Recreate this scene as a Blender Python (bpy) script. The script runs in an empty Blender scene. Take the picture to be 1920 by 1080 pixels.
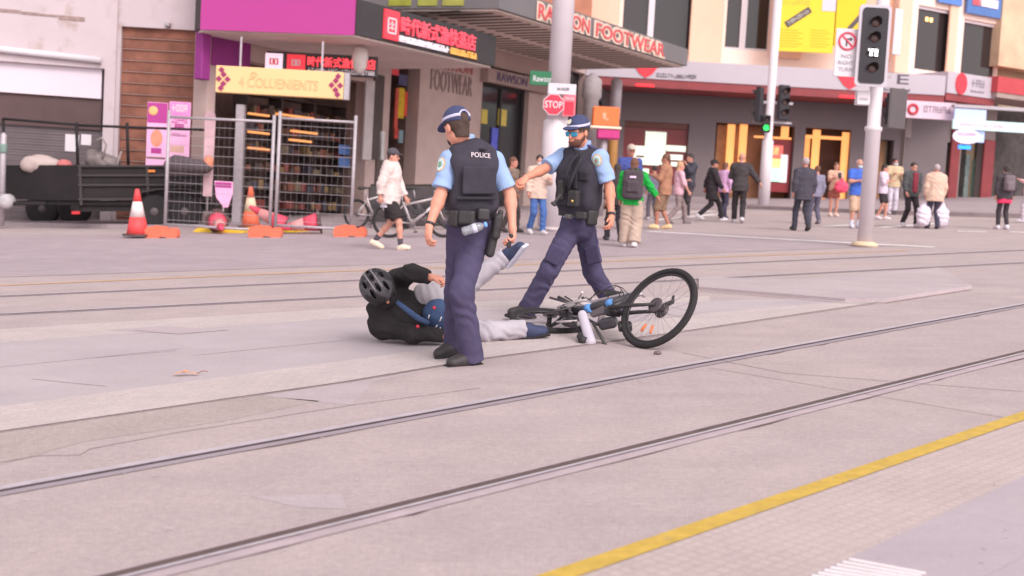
import bpy, bmesh, math, random
import numpy as np
from mathutils import Matrix, Vector

# ------------------------------------------------------------------ camera
SC = bpy.context.scene
COL = SC.collection
F, CX, CY, CH = 2300.0, 960.0, 540.0, 1.43           # focal length in photo pixels, centre, eye height
TH = math.atan(228 / F)                              # looking slightly down
cam = bpy.data.cameras.new('camera')
cam.sensor_width = 36.0
cam.lens = 36.0 * F / 1920
cam.clip_end = 2000
cam.dof.use_dof = True
cam.dof.focus_distance = 9.6
cam.dof.aperture_fstop = 2.1
camo = bpy.data.objects.new('camera', cam)
COL.objects.link(camo)
camo.location = (0, 0, CH)
camo.rotation_euler = (math.pi / 2 - TH, 0, 0)
SC.camera = camo

# ------------------------------------------------------------------ world, sun, exposure
SUN_EL, SUN_ROT = 42.0, 150.0
w = bpy.data.worlds.new('World')
SC.world = w
w.use_nodes = True
nt = w.node_tree
sky = nt.nodes.new('ShaderNodeTexSky')
sky.sky_type = 'NISHITA'
sky.sun_disc = False
sky.sun_elevation = math.radians(SUN_EL)
sky.sun_rotation = math.radians(SUN_ROT)
sky.air_density = 1.0
sky.dust_density = 1.2
hs = nt.nodes.new('ShaderNodeHueSaturation')          # overcast: the blue taken out, the photo's pinkish white balance
hs.inputs['Saturation'].default_value = 0.12
tint = nt.nodes.new('ShaderNodeMix')
tint.data_type = 'RGBA'
tint.blend_type = 'MULTIPLY'
tint.inputs[0].default_value = 1.0
tint.inputs[7].default_value = (1.0, 0.955, 0.950, 1)
bg = nt.nodes['Background']
bg.inputs['Strength'].default_value = 0.15
nt.links.new(sky.outputs[0], hs.inputs['Color'])
nt.links.new(hs.outputs[0], tint.inputs[6])
nt.links.new(tint.outputs[2], bg.inputs['Color'])
sl = bpy.data.lights.new('sun', 'SUN')
sl.energy = 1.1
sl.angle = math.radians(26)
sl.color = (1.0, 0.93, 0.90)
so = bpy.data.objects.new('sun', sl)
COL.objects.link(so)
sdir = Vector((0.5 * math.cos(math.radians(SUN_EL)), -0.866 * math.cos(math.radians(SUN_EL)), math.sin(math.radians(SUN_EL)))).normalized()       # towards the sun: behind the camera, to the right
so.rotation_euler = sdir.to_track_quat('Z', 'Y').to_euler()
so.location = (0, 0, 30)
vs = SC.view_settings
vs.view_transform = 'Standard'
vs.look = 'None'
vs.exposure = 0.91
vs.gamma = 1.0
SC.cycles.max_bounces = 6
SC.cycles.diffuse_bounces = 4
SC.cycles.use_denoising = True

# ------------------------------------------------------------------ photo pixel -> place
FWD = Vector((0, math.cos(TH), -math.sin(TH)))
UPC = Vector((0, math.sin(TH), math.cos(TH)))
CAM = Vector((0, 0, CH))
UP = Vector((0.056, 0.030, 1.0)).normalized()          # the street climbs to the right: posts and walls lean against it


def ray(px, py):
    return FWD + Vector((1, 0, 0)) * ((px - CX) / F) + UPC * ((CY - py) / F)


def W(px, py, d):
    r = ray(px, py)
    return CAM + r * (d / r.y)


def G(px, py, z=0.0):
    r = ray(px, py)
    return CAM + r * ((z - CH) / r.z)


def basis(heading=0.0, up=UP):
    z = Vector(up).normalized()
    x = Vector((math.cos(math.radians(heading)), math.sin(math.radians(heading)), 0))
    y = z.cross(x).normalized()
    x = y.cross(z).normalized()
    return Matrix(((x.x, y.x, z.x), (x.y, y.y, z.y), (x.z, y.z, z.z)))


def frame(loc, heading=0.0, up=UP):
    m = basis(heading, up).to_4x4()
    m.translation = Vector(loc)
    return m


FLAT = Vector((0, 0, 1))


class Wall:
    """A facade: local x along it, z up, y into the building."""

    def __init__(self, loc, heading):
        self.M = frame(loc, heading)
        self.I = self.M.inverted()

    def uv(self, px, py, off=0.0):
        o = self.I @ CAM
        r = self.I.to_3x3() @ ray(px, py)
        t = (off - o.y) / r.y
        p = o + r * t
        return p.x, p.z

    def rect(self, x0, y0, x1, y1, off=0.0):
        ym, xm = (y0 + y1) / 2, (x0 + x1) / 2
        return (self.uv(x0, ym, off)[0], self.uv(xm, y1, off)[1], self.uv(x1, ym, off)[0], self.uv(xm, y0, off)[1])


# ------------------------------------------------------------------ colours and materials
def lin(v):
    v /= 255.0
    return v / 12.92 if v <= 0.04045 else ((v + 0.055) / 1.055) ** 2.4


def C(r, g, b, k=1.0):
    return tuple(min(0.9, max(0.004, lin(c) / k)) for c in (r, g, b))


MATS = {}


def mat(name, col, rough=0.75, var=0.10, scale=6.0, bump=0.0, bscale=60.0, metal=0.0, spec=0.35, emit=0.0, coat=0.0, blot=None):
    key = (name, tuple(round(c, 4) for c in col))
    if key in MATS:
        return MATS[key]
    m = bpy.data.materials.new(name)
    m.use_nodes = True
    n, l = m.node_tree.nodes, m.node_tree.links
    b = n['Principled BSDF']
    b.inputs['Roughness'].default_value = rough
    b.inputs['Metallic'].default_value = metal
    b.inputs['Specular IOR Level'].default_value = spec
    if coat:
        b.inputs['Coat Weight'].default_value = coat
    tc = n.new('ShaderNodeTexCoord')
    nz = n.new('ShaderNodeTexNoise')
    nz.inputs['Scale'].default_value = scale
    nz.inputs['Detail'].default_value = 5
    nz.inputs['Roughness'].default_value = 0.6
    l.new(tc.outputs['Object'], nz.inputs['Vector'])
    rp = n.new('ShaderNodeValToRGB')
    rp.color_ramp.elements[0].position = 0.3
    rp.color_ramp.elements[1].position = 0.7
    rp.color_ramp.elements[0].color = tuple(c * (1 - var) for c in col) + (1,)
    rp.color_ramp.elements[1].color = tuple(min(1, c * (1 + var)) for c in col) + (1,)
    l.new(nz.outputs['Fac'], rp.inputs['Fac'])
    out = rp.outputs['Color']
    if blot:                                           # wear: patches of another colour with a shape of their own
        bc, bs, lo, hi = blot
        n2 = n.new('ShaderNodeTexNoise')
        n2.inputs['Scale'].default_value = bs
        n2.inputs['Detail'].default_value = 6
        l.new(tc.outputs['Object'], n2.inputs['Vector'])
        r2 = n.new('ShaderNodeMapRange')
        r2.inputs['From Min'].default_value = lo
        r2.inputs['From Max'].default_value = hi
        l.new(n2.outputs['Fac'], r2.inputs['Value'])
        mx = n.new('ShaderNodeMix')
        mx.data_type = 'RGBA'
        l.new(r2.outputs[0], mx.inputs[0])
        l.new(out, mx.inputs[6])
        mx.inputs[7].default_value = tuple(bc) + (1,)
        out = mx.outputs[2]
    l.new(out, b.inputs['Base Color'])
    if emit:
        l.new(out, b.inputs['Emission Color'])
        b.inputs['Emission Strength'].default_value = emit
    if bump:
        n3 = n.new('ShaderNodeTexNoise')
        n3.inputs['Scale'].default_value = bscale
        n3.inputs['Detail'].default_value = 3
        l.new(tc.outputs['Object'], n3.inputs['Vector'])
        bp = n.new('ShaderNodeBump')
        bp.inputs['Strength'].default_value = bump
        bp.inputs['Distance'].default_value = 0.01
        l.new(n3.outputs['Fac'], bp.inputs['Height'])
        l.new(bp.outputs[0], b.inputs['Normal'])
    MATS[key] = m
    return m


def cloth(r, g, b, k=1.0, var=0.13):
    return mat('cloth', C(r, g, b, k), rough=0.9, var=var, scale=9, bump=0.35, bscale=38, spec=0.15)


def skinm(r=222, g=158, b=138, k=1.25):
    return mat('skin', C(r, g, b, k), rough=0.55, var=0.07, scale=14, bump=0.08, bscale=90, spec=0.35)


def glow(name, r, g, b, s):
    return mat(name, C(r, g, b), rough=0.5, var=0.03, emit=s)


def glass(name='glass', tint=(0.02, 0.02, 0.024), rough=0.06):
    key = (name, tint)
    if key in MATS:
        return MATS[key]
    m = bpy.data.materials.new(name)
    m.use_nodes = True
    n, l = m.node_tree.nodes, m.node_tree.links
    b = n['Principled BSDF']
    b.inputs['Roughness'].default_value = rough
    b.inputs['Base Color'].default_value = tint + (1,)
    b.inputs['Specular IOR Level'].default_value = 0.5
    nz = n.new('ShaderNodeTexNoise')
    nz.inputs['Scale'].default_value = 0.8
    bp = n.new('ShaderNodeBump')
    bp.inputs['Strength'].default_value = 0.08
    bp.inputs['Distance'].default_value = 0.05
    l.new(nz.outputs['Fac'], bp.inputs['Height'])
    l.new(bp.outputs[0], b.inputs['Normal'])
    MATS[key] = m
    return m


# ------------------------------------------------------------------ scene objects
def thing(name, label, cat, M=None, group=None):
    o = bpy.data.objects.new(name, None)
    o.empty_display_size = 0.2
    COL.objects.link(o)
    if M is not None:
        o.matrix_world = M if isinstance(M, Matrix) else Matrix.Translation(Vector(M))
    tag(o, label, cat, group)
    return o


def tag(o, label, cat, group=None):
    o['label'] = label
    o['category'] = cat
    if group:
        o['group'] = group


def link(name, me, m=None, parent=None, kind=None, label=None, M=None):
    o = bpy.data.objects.new(name, me)
    COL.objects.link(o)
    if parent:
        o.parent = parent
    if M is not None:
        o.matrix_local = M
    if m is not None:
        if len(me.materials):
            me.materials.clear()
        for q in (m if isinstance(m, (list, tuple)) else [m]):
            me.materials.append(q)
    if kind:
        o['kind'] = kind
    if label:
        o['label'] = label
    return o


def copy_tree(o, parent=None):
    c = o.copy()
    COL.objects.link(c)
    if parent:
        c.parent = parent
    for ch in list(o.children):
        copy_tree(ch, c)
    return c


class MB:
    """Collects shapes into one mesh."""

    def __init__(self):
        self.bm = bmesh.new()

    def verts_faces(self, vs_, fs_, mi=0):
        bv = [self.bm.verts.new(v) for v in vs_]
        for f in fs_:
            try:
                fc = self.bm.faces.new([bv[i] for i in f])
                fc.material_index = mi
            except ValueError:
                pass
        return self

    def box(self, x0, y0, z0, x1, y1, z1, M=None, bev=0.0, mi=0):
        x0, x1 = min(x0, x1), max(x0, x1)
        y0, y1 = min(y0, y1), max(y0, y1)
        z0, z1 = min(z0, z1), max(z0, z1)
        if bev:
            b = min(bev, (x1 - x0) * .45, (y1 - y0) * .45, (z1 - z0) * .45)
            vs_, ids = [], {}
            for ix, (X, sx) in enumerate(((x0, 1), (x1, -1))):
                for iy, (Y, sy) in enumerate(((y0, 1), (y1, -1))):
                    for iz, (Z, sz) in enumerate(((z0, 1), (z1, -1))):
                        for a in range(3):
                            p = [X, Y, Z]
                            for q, s in enumerate((sx, sy, sz)):
                                if q != a:
                                    p[q] += s * b
                            # vertex lies on the face normal to axis a
                            ids[(ix, iy, iz, a)] = len(vs_)
                            vs_.append(p)
            pts = [Vector(p) for p in vs_]
            if M is not None:
                pts = [M @ p for p in pts]
            tmp = [self.bm.verts.new(p) for p in pts]
            r = bmesh.ops.convex_hull(self.bm, input=tmp)
            for g in r['geom']:
                if isinstance(g, bmesh.types.BMFace):
                    g.material_index = mi
            return self
        p = [Vector((x, y, z)) for x in (x0, x1) for y in (y0, y1) for z in (z0, z1)]
        if M is not None:
            p = [M @ q for q in p]
        return self.verts_faces(p, [(0, 1, 3, 2), (4, 6, 7, 5), (0, 4, 5, 1), (2, 3, 7, 6), (0, 2, 6, 4), (1, 5, 7, 3)], mi)

    def prism(self, poly, y0, y1, M=None, mi=0):
        """polygon in (x,z), extruded along y"""
        n = len(poly)
        p = [Vector((x, y0, z)) for x, z in poly] + [Vector((x, y1, z)) for x, z in poly]
        if M is not None:
            p = [M @ q for q in p]
        fs_ = [tuple(range(n)), tuple(range(2 * n - 1, n - 1, -1))]
        fs_ += [(i, i + n, (i + 1) % n + n, (i + 1) % n) for i in range(n)]
        return self.verts_faces(p, fs_, mi)

    def tube(self, pts, r, n=10, closed=False, mi=0, cap=True):
        pts = [Vector(p) for p in pts]
        k = len(pts)
        rs = r if isinstance(r, (list, tuple)) else [r] * k
        rings = []
        prev = None
        for i, p in enumerate(pts):
            if closed:
                t = (pts[(i + 1) % k] - pts[i - 1]).normalized()
            else:
                t = (pts[min(i + 1, k - 1)] - pts[max(i - 1, 0)]).normalized()
            if prev is None:
                a = Vector((0, 0, 1)) if abs(t.z) < 0.9 else Vector((1, 0, 0))
                u = t.cross(a).normalized()
            else:
                u = (prev - t * prev.dot(t)).normalized()
            prev = u
            v = t.cross(u)
            rings.append([self.bm.verts.new(p + (u * math.cos(2 * math.pi * j / n) + v * math.sin(2 * math.pi * j / n)) * rs[i]) for j in range(n)])
        m = k if closed else k - 1
        for i in range(m):
            a, b = rings[i], rings[(i + 1) % k]
            sh = 0
            if closed and i == k - 1:
                sh = min(range(n), key=lambda s: (a[0].co - b[s].co).length)
            for j in range(n):
                f = self.bm.faces.new((a[j], a[(j + 1) % n], b[(j + 1 + sh) % n], b[(j + sh) % n]))
                f.material_index = mi
                f.smooth = True
        if cap and not closed:
            for rg in (rings[0][::-1], rings[-1]):
                f = self.bm.faces.new(rg)
                f.material_index = mi
        return self

    def lathe(self, prof, M=None, n=24, mi=0, smooth=True):
        """prof: (radius, z) list about local z"""
        rings = []
        for r, z in prof:
            rg = []
            for j in range(n):
                a = 2 * math.pi * j / n
                p = Vector((r * math.cos(a), r * math.sin(a), z))
                rg.append(self.bm.verts.new(M @ p if M is not None else p))
            rings.append(rg)
        for a, b in zip(rings, rings[1:]):
            for j in range(n):
                f = self.bm.faces.new((a[j], a[(j + 1) % n], b[(j + 1) % n], b[j]))
                f.smooth = smooth
                f.material_index = mi
        for rg in (rings[0][::-1], rings[-1]):
            f = self.bm.faces.new(rg)
            f.material_index = mi
        return self

    def quad(self, a, b, c, d, mi=0):
        return self.verts_faces([a, b, c, d], [(0, 1, 2, 3)], mi)

    def mesh(self, name='mesh', fix=True):
        me = bpy.data.meshes.new(name)
        if fix:
            bmesh.ops.recalc_face_normals(self.bm, faces=self.bm.faces[:])
        self.bm.to_mesh(me)
        self.bm.free()
        return me

    def build(self, name, m, parent=None, kind=None, label=None, M=None):
        return link(name, self.mesh(name), m, parent, kind, label, M)


def text(name, body, m, parent, M, width=None, height=None, depth=0.01, align='C', bold=0.0):
    cu = bpy.data.curves.new(name, 'FONT')
    cu.body = body
    cu.size = 1.0
    cu.extrude = depth / 2 if not width and not height else 0.02
    cu.offset = bold
    cu.resolution_u = 3
    t = bpy.data.objects.new(name, cu)
    COL.objects.link(t)
    dg = bpy.context.evaluated_depsgraph_get()
    me = bpy.data.meshes.new_from_object(t.evaluated_get(dg))
    bpy.data.objects.remove(t)
    bpy.data.curves.remove(cu)
    co = np.empty(len(me.vertices) * 3)
    me.vertices.foreach_get('co', co)
    co = co.reshape(-1, 3)
    if len(co):
        mn, mxx = co.min(0), co.max(0)
        sz = np.maximum(mxx - mn, 1e-6)
        s = np.array([1.0, 1.0, 1.0])
        if width:
            s[0] = width / sz[0]
        if height:
            s[1] = height / sz[1]
        if width and not height:
            s[1] = s[0]
        if height and not width:
            s[0] = s[1]
        s[2] = depth / sz[2]
        co = (co - (mn + mxx) / 2) * s
        # text lies in x/z with its face towards -y
        co = np.stack([co[:, 0], -co[:, 2], co[:, 1]], 1)
        me.vertices.foreach_set('co', co.astype(np.float32).ravel())
    return link(name, me, m, parent, M=M)


# ------------------------------------------------------------------ smooth bodies from distance fields
class Sdf:
    def __init__(s, vox=0.012, k=0.03, pad=0.09):
        s.v, s.k, s.pad, s.ops, s.cuts, s.noise = vox, k, pad, [], [], None

    def cone(s, a, b, ra, rb=None, flat=None, capb=False, capa=False, k=None, sub=False):
        a, b = np.array(a, float), np.array(b, float)
        rb = ra if rb is None else rb
        m = max(ra, rb)
        ba = b - a
        L2 = max(ba @ ba, 1e-12)
        un = ba / math.sqrt(L2)

        def f(P):
            q = P - a
            h = np.einsum('...i,i->...', q, ba)
            t = np.clip(h / L2, 0, 1)
            q = q - t[..., None] * ba
            if flat is not None:
                ax, fl = flat
                ax = np.array(ax, float)
                q = q + ((1 / fl - 1) * np.einsum('...i,i->...', q, ax))[..., None] * ax
            d = np.sqrt(np.einsum('...i,...i->...', q, q)) - (ra + (rb - ra) * t)
            if flat is not None:
                d = d * math.sqrt(flat[1])
            if capb:
                d = np.maximum(d, np.einsum('...i,i->...', P - b, un))
            if capa:
                d = np.maximum(d, -np.einsum('...i,i->...', P - a, un))
            return d
        s.ops.append((f, np.minimum(a, b) - m, np.maximum(a, b) + m, s.k if k is None else k, sub))
        return s

    def ell(s, c, r, M=None, k=None, sub=False):
        c, r = np.array(c, float), np.array(r, float)
        R = np.eye(3) if M is None else np.array(M, float)      # columns are the axes

        def f(P):
            q = (P - c) @ R
            k0 = np.sqrt(np.sum((q / r) ** 2, -1))
            k1 = np.sqrt(np.sum((q / (r * r)) ** 2, -1)) + 1e-9
            return k0 * (k0 - 1) / k1
        e = np.abs(R) @ r
        s.ops.append((f, c - e, c + e, s.k if k is None else k, sub))
        return s

    def box(s, c, h, M=None, rd=0.01, k=None, sub=False):
        c, h = np.array(c, float), np.array(h, float)
        R = np.eye(3) if M is None else np.array(M, float)

        def f(P):
            q = np.abs((P - c) @ R) - (h - rd)
            return np.sqrt(np.sum(np.maximum(q, 0) ** 2, -1)) + np.minimum(q.max(-1), 0) - rd
        e = np.abs(R) @ h
        s.ops.append((f, c - e, c + e, s.k if k is None else k, sub))
        return s

    def cut(s, p, n):
        s.cuts.append((np.array(p, float), np.array(n, float) / np.linalg.norm(n)))
        return s

    def folds(s, amp, freq=1.0, seed=0.0, ax=(0, 0, 1)):
        s.noise = (amp, freq, seed, np.array(ax, float))
        return s

    def mesh(s, name):
        lo = np.min([o[1] for o in s.ops if not o[4]], 0) - 3 * s.v
        hi = np.max([o[2] for o in s.ops if not o[4]], 0) + 3 * s.v
        n = np.ceil((hi - lo) / s.v).astype(int) + 1
        D = np.full(n, 0.2, np.float64)
        ax = [lo[i] + s.v * np.arange(n[i]) for i in range(3)]
        for f, a, b, k, sub in s.ops:
            i0 = np.clip(np.floor((a - s.pad - lo) / s.v).astype(int), 0, n)
            i1 = np.clip(np.ceil((b + s.pad - lo) / s.v).astype(int) + 1, 0, n)
            if (i1 <= i0).any():
                continue
            sl_ = tuple(slice(i0[i], i1[i]) for i in range(3))
            P = np.stack(np.meshgrid(*[ax[i][sl_[i]] for i in range(3)], indexing='ij'), -1)
            d = f(P)
            o = D[sl_]
            if sub:
                h = np.clip(0.5 - 0.5 * (o + d) / k, 0, 1)
                D[sl_] = o * (1 - h) - d * h + k * h * (1 - h)
            else:
                h = np.clip(0.5 + 0.5 * (o - d) / k, 0, 1)
                D[sl_] = o * (1 - h) + d * h - k * h * (1 - h)
        P = None
        if s.noise or s.cuts:
            P = np.stack(np.meshgrid(*ax, indexing='ij'), -1)
        if s.noise:
            amp, fq, sd, fa = s.noise
            X, Y, Z = P[..., 0] * fq, P[..., 1] * fq, P[..., 2] * fq
            L = (P @ fa) * fq
            w1 = np.sin(11 * X + 7 * Z + sd) + np.sin(13 * Y - 9 * Z + 2 * sd) + .6 * np.sin(23 * X + 17 * Y + sd * 3)
            w2 = np.sin(9 * X - 8 * Y + 5 * Z + 1.7 + sd)
            D += amp * (np.sin(34 * L + 1.9 * w1 + sd) * (0.55 + 0.45 * w2) + 0.5 * np.sin(58 * L - 2.3 * w2 + 1.2 * w1) * (0.5 - 0.4 * w2))
        for p, nn in s.cuts:
            D = np.maximum(D, (P - p) @ nn)
        return surface_net(D, lo, s.v, name)

    def build(s, name, m, parent=None, label=None, I=None):
        me = s.mesh(name)
        if I is not None:
            me.transform(I)
        return link(name, me, m, parent, label=label)


def surface_net(D, lo, v, name):
    D = np.ascontiguousarray(D)
    D[0], D[-1], D[:, 0], D[:, -1], D[:, :, 0], D[:, :, -1] = (.1,) * 6
    ins = D < 0
    a = [(i, j, k) for i in (0, 1) for j in (0, 1) for k in (0, 1)]
    nx, ny, nz = D.shape
    cs = np.zeros((nx - 1, ny - 1, nz - 1), np.int8)
    for i, j, k in a:
        cs += ins[i:nx - 1 + i, j:ny - 1 + j, k:nz - 1 + k]
    act = np.argwhere((cs > 0) & (cs < 8))
    idx = np.full(cs.shape, -1, np.int64)
    idx[tuple(act.T)] = np.arange(len(act))
    vals = {c: D[act[:, 0] + c[0], act[:, 1] + c[1], act[:, 2] + c[2]] for c in a}
    acc = np.zeros((len(act), 3))
    cnt = np.zeros(len(act))
    for c in a:
        for q in range(3):
            if c[q] == 0:
                c2 = list(c)
                c2[q] = 1
                v0, v1 = vals[c], vals[tuple(c2)]
                x = (v0 < 0) != (v1 < 0)
                t = np.where(x, v0 / np.where(x, v0 - v1, 1), 0)
                p = np.tile(np.array(c, float), (len(act), 1))
                p[:, q] = t
                acc[x] += p[x]
                cnt[x] += 1
    V = (acc / np.maximum(cnt, 1)[:, None] + act) * v + lo
    Q = []
    for q in range(3):
        s0 = [slice(None)] * 3
        s1 = [slice(None)] * 3
        s0[q] = slice(0, -1)
        s1[q] = slice(1, None)
        A, B = ins[tuple(s0)], ins[tuple(s1)]
        e = np.argwhere(A != B)
        u, w_ = (q + 1) % 3, (q + 2) % 3
        e = e[(e[:, u] > 0) & (e[:, w_] > 0)]
        flip = A[tuple(e.T)]
        f = []
        for du, dw in ((-1, -1), (0, -1), (0, 0), (-1, 0)):
            c = e.copy()
            c[:, u] += du
            c[:, w_] += dw
            f.append(idx[tuple(c.T)])
        f = np.stack(f, 1)
        f[~flip] = f[~flip][:, ::-1]
        Q.append(f)
    Q = np.concatenate(Q)
    me = bpy.data.meshes.new(name)
    me.vertices.add(len(V))
    me.vertices.foreach_set('co', V.astype(np.float32).ravel())
    me.loops.add(len(Q) * 4)
    me.loops.foreach_set('vertex_index', Q.astype(np.int32).ravel())
    me.polygons.add(len(Q))
    me.polygons.foreach_set('loop_start', np.arange(0, len(Q) * 4, 4, dtype=np.int32))
    me.polygons.foreach_set('loop_total', np.full(len(Q), 4, np.int32))
    me.polygons.foreach_set('use_smooth', np.ones(len(Q), bool))
    me.update(calc_edges=True)
    return me


# ------------------------------------------------------------------ people
def nrm(v):
    v = np.array(v, float)
    return v / np.linalg.norm(v)


def hand(S, wr, d, pn, side, s=1.0, curl=0.5, k=0.006, hold=False):
    """five separate fingers; d = direction of the hand, pn = palm normal, side = towards the thumb"""
    d = nrm(d)
    pn = nrm(np.array(pn) - d * np.dot(pn, d))
    sd = nrm(np.array(side) - d * np.dot(side, d) - pn * np.dot(side, pn))
    M = np.stack([sd, pn, d], 1)
    c = wr + d * .052 * s
    S.ell(c, (.041 * s, .0165 * s, .056 * s), M, k=.015)
    S.cone(wr, c, .024 * s, .022 * s, k=.02)
    base = wr + d * .09 * s
    for i, (o, L, sp) in enumerate(((.027, .072, .10), (.009, .080, .03), (-.009, .074, -.03), (-.026, .058, -.10))):
        b0 = base + sd * o * s - d * abs(o) * .25 * s
        cu = curl * (1 + .12 * i)
        d1 = nrm(d * math.cos(cu) + pn * math.sin(cu) + sd * sp)
        d2 = nrm(d * math.cos(2.1 * cu) + pn * math.sin(2.1 * cu) + sd * sp * .5)
        d3 = nrm(d * math.cos(3.0 * cu) + pn * math.sin(3.0 * cu))
        p1 = b0 + d1 * L * .48 * s
        p2 = p1 + d2 * L * .33 * s
        p3 = p2 + d3 * L * .24 * s
        S.cone(b0 - d * .01, p1, .0095 * s, .0088 * s, k=k)
        S.cone(p1, p2, .0088 * s, .0080 * s, k=k)
        S.cone(p2, p3, .0080 * s, .0068 * s, k=k)
    t0 = wr + d * .028 * s + sd * .026 * s
    t1 = t0 + nrm(sd * .62 + d * .72 + pn * .25) * .044 * s
    t2 = t1 + nrm(sd * .15 + d * .9 + pn * .45) * .032 * s
    S.cone(t0 - sd * .006, t1, .0135 * s, .0105 * s, k=.012)
    S.cone(t1, t2, .0105 * s, .0080 * s, k=k)


def head_prims(S, J, s=1.0):
    c, f, u, l = J['head'], J['hf'], J['hu'], J['hl']
    M = np.stack([l, f, u], 1)
    P = lambda x, y, z: c + (l * x + f * y + u * z) * s
    r = lambda *a: tuple(q * s for q in a)
    S.cone(J['neck'], P(0, -.012, -.07), .060 * s, .054 * s, k=.03)
    S.ell(P(0, -.012, .028), r(.076, .096, .096), M, k=.02)
    S.ell(P(0, .026, -.038), r(.063, .070, .084), M, k=.03)
    S.ell(P(0, .050, -.092), r(.040, .040, .034), M, k=.03)
    S.cone(P(-.03, .084, .018), P(.03, .084, .018), .013 * s, k=.015)
    S.cone(P(0, .092, .008), P(0, .113, -.036), .008 * s, .0145 * s, k=.012)
    for q in (-1, 1):
        S.ell(P(q * .031, .104, -.002), r(.017, .016, .011), M, k=.012, sub=True)
        S.ell(P(q * .078, -.006, -.016), r(.010, .021, .032), M, k=.010)
    S.cone(P(-.02, .094, -.066), P(.02, .094, -.066), .0085 * s, k=.008)
    S.cone(P(-.018, .092, -.079), P(.018, .092, -.079), .0085 * s, k=.008)
    return P, M, r


def torso_prims(S, J, g=0.0, s=1.0, k=None, arms=True):
    tl, tf, tu = J['tl'], J['tf'], J['tu']
    pl, pf, pu = J['pl'], J['pf'], J['pu']
    T = np.stack([tl, tf, tu], 1)
    Pm = np.stack([pl, pf, pu], 1)
    ch, pe = J['chest'], J['pel']
    mid = ch * .42 + pe * .58
    S.ell(pe, (.162 * s + g, .112 * s + g, .125 * s + g), Pm, k=k)
    S.ell(mid, (.142 * s + g, .100 * s + g, .165 * s + g), T, k=k)
    S.ell(ch, (.162 * s + g, .112 * s + g, .205 * s + g), T, k=k)
    top = ch + tu * .14 * s
    for q in 'LR':
        S.cone(top - tu * max(0, g - .03) * .6, J['s' + q] - tu * max(0, g - .03) * .8, .062 * s + min(g, .03 + g * .3), .054 * s + min(g, .03 + g * .3), k=k)
    S.cone(top, J['neck'], .075 * s + g, .055 * s + g, k=k)


def body(J, s, vox, m, root, I, curlL=.45, curlR=.45, extra=None):
    S = Sdf(vox, .03)
    torso_prims(S, J, -.006, s)
    head_prims(S, J, s)
    for q in 'LR':
        S.cone(J['s' + q], J['e' + q], .049 * s, .038 * s)
        mid = J['e' + q] * .75 + J['w' + q] * .25
        S.cone(J['e' + q], mid, .039 * s, .041 * s)
        S.cone(mid, J['w' + q], .041 * s, .026 * s)
        hand(S, J['w' + q], J['hd' + q], J['hp' + q], J['ht' + q], s, curlL if q == 'L' else curlR)
        S.cone(J['h' + q], J['k' + q], .080 * s, .054 * s)
        kn, an = J['k' + q], J['a' + q]
        cm = kn * .68 + an * .32
        S.cone(kn, cm, .054 * s, .054 * s)
        S.cone(cm, an, .054 * s, .036 * s)
        S.cone(an, an * .45 + J['t' + q] * .55, .034 * s, .024 * s)
    if extra:
        extra(S)
    return S.build('body', m, root, I=I)


def trousers(J, s, vox, m, root, I, g=.018, calf=.070, knee=.074, thigh=.098, seed=0., amp=.005, short=None, name='trousers', end=0.0, fq=1.3):
    S = Sdf(vox, .03)
    Pm = np.stack([J['pl'], J['pf'], J['pu']], 1)
    S.ell(J['pel'] + J['pu'] * .02, (.160 * s + g, .112 * s + g, .135 * s + g), Pm)
    for q in 'LR':
        h, kn, an = J['h' + q], J['k' + q], J['a' + q]
        if short is not None:
            if short < 1:
                e = h + (kn - h) * short
                S.cone(h, e, thigh * s, (thigh + (knee - thigh) * short) * s + .012, capb=True)
            else:
                S.cone(h, kn, thigh * s, knee * s)
                S.cone(kn, kn + (an - kn) * (short - 1), knee * s, calf * s, capb=True)
            continue
        S.cone(h, kn, thigh * s, knee * s)
        S.cone(kn, an + (an - kn) * end, knee * s, calf * s, capb=True)
    S.cut(J['pel'] + J['pu'] * .115 * s, J['pu'])
    S.folds(amp, fq, seed, (.35, .25, .9))
    return S.build(name, m, root, I=I)


def shirt(J, s, vox, m, root, I, g=.016, sleeve=1.0, up=.058, lo=.050, cuff=.040, hem=.10, seed=0., amp=.004, name='shirt', armk=.03, neckcut=True):
    """sleeve: 0..1 along the upper arm, 1..2 along the forearm; hem: how far below the pelvis centre it ends"""
    S = Sdf(vox, .03)
    torso_prims(S, J, g, s)
    if hem > 0.04:
        Pm = np.stack([J['pl'], J['pf'], J['pu']], 1)
        S.cone(J['pel'], J['pel'] - J['pu'] * hem, .155 * s + g, .165 * s + g, flat=(J['pf'], .72))
    for q in 'LR':
        a, e, w_ = J['s' + q], J['e' + q], J['w' + q]
        if sleeve <= 1:
            S.cone(a, a + (e - a) * sleeve, up * s, lo * s, capb=True, k=armk)
        else:
            S.cone(a, e, up * s, lo * s, k=armk)
            S.cone(e, e + (w_ - e) * (sleeve - 1), lo * s, cuff * s, capb=True)
    if hem is not None:
        S.cut(J['pel'] - J['pu'] * hem, -J['pu'])
    if neckcut:
        if g > .03:
            S.ell(J['neck'] + J['tu'] * .075, (.088, .088, .075), sub=True, k=.03)
            S.cut(J['neck'] + J['tu'] * .055, J['tu'])
        else:
            S.cut(J['neck'] + J['tu'] * .012, J['tu'])
    S.folds(amp, 1.5, seed, (.4, .3, .85))
    return S.build(name, m, root, I=I)


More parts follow.
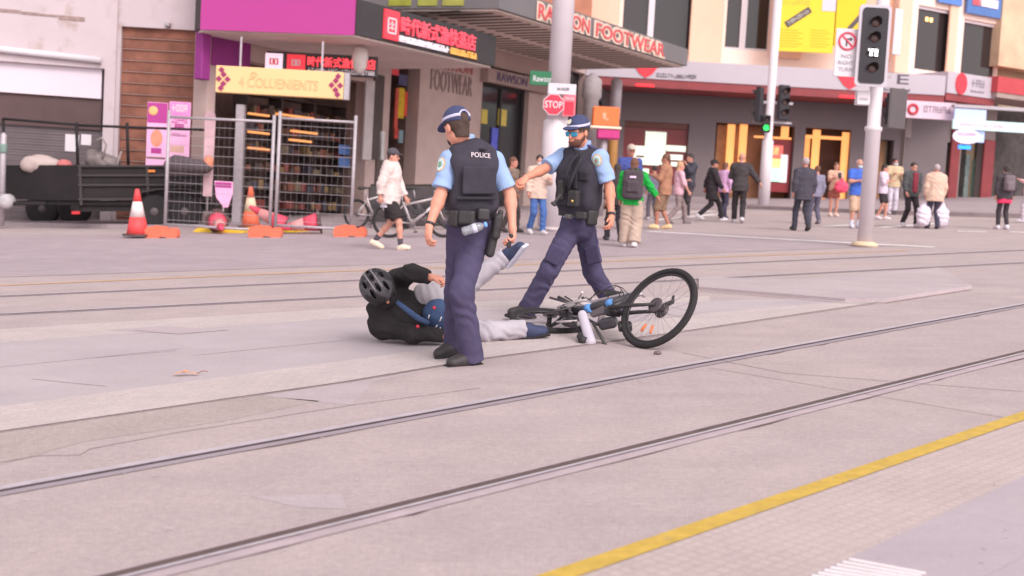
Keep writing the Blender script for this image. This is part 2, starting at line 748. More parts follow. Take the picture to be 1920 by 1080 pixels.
def shoe(J, q, s, vox, m, root, I, name='shoe', sole=None, high=.05):
    a, t = J['a' + q], J['t' + q]
    un = nrm(J.get('fu' + q, J['up']))
    d = nrm(t - a)
    f = nrm(d - un * np.dot(d, un))
    l = np.cross(f, un)
    S = Sdf(vox, .03)
    heel = a - un * .045 * s - f * .03 * s
    S.cone(heel, t - f * .02 * s, .046 * s, .040 * s, k=.03)
    S.cone(heel + f * .10 * s + un * .01, t - f * .01, .053 * s, .042 * s, flat=(un, .78))
    S.cone(a - un * .01 + f * .005, heel + f * .10 * s + un * .015, .050 * s, .046 * s, k=.03)
    if high:
        sh = nrm(J['k' + q] - a)
        S.cone(a - sh * .02, a + sh * (high + .02) * s, .050 * s, .053 * s, capb=True)
    base = heel - un * .036 * s
    S.cut(base, -un)
    o = S.build(name, m, root, I=I)
    if sole is not None:
        S = Sdf(vox, .02)
        M = np.stack([l, f, un], 1)
        ctr = (heel + t) / 2
        ctr = ctr - un * (np.dot(ctr - base, un)) + un * .004
        L = np.linalg.norm(np.dot(t - heel, f)) / 2 + .045 * s
        S.box(ctr, (.048 * s, L, .015 * s), M, rd=.012)
        S.build('sole', sole, o, I=I)
    return o


def hair(J, s, vox, m, root, I, style='short', nape=0.):
    c, f, u, l = J['head'], J['hf'], J['hu'], J['hl']
    M = np.stack([l, f, u], 1)
    P = lambda x, y, z: c + (l * x + f * y + u * z) * s
    S = Sdf(vox, .02)
    S.ell(P(0, -.018, .034), (.085 * s, .101 * s, .099 * s), M)
    if style == 'long':
        S.cone(P(0, -.06, 0), P(0, -.075, -.16), .075 * s, .06 * s, flat=(f, .6))
    if style == 'bun':
        S.ell(P(0, -.11, .06), (.045 * s, .045 * s, .045 * s), M)
    if style == 'fringe':                                # a close back and sides with a bare crown
        S.ell(P(0, .01, .085), (.075 * s, .10 * s, .06 * s), M, sub=True, k=.01)
    if nape:
        S.cone(P(0, -.045, -.02), P(0, -.050, -.02 - nape), .068 * s, .056 * s, flat=(f, .8))
    S.ell(P(0, .105, -.045), (.072 * s, .080 * s, .092 * s), M, sub=True, k=.015)
    if style != 'long':
        S.cut(P(0, -.03, -.055 - nape * .6), -u * .9 + f * .25)
    S.folds(.003, 2.2, 3.0, tuple(f))
    return S.build('hair', m, root, I=I)


def eyes(J, s, root, I, m):
    c, f, u, l = J['head'], J['hf'], J['hu'], J['hl']
    for q in (-1, 1):
        b = MB()
        pos = c + (l * q * .031 + f * .088 - u * .002) * s
        b.lathe([(.0005, -.011 * s), (.008 * s, -.008 * s), (.011 * s, 0), (.008 * s, .008 * s), (.0005, .011 * s)], Matrix.Translation(Vector(pos)), n=10)
        me = b.mesh('eye')
        me.transform(I)
        link('eye', me, m, root)


def pose(loc, fac=0., h=1.75, stride=0., lean=0., armL='down', armR='down', hturn=0., hdown=.1, up=UP, lift=True, wide=.095):
    """joints of a standing or walking figure. fac: 0 faces the camera, 90 faces right, 180 away, 270 left."""
    s = h / 1.78
    u = nrm(up)
    a = math.radians(fac)
    f = nrm(np.array((math.sin(a), -math.cos(a), 0)) - u * np.dot((math.sin(a), -math.cos(a), 0), u))
    l = np.cross(u, f)
    o = np.array(loc, float)
    J = {'up': u, 's': s}
    P = lambda x, y, z: o + (l * x + f * y + u * z) * s
    drop = .03 * abs(stride)
    J['pl'], J['pf'], J['pu'] = l, f, u
    tu = nrm(u + f * lean)
    tf = np.cross(l, tu) * -1
    tf = nrm(f - tu * np.dot(f, tu))
    J['tl'], J['tf'], J['tu'] = l, tf, tu
    J['pel'] = P(0, 0, .96 - drop)
    pe = J['pel']
    J['chest'] = pe + (tu * .36 + tf * .0) * s
    J['neck'] = pe + (tu * .545) * s
    for q, sg in (('L', 1), ('R', -1)):
        J['s' + q] = pe + (tu * .475 + l * sg * .185) * s
        st = stride * sg
        J['h' + q] = P(sg * .088, .02 * st, .90 - drop)
        fy = .36 * st
        lf = .07 * max(0, -st) if lift else 0
        J['a' + q] = P(sg * wide, fy, .085 + lf)
        kb = .05 + .05 * abs(st) + (.06 if st < 0 else 0)
        J['k' + q] = P(sg * .10, fy * .5 + kb, .50 - drop * .6)
        fd = nrm(f * 1.0 + l * sg * .12 - u * (.55 * max(0, -st)) + u * .18 * max(0, st))
        J['t' + q] = J['a' + q] + (fd * .155 - u * .045) * s
        J['fu' + q] = nrm(u - fd * np.dot(u, fd))
        mode = armL if q == 'L' else armR
        sh = J['s' + q]
        if mode == 'swing':
            sw = -st
            e = sh + (-tu * .27 + f * .10 * sw + l * sg * .07) * s
            w_ = e + (-tu * .22 + f * (.10 * sw + .06) + l * sg * .0) * s
        elif mode == 'phone':
            e = sh + (-tu * .25 + f * .08 + l * sg * .05) * s
            w_ = e + (tu * .08 + f * .20 - l * sg * .10) * s
        elif mode == 'up':
            e = sh + (-tu * .16 + f * .18 + l * sg * .06) * s
            w_ = e + (tu * .20 + f * .08 - l * sg * .10) * s
        elif mode == 'cross':
            e = sh + (-tu * .24 + f * .09 + l * sg * .06) * s
            w_ = e + (tu * .03 + f * .12 - l * sg * .20) * s
        elif mode == 'out':
            e = sh + (-tu * .22 + l * sg * .16) * s
            w_ = e + (-tu * .17 + l * sg * .14 + f * .06) * s
        else:
            e = sh + (-tu * .275 + l * sg * .06 - f * .02) * s
            w_ = e + (-tu * .235 + f * .05 + l * sg * .0) * s
        J['e' + q], J['w' + q] = e, w_
        J['hd' + q] = nrm(w_ - e)
        J['hp' + q] = -l * sg if mode in ('down', 'swing', 'out') else -tu + f * .2
        J['ht' + q] = f if mode in ('down', 'swing', 'out') else (tu * .8 - l * sg * .3 + f * .2)
    b = math.radians(hturn)
    hf = f * math.cos(b) - l * math.sin(b)
    hu = nrm(tu + hf * hdown)
    hf = nrm(hf - hu * np.dot(hf, hu))
    J['hf'], J['hu'] = hf, hu
    J['hl'] = np.cross(hu, hf)
    J['head'] = J['neck'] + (tu * .155 + hf * .025) * s
    return J


# ------------------------------------------------------------------ ground
def fline(px0, py0, px1, py1):
    return lambda x: py0 + (py1 - py0) * (x - px0) / (px1 - px0)


def ground_mat(name, base, base2, spk=0.25, blotch=0.10, lines=None, brick=None, rough=0.85, stain=0.5):
    m = bpy.data.materials.new(name)
    m.use_nodes = True
    n, l = m.node_tree.nodes, m.node_tree.links
    b = n['Principled BSDF']
    b.inputs['Roughness'].default_value = rough
    b.inputs['Specular IOR Level'].default_value = 0.3
    tc = n.new('ShaderNodeTexCoord')

    def noise(sc, det, rg=0.6, vec=None, dist=0.0):
        z = n.new('ShaderNodeTexNoise')
        z.inputs['Scale'].default_value = sc
        z.inputs['Detail'].default_value = det
        z.inputs['Roughness'].default_value = rg
        z.inputs['Distortion'].default_value = dist
        l.new(vec or tc.outputs['Object'], z.inputs['Vector'])
        return z.outputs['Fac']

    def rng(v, a, b_, c, d):
        r = n.new('ShaderNodeMapRange')
        for q, x in zip(('From Min', 'From Max', 'To Min', 'To Max'), (a, b_, c, d)):
            r.inputs[q].default_value = x
        l.new(v, r.inputs['Value'])
        return r.outputs[0]

    def mixc(fac, A, B, mode='MIX'):
        x = n.new('ShaderNodeMix')
        x.data_type = 'RGBA'
        x.blend_type = mode
        if isinstance(fac, float):
            x.inputs[0].default_value = fac
        else:
            l.new(fac, x.inputs[0])
        for s_, v in ((6, A), (7, B)):
            if isinstance(v, tuple):
                x.inputs[s_].default_value = v + (1,)
            else:
                l.new(v, x.inputs[s_])
        return x.outputs[2]
    big = rng(noise(0.35, 4), .35, .65, 0, 1)
    col = mixc(big, base, base2)
    mid = rng(noise(2.2, 5, .65), .35, .7, 1 - blotch, 1 + blotch)
    col = mixc(1.0, col, mid, 'MULTIPLY')
    fine = rng(noise(95, 3, .7), .3, .7, 1 - spk, 1 + spk)
    col = mixc(1.0, col, fine, 'MULTIPLY')
    col = mixc(1.0, col, rng(noise(24, 4, .7), .32, .68, 1 - spk * .55, 1 + spk * .55), 'MULTIPLY')
    col = mixc(1.0, col, rng(noise(.9, 3, .6), .35, .65, .965, 1.035), 'MULTIPLY')
    # worn dark streaks along the tracks
    mp = n.new('ShaderNodeMapping')
    mp.inputs['Rotation'].default_value = (0, 0, math.radians(-44.6))
    mp.inputs['Scale'].default_value = (0.25, 2.6, 1)
    l.new(tc.outputs['Object'], mp.inputs['Vector'])
    st = rng(noise(1.1, 6, .62, mp.outputs[0]), .50, .75, 0, 0.30 * stain)
    col = mixc(st, col, tuple(c * .5 for c in base))
    bl = n.new('ShaderNodeTexVoronoi')                 # gum and oil spots
    bl.inputs['Scale'].default_value = 2.6
    l.new(tc.outputs['Object'], bl.inputs['Vector'])
    col = mixc(rng(bl.outputs['Distance'], .03, .05, .30, 0), col, tuple(c * .55 for c in base))
    hgt = noise(95, 3, .7)
    if brick:
        sx, sy, rot, mort, amt, off = brick
        mp2 = n.new('ShaderNodeMapping')
        mp2.inputs['Rotation'].default_value = (0, 0, math.radians(rot))
        l.new(tc.outputs['Object'], mp2.inputs['Vector'])
        bt = n.new('ShaderNodeTexBrick')
        bt.inputs['Scale'].default_value = 1.0
        bt.inputs['Brick Width'].default_value = sx
        bt.inputs['Row Height'].default_value = sy
        bt.inputs['Mortar Size'].default_value = mort
        bt.inputs['Mortar Smooth'].default_value = 0.3
        bt.inputs['Color1'].default_value = (1, 1, 1, 1)
        bt.inputs['Color2'].default_value = (.93, .93, .94, 1)
        bt.inputs['Mortar'].default_value = (1 - amt,) * 3 + (1,)
        bt.offset = off
        l.new(mp2.outputs[0], bt.inputs['Vector'])
        col = mixc(1.0, col, bt.outputs['Color'], 'MULTIPLY')
    l.new(col, b.inputs['Base Color'])
    bp = n.new('ShaderNodeBump')
    bp.inputs['Strength'].default_value = 0.35
    bp.inputs['Distance'].default_value = 0.006
    l.new(hgt, bp.inputs['Height'])
    l.new(bp.outputs[0], b.inputs['Normal'])
    return m


KG = 1.4
ROADC, ROADC2 = C(206, 186, 185, KG), C(199, 180, 181, KG)
M_road = ground_mat('concrete_road', ROADC, ROADC2, .17, .06)
M_slab = ground_mat('island_paver', C(207, 192, 197, KG), C(210, 195, 199, KG), .06, .03, brick=(0.9, 0.6, -44.6, .005, .08, .5), stain=.3)
M_strip = ground_mat('small_paver', C(226, 209, 208, KG), C(222, 204, 202, KG), .10, .04, brick=(0.11, 0.055, -44.6, .006, .12, .5), stain=.3)
M_plat = ground_mat('platform_paver', C(204, 187, 194, KG), C(200, 184, 192, KG), .05, .03, brick=(1.2, 0.6, -44.6, .005, .12, .5), stain=.3)
M_tact = ground_mat('tactile_paver', C(221, 200, 197, KG), C(216, 196, 193, KG), .08, .04, brick=(0.06, 0.06, -44.6, .010, .12, 0.), stain=.35)
M_foot = ground_mat('footpath_paver', C(196, 178, 182, KG), C(188, 170, 176, KG), .10, .08, brick=(0.8, 0.5, 0, .008, .15, .5))
M_patch = ground_mat('patch_concrete', C(207, 190, 194, KG), C(204, 187, 191, KG), .10, .04)
M_patch2 = ground_mat('dark_patch_concrete', C(198, 180, 177, KG), C(195, 177, 174, KG), .20, .06)
M_crack = mat('joint_line', C(162, 139, 138, KG), 0.9, .25, 3)
M_railtop = mat('polished_rail_steel', C(206, 193, 201, 1.35), 0.55, .10, 8, metal=.05)
M_groove = mat('rail_groove', C(110, 90, 96, 1.4), 0.8, .25, 6)
M_groove2 = mat('rail_groove_wide', C(112, 92, 90, 1.5), 0.7, .2, 6)
M_flange2 = mat('rail_flange_grey', C(178, 162, 170, 1.4), 0.7, .12, 5)
M_flange = mat('rail_flange', C(205, 184, 190, KG), 0.6, .12, 5)
M_yel = mat('yellow_paint', C(226, 186, 84, KG), 0.75, .14, 12, bump=.2, bscale=80, blot=(C(200, 172, 120, KG), 9, .60, .75))
M_yelfar = mat('worn_yellow_paint', C(226, 182, 142, KG), 0.8, .08, 4)
M_white = mat('white_road_paint', C(240, 230, 232, 1.05), 0.75, .07, 7)
M_kerb = mat('kerb_stone', C(190, 172, 172, KG), 0.85, .12, 3)


def gpoly(name, pts, z, m, thick=None, world=False):
    P = [Vector((p[0], p[1], 0)) if world else G(*p) for p in pts]
    b = MB()
    n_ = len(P)
    vs_ = [(p.x, p.y, z) for p in P]
    fs_ = [tuple(range(n_))]
    if thick:
        vs_ += [(p.x, p.y, z - thick) for p in P]
        fs_ += [(i, (i + 1) % n_, (i + 1) % n_ + n_, i + n_) for i in range(n_)]
    b.verts_faces(vs_, fs_)
    o = b.build(name, m, kind='structure')
    if o.data.polygons[0].normal.z < 0:
        o.data.flip_normals()
    return o


def band(name, px, ya, yb, z, m, ext=(0, 0)):
    """strip between two photo lines, from px[0] to px[1]"""
    a0, a1, b0, b1 = G(px[0], ya(px[0])), G(px[1], ya(px[1])), G(px[0], yb(px[0])), G(px[1], yb(px[1]))
    ext0, ext1 = ext
    da, db = (a1 - a0).normalized(), (b1 - b0).normalized()
    return gpoly(name, [a0 - da * ext0, a1 + da * ext1, b1 + db * ext1, b0 - db * ext0], z, m, world=True)


def wline(name, pts, wd, z, m):
    """a line of width wd (metres) through photo points on the ground"""
    P = [G(*p) for p in pts]
    b = MB()
    L, R = [], []
    for i, p in enumerate(P):
        t = (P[min(i + 1, len(P) - 1)] - P[max(i - 1, 0)]).normalized()
        nn = Vector((-t.y, t.x, 0)) * wd / 2
        L.append((p.x + nn.x, p.y + nn.y, z))
        R.append((p.x - nn.x, p.y - nn.y, z))
    for i in range(len(P) - 1):
        b.quad(L[i], L[i + 1], R[i + 1], R[i])
    o = b.build(name, m, kind='structure')
    for f in o.data.polygons:
        if f.normal.z < 0:
            o.data.flip_normals()
            break
    return o


gb = MB()
gb.quad((-300, -120, 0), (300, -120, 0), (300, 400, 0), (-300, 400, 0))
gb.build('road', M_road, kind='structure')

# the island between the tracks, narrowing to the right, and its two strips of small pavers
up_t, up_b = fline(0, 618, 640, 579), fline(0, 643, 640, 597)
lo_t, lo_b = fline(0, 763, 640, 678), fline(0, 809, 640, 717)
gpoly('island_paving', [(-900, up_b(-900)), (660, up_b(660)), (1000, 577), (1300, 566), (1500, 560), (1640, 563), (1300, 590), (1060, 620), (640, 678), (-900, lo_t(-900))], .004, M_slab)
gpoly('paving_strip', [(-900, up_t(-900)), (640, 579), (1000, 562), (1330, 556), (1330, 566), (1000, 577), (640, 597), (-900, up_b(-900))], .0042, M_strip)
gpoly('paving_strip', [(-900, lo_t(-900)), (640, 678), (1060, 620), (1320, 588), (1640, 561), (1646, 567), (1262, 624), (900, 673), (640, 717), (-900, lo_b(-900))], .0042, M_strip)
wline('joint', [(-900, lo_b(-900) + 3), (320, 765), (640, 719), (900, 675), (1262, 626), (1640, 570)], .012, .006, M_crack)
# patches and cracks in the concrete
gpoly('patch', [(470, 931), (640, 925), (650, 955), (560, 952)], .0012, M_patch)
gpoly('patch', [(490, 742), (830, 690), (700, 716), (660, 760), (560, 750)], .0012, M_patch)
gpoly('patch', [(0, 812), (480, 742), (600, 752), (420, 790), (160, 828), (0, 872)], .0012, M_patch2)
wline('joint', [(0, 868), (75, 855), (150, 854), (170, 842), (330, 812), (420, 798), (660, 760), (900, 728)], .007, .003, M_crack)
gpoly('patch', [(200, 620), (330, 627), (430, 620), (300, 612)], .0055, M_patch)
wline('joint', [(250, 620), (335, 628), (428, 620)], .012, .0065, M_crack)
wline('joint', [(1330, 690), (1920, 790)], .006, .004, M_crack)
wline('joint', [(1280, 662), (1470, 700), (1920, 735)], .008, .004, M_crack)
for pts in ([(0, 690), (340, 655)], [(60, 712), (200, 726)], [(640, 640), (360, 668)], [(180, 672), (330, 659)], [(1680, 1006), (1840, 1010), (1920, 1006)]):
    wline('joint', pts, .007, .006, M_crack)
# the low ramp slab at the right end of the island, a real step
gpoly('ramp_slab', [(1310, 524), (1500, 529), (1760, 506), (1822, 541), (1660, 566), (1585, 566), (1310, 543)], .035, M_patch, thick=.035)
wline('joint', [(1310, 546), (1585, 569), (1660, 569), (1822, 544)], .016, .006, mat('rust_edge', C(150, 108, 104, KG), .9, .2, 4))


# ---- tram rails: polished head, groove, flange
def rail(pts, flip=1, near=False):
    P = [G(*p) for p in pts]
    t = (P[1] - P[0]).normalized()
    a, b_ = P[0] - t * 12, P[1] + t * 60
    nn = Vector((-t.y, t.x, 0)) * flip

    def st(name, u0, u1, z, m):
        b = MB()
        vs_ = []
        for q, u in ((a, u0), (b_, u0), (b_, u1), (a, u1)):
            v = q + nn * u
            vs_.append((v.x, v.y, z))
        b.verts_faces(vs_, [(0, 1, 2, 3)])
        o = b.build(name, m, kind='structure')
        if o.data.polygons[0].normal.z < 0:
            o.data.flip_normals()
    if near:                                           # groove on the far side: the nearest rail shows it wide and dark
        st('rail_flange', -.105, .085, .004, M_flange)
        st('rail_groove', -.002, .056, .008, M_groove2)
        st('rail_head', -.030, -.003, .010, M_railtop)
    else:
        st('rail_flange', -.085, .0, .004, M_flange2)
        st('rail_groove', -.017, -.001, .008, M_groove)
        st('rail_head', .0, .062, .010, M_railtop)
    rr = random.Random(int(pts[0][1]))                 # the broken dark edge of the sealant beside the rail
    e_ = -.090 if not near else -.110
    b2 = MB()
    q_ = 10.0
    while q_ < 32:
        L_ = rr.uniform(.1, .9)
        if rr.random() < .6:
            o_ = [a + t * (q_ + L_ * f_) + nn * (e_ - rr.uniform(.0, .018) * (1 if 0 < f_ < 1 else .2)) for f_ in (0, .3, .6, 1)]
            i_ = [a + t * (q_ + L_ * f_) + nn * e_ for f_ in (0, .3, .6, 1)]
            for k_ in range(3):
                b2.quad(*[(v.x, v.y, .0045) for v in (o_[k_], o_[k_ + 1], i_[k_ + 1], i_[k_])])
        q_ += L_ + rr.uniform(.1, .7)
    b2.build('rail_edge', mat('dark_sealant', C(128, 106, 106, KG), .9, .3, 9), kind='structure')


rail([(0, 922), (960, 747)])
rail([(240, 1080), (960, 901)], 1, True)
rail([(0, 590), (670, 556)])
rail([(0, 556), (640, 527)])
# painted lines
wline('yellow_line', [(700, 1203), (1055, 1080), (1920, 781), (2600, 546)], .105, .008, M_yel)
gpoly('tactile_strip', [(1070, 1080), (1920, 785), (2300, 655), (2300, 715), (1920, 896), (1526, 1081), (1400, 1140), (900, 1140)], .004, M_tact)
pa, pb = G(1080, 1080), G(1920, 792)
e0, e1 = G(1526, 1080), G(1920, 895)
td = (e1 - e0).normalized()
side = Vector((td.y, -td.x, 0))
gpoly('platform', [e0 - td * 3, e1 + td * 4, e1 + td * 4 + side * 4, e0 - td * 3 + side * 4], .007, M_plat, world=True)
for i in range(9):
    q0, q1 = G(1592 - i * 11.5, 1053 + i * 5.2), G(1735 - i * 8, 1080 + i * 4.6)
    t = (q1 - q0).normalized()
    nn = Vector((-t.y, t.x, 0)) * .010
    b = MB()
    b.prism([(-.0055, 0), (-.004, .005), (.004, .005), (.0055, 0)], 0, (q1 - q0).length, Matrix.Translation(Vector((q0.x, q0.y, .008))) @ Matrix.Rotation(math.atan2(t.y, t.x) - math.pi / 2, 4, 'Z'))
    o = b.build('tactile_bar', M_white)
    tag(o, 'white raised tactile guide bar on the platform pavers in the near corner', 'tactile bar', 'white tactile guide bars on the platform')
wline('yellow_line', [(-1200, 588), (-80, 539), (500, 514), (960, 497), (1400, 480), (1700, 470)], .13, .004, M_yelfar)
wline('white_line', [(1215, 434), (1490, 450), (1752, 464)], .20, .006, M_white)
wline('white_line', [(1235, 400), (1340, 396)], .35, .006, M_white)
wline('white_line', [(1225, 413), (1345, 402)], .35, .006, M_white)
wline('white_line', [(1540, 425), (1600, 422)], .25, .006, M_white)
wline('white_line', [(1650, 427), (1760, 419)], .25, .006, M_white)
wline('white_line', [(1795, 434), (1850, 435)], .25, .006, M_white)
wline('white_line', [(1895, 435), (1960, 437)], .25, .006, M_white)
M_lane = ground_mat('asphalt_lane', C(196, 178, 184, KG), C(190, 172, 178, KG), .14, .07)
gpoly('lane', [(-1400, 582), (-200, 527), (960, 488), (1400, 472), (1700, 461), (1500, 447), (1150, 428), (700, 440), (-300, 440), (-1400, 452)], .0035, M_lane)
# far footpath with a kerb, in front of the corner building, and one along the shops
gpoly('footpath', [(1020, 392), (1400, 391), (1700, 402), (2000, 410), (2300, 340), (1000, 340)], .12, M_foot, thick=.14)
gpoly('footpath', [(-1200, 420), (-300, 418), (300, 430), (640, 430), (880, 418), (1020, 400), (1040, 380), (300, 372), (-300, 380), (-1200, 385)], .10, M_foot, thick=.12)
wline('kerb', [(-120, 392), (60, 399), (240, 411), (300, 416)], .40, .125, mat('cream_kerb', C(226, 196, 160, KG), .8, .1, 3))
wline('kerb', [(1020, 393), (1400, 392), (1700, 403), (2000, 411)], .30, .124, M_kerb)


# ------------------------------------------------------------------ buildings
def wall_holes(F_, r, holes, y0, y1, off=None):
    """wall between photo columns/rows r with photo-rect holes; returns MB"""
    off = y0 if off is None else off
    X0, Z0, X1, Z1 = F_.rect(*r, off) if len(r) == 4 else r
    H = [F_.rect(*h, off) for h in holes]
    xs = sorted({X0, X1} | {x for h in H for x in (h[0], h[2]) if X0 < x < X1})
    zs = sorted({Z0, Z1} | {z for h in H for z in (h[1], h[3]) if Z0 < z < Z1})
    b = MB()
    for i in range(len(xs) - 1):
        run = None
        for j in range(len(zs) - 1):
            cx, cz = (xs[i] + xs[i + 1]) / 2, (zs[j] + zs[j + 1]) / 2
            hole = any(h[0] < cx < h[2] and h[1] < cz < h[3] for h in H)
            if not hole:
                run = [zs[j], zs[j + 1]] if run is None else [run[0], zs[j + 1]]
            if run and (hole or j == len(zs) - 2):
                b.box(xs[i], y0, run[0], xs[i + 1], y1, run[1])
                run = None
    return b, H


def pbox(F_, r, y0, y1, bev=0.0, b=None):
    b = b or MB()
    x0, z0, x1, z1 = F_.rect(*r, y0)
    return b.box(x0, y0, z0, x1, y1, z1, bev=bev)


def slab(poly, z0, z1):
    n = len(poly)
    b = MB()
    b.verts_faces([(x, y, z0) for x, y in poly] + [(x, y, z1) for x, y in poly],
                  [tuple(range(n)), tuple(range(2 * n - 1, n - 1, -1))] + [(i, (i + 1) % n, (i + 1) % n + n, i + n) for i in range(n)])
    return b


def scrawl(name, m, parent, M, width, height, n, seed=1, depth=.01):
    """a line of lettering too small to read: upright and level strokes side by side"""
    rn = random.Random(seed)
    b = MB()
    cw = width / n
    for i in range(n):
        x = -width / 2 + cw * i
        sw = cw * .2
        k_ = rn.randrange(4)
        for u in ([.05, .6] if k_ else [.3]):
            b.box(x + cw * u, -depth, -height / 2, x + cw * u + sw, 0, height / 2 * (1 if rn.random() < .8 else .2), M)
        for v in rn.sample((-.5, -.08, .34), 2 if k_ else 1):
            b.box(x + cw * .02, -depth * 1.2, v * height, x + cw * .92, -.0005, v * height + height * .16, M)
    return b.build(name, m, parent)


def loc_xy(F_, p):
    q = F_.I @ Vector(p)
    return q.x, q.y


M_alu = mat('galvanised_steel', C(176, 166, 172), .55, .12, 10, metal=.3)
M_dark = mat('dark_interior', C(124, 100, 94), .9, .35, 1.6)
M_black = mat('black_paint', C(58, 54, 56), .6, .10, 5)
M_glassd = glass()
M_whitew = mat('painted_render', C(226, 208, 214, 1.45), .85, .05, 1.2, bump=.25, bscale=14, blot=(C(205, 182, 176, 1.5), 2.0, .56, .72))
M_brown = mat('weathered_timber', C(132, 86, 72), .85, .34, 1.8, bump=.3, bscale=12)
M_taupe = mat('taupe_stone', C(186, 162, 157), .8, .09, 1.3, bump=.15, bscale=20)
M_taupe2 = mat('taupe_stone_dark', C(160, 138, 133), .8, .12, 1.3)
M_soffit = mat('soffit_paint', C(224, 206, 200), .8, .07, .8)
M_slat = mat('soffit_slat', C(92, 82, 72), .8, .1, 3)
M_fascia = mat('grey_fascia', C(112, 107, 110), .6, .06, 1.0)
M_peach = mat('peach_render', C(244, 214, 202), .85, .04, .9, bump=.15, bscale=10)
M_peach2 = mat('orange_render', C(238, 190, 166), .85, .05, .9)
M_greyw = mat('grey_painted_wall', C(118, 106, 109), .7, .05, .7)
M_lilac = mat('pale_fascia', C(204, 192, 202, 1.25), .5, .03, .6)
M_redtrim = mat('dark_red_trim', C(140, 62, 66), .5, .12, 2)
M_magenta = mat('magenta_panel', C(206, 72, 162, 1.45), .55, .03, .5)
M_purple = mat('purple_panel', C(140, 50, 125), .6, .10, 1.5)
M_red = mat('red_sign_paint', C(226, 66, 76), .5, .06, 2)
M_cream = mat('cream_paint', C(240, 222, 200), .6, .04, 2)
M_tan = mat('tan_stone', C(206, 178, 150), .85, .16, 1.1, bump=.4, bscale=5)
M_brick = mat('brick_red', C(180, 120, 98), .85, .15, 2)
M_whitep = mat('white_paint', C(232, 222, 228, 1.25), .5, .03, 3)
M_pole = mat('white_pole_paint', C(218, 206, 212, 1.05), .45, .04, 1.5)

# ---- white rendered building on the left, with its roller door and timber shutter
FB = Wall(W(300, 420, 30.6), 0)
FL = Wall(W(217, 420, 30.55), 12)
t = thing('white_building', 'old white rendered building with a grey roller door and brown timber shutter', 'building', FB.M)
TOL = FB.I @ FL.M
b, _ = wall_holes(FB, (217, -190, 381, 470), [(221, 53, 374, 470)], 0, .5)
b.build('wall', M_whitew, t)
b = MB()
x0, z0, x1, z1 = FB.rect(221, 53, 374, 450, .16)
nsl = 19
for i in range(nsl):
    a, c = z0 + (z1 - z0) * i / nsl, z0 + (z1 - z0) * (i + 1) / nsl
    b.prism([(0, a), (-.055, a + .02), (-.035, c - .01), (0, c)], x0, x1, Matrix(((0, 1, 0, 0), (1, 0, 0, .16), (0, 0, 1, 0), (0, 0, 0, 1))))
sh = b.build('timber_shutter', M_brown, t)
b = MB()
for i in range(1, nsl):
    a = z0 + (z1 - z0) * i / nsl
    b.box(x0, .085, a - .012, x1, .10, a + .008)
b.build('shutter_joint', mat('shutter_joint', C(160, 128, 120), .8, .1), sh)
b, _ = wall_holes(FL, (-420, -190, 216.5, 470), [(-300, 110, 191, 470)], 0, .5)
b.build('wall', M_whitew, t, M=TOL)
pbox(FL, (-310, 108, 191, 168), .14, .45).build('door_header', mat('white_panel', C(214, 200, 210), .7, .04, .8), t, M=TOL)
pbox(FL, (-310, 166, 191, 228), .22, .45).build('brown_panel', mat('brown_panel', C(88, 68, 69), .75, .12, 1.2), t, M=TOL)
b = MB()
x0, z0, x1, z1 = FL.rect(-310, 226, 191, 450, .3)
for i in range(42):
    a, c = z0 + (z1 - z0) * i / 42, z0 + (z1 - z0) * (i + 1) / 42
    b.box(x0, .30 - (.012 if i % 2 else 0), a, x1, .40, c - .006)
b.build('roller_door', mat('roller_door_steel', C(104, 92, 96), .6, .10, 2, metal=.1), t, M=TOL)
b = MB()
pp = [FL.uv(*q, -.1) for q in ((-200, 70), (-20, 90), (190, 113))]
b.tube([(p[0], -.06, p[1]) for p in pp], .085, 12)
b.build('downpipe', M_whitep, t, M=TOL)
b = MB()
pts = [FL.uv(*q, 0) for q in ((-20, 16), (40, 23), (75, 27), (110, 30), (160, 38))]
for (ax_, az), (bx_, bz) in zip(pts, pts[1:]):
    b.box(ax_, -.012, min(az, bz) - .035, bx_ - .01, .01, max(az, bz) + .02)
b.build('crack', mat('crack_stain', C(150, 128, 124), .9, .3, 6), t, M=TOL)
pbox(FL, (122, 252, 148, 284), .27, .29).build('notice', M_whitep, t, M=TOL)
pbox(FL, (152, 252, 171, 272), .27, .29).build('notice', M_whitep, t, M=TOL)
q = FB.uv(317, 48, 0)
b = MB()
b.box(q[0] - .06, -.22, q[1] - .05, q[0] + .06, 0, q[1] + .06, bev=.02)
b.build('wall_lamp', mat('grey_plastic', C(170, 160, 166), .5), t)
b = MB()
b.box(-14, .5, -2, FB.uv(300, 300)[0], 2.5, 11)
b.build('rear_block', M_whitew, t)

# ---- shop row receding along the street
FS = Wall(W(386, 420, 29.4), 58)
t = thing('shop_building', 'row of small shops with taupe stone piers under deep street awnings', 'building', FS.M)
shop = t
holes = [(398, 128, 684, 520), (725, 120, 779, 520), (896, 128, 984, 520), (1040, 130, 1086, 520)]
X1 = FS.uv(1092, 300)[0]
b, H = wall_holes(FS, (386, -150, 1092, 600), holes, 0, .45)
b.build('wall', M_taupe, t)
b = MB()
b.box(FS.uv(386, 300)[0], .451, -3, X1, 8, 10)
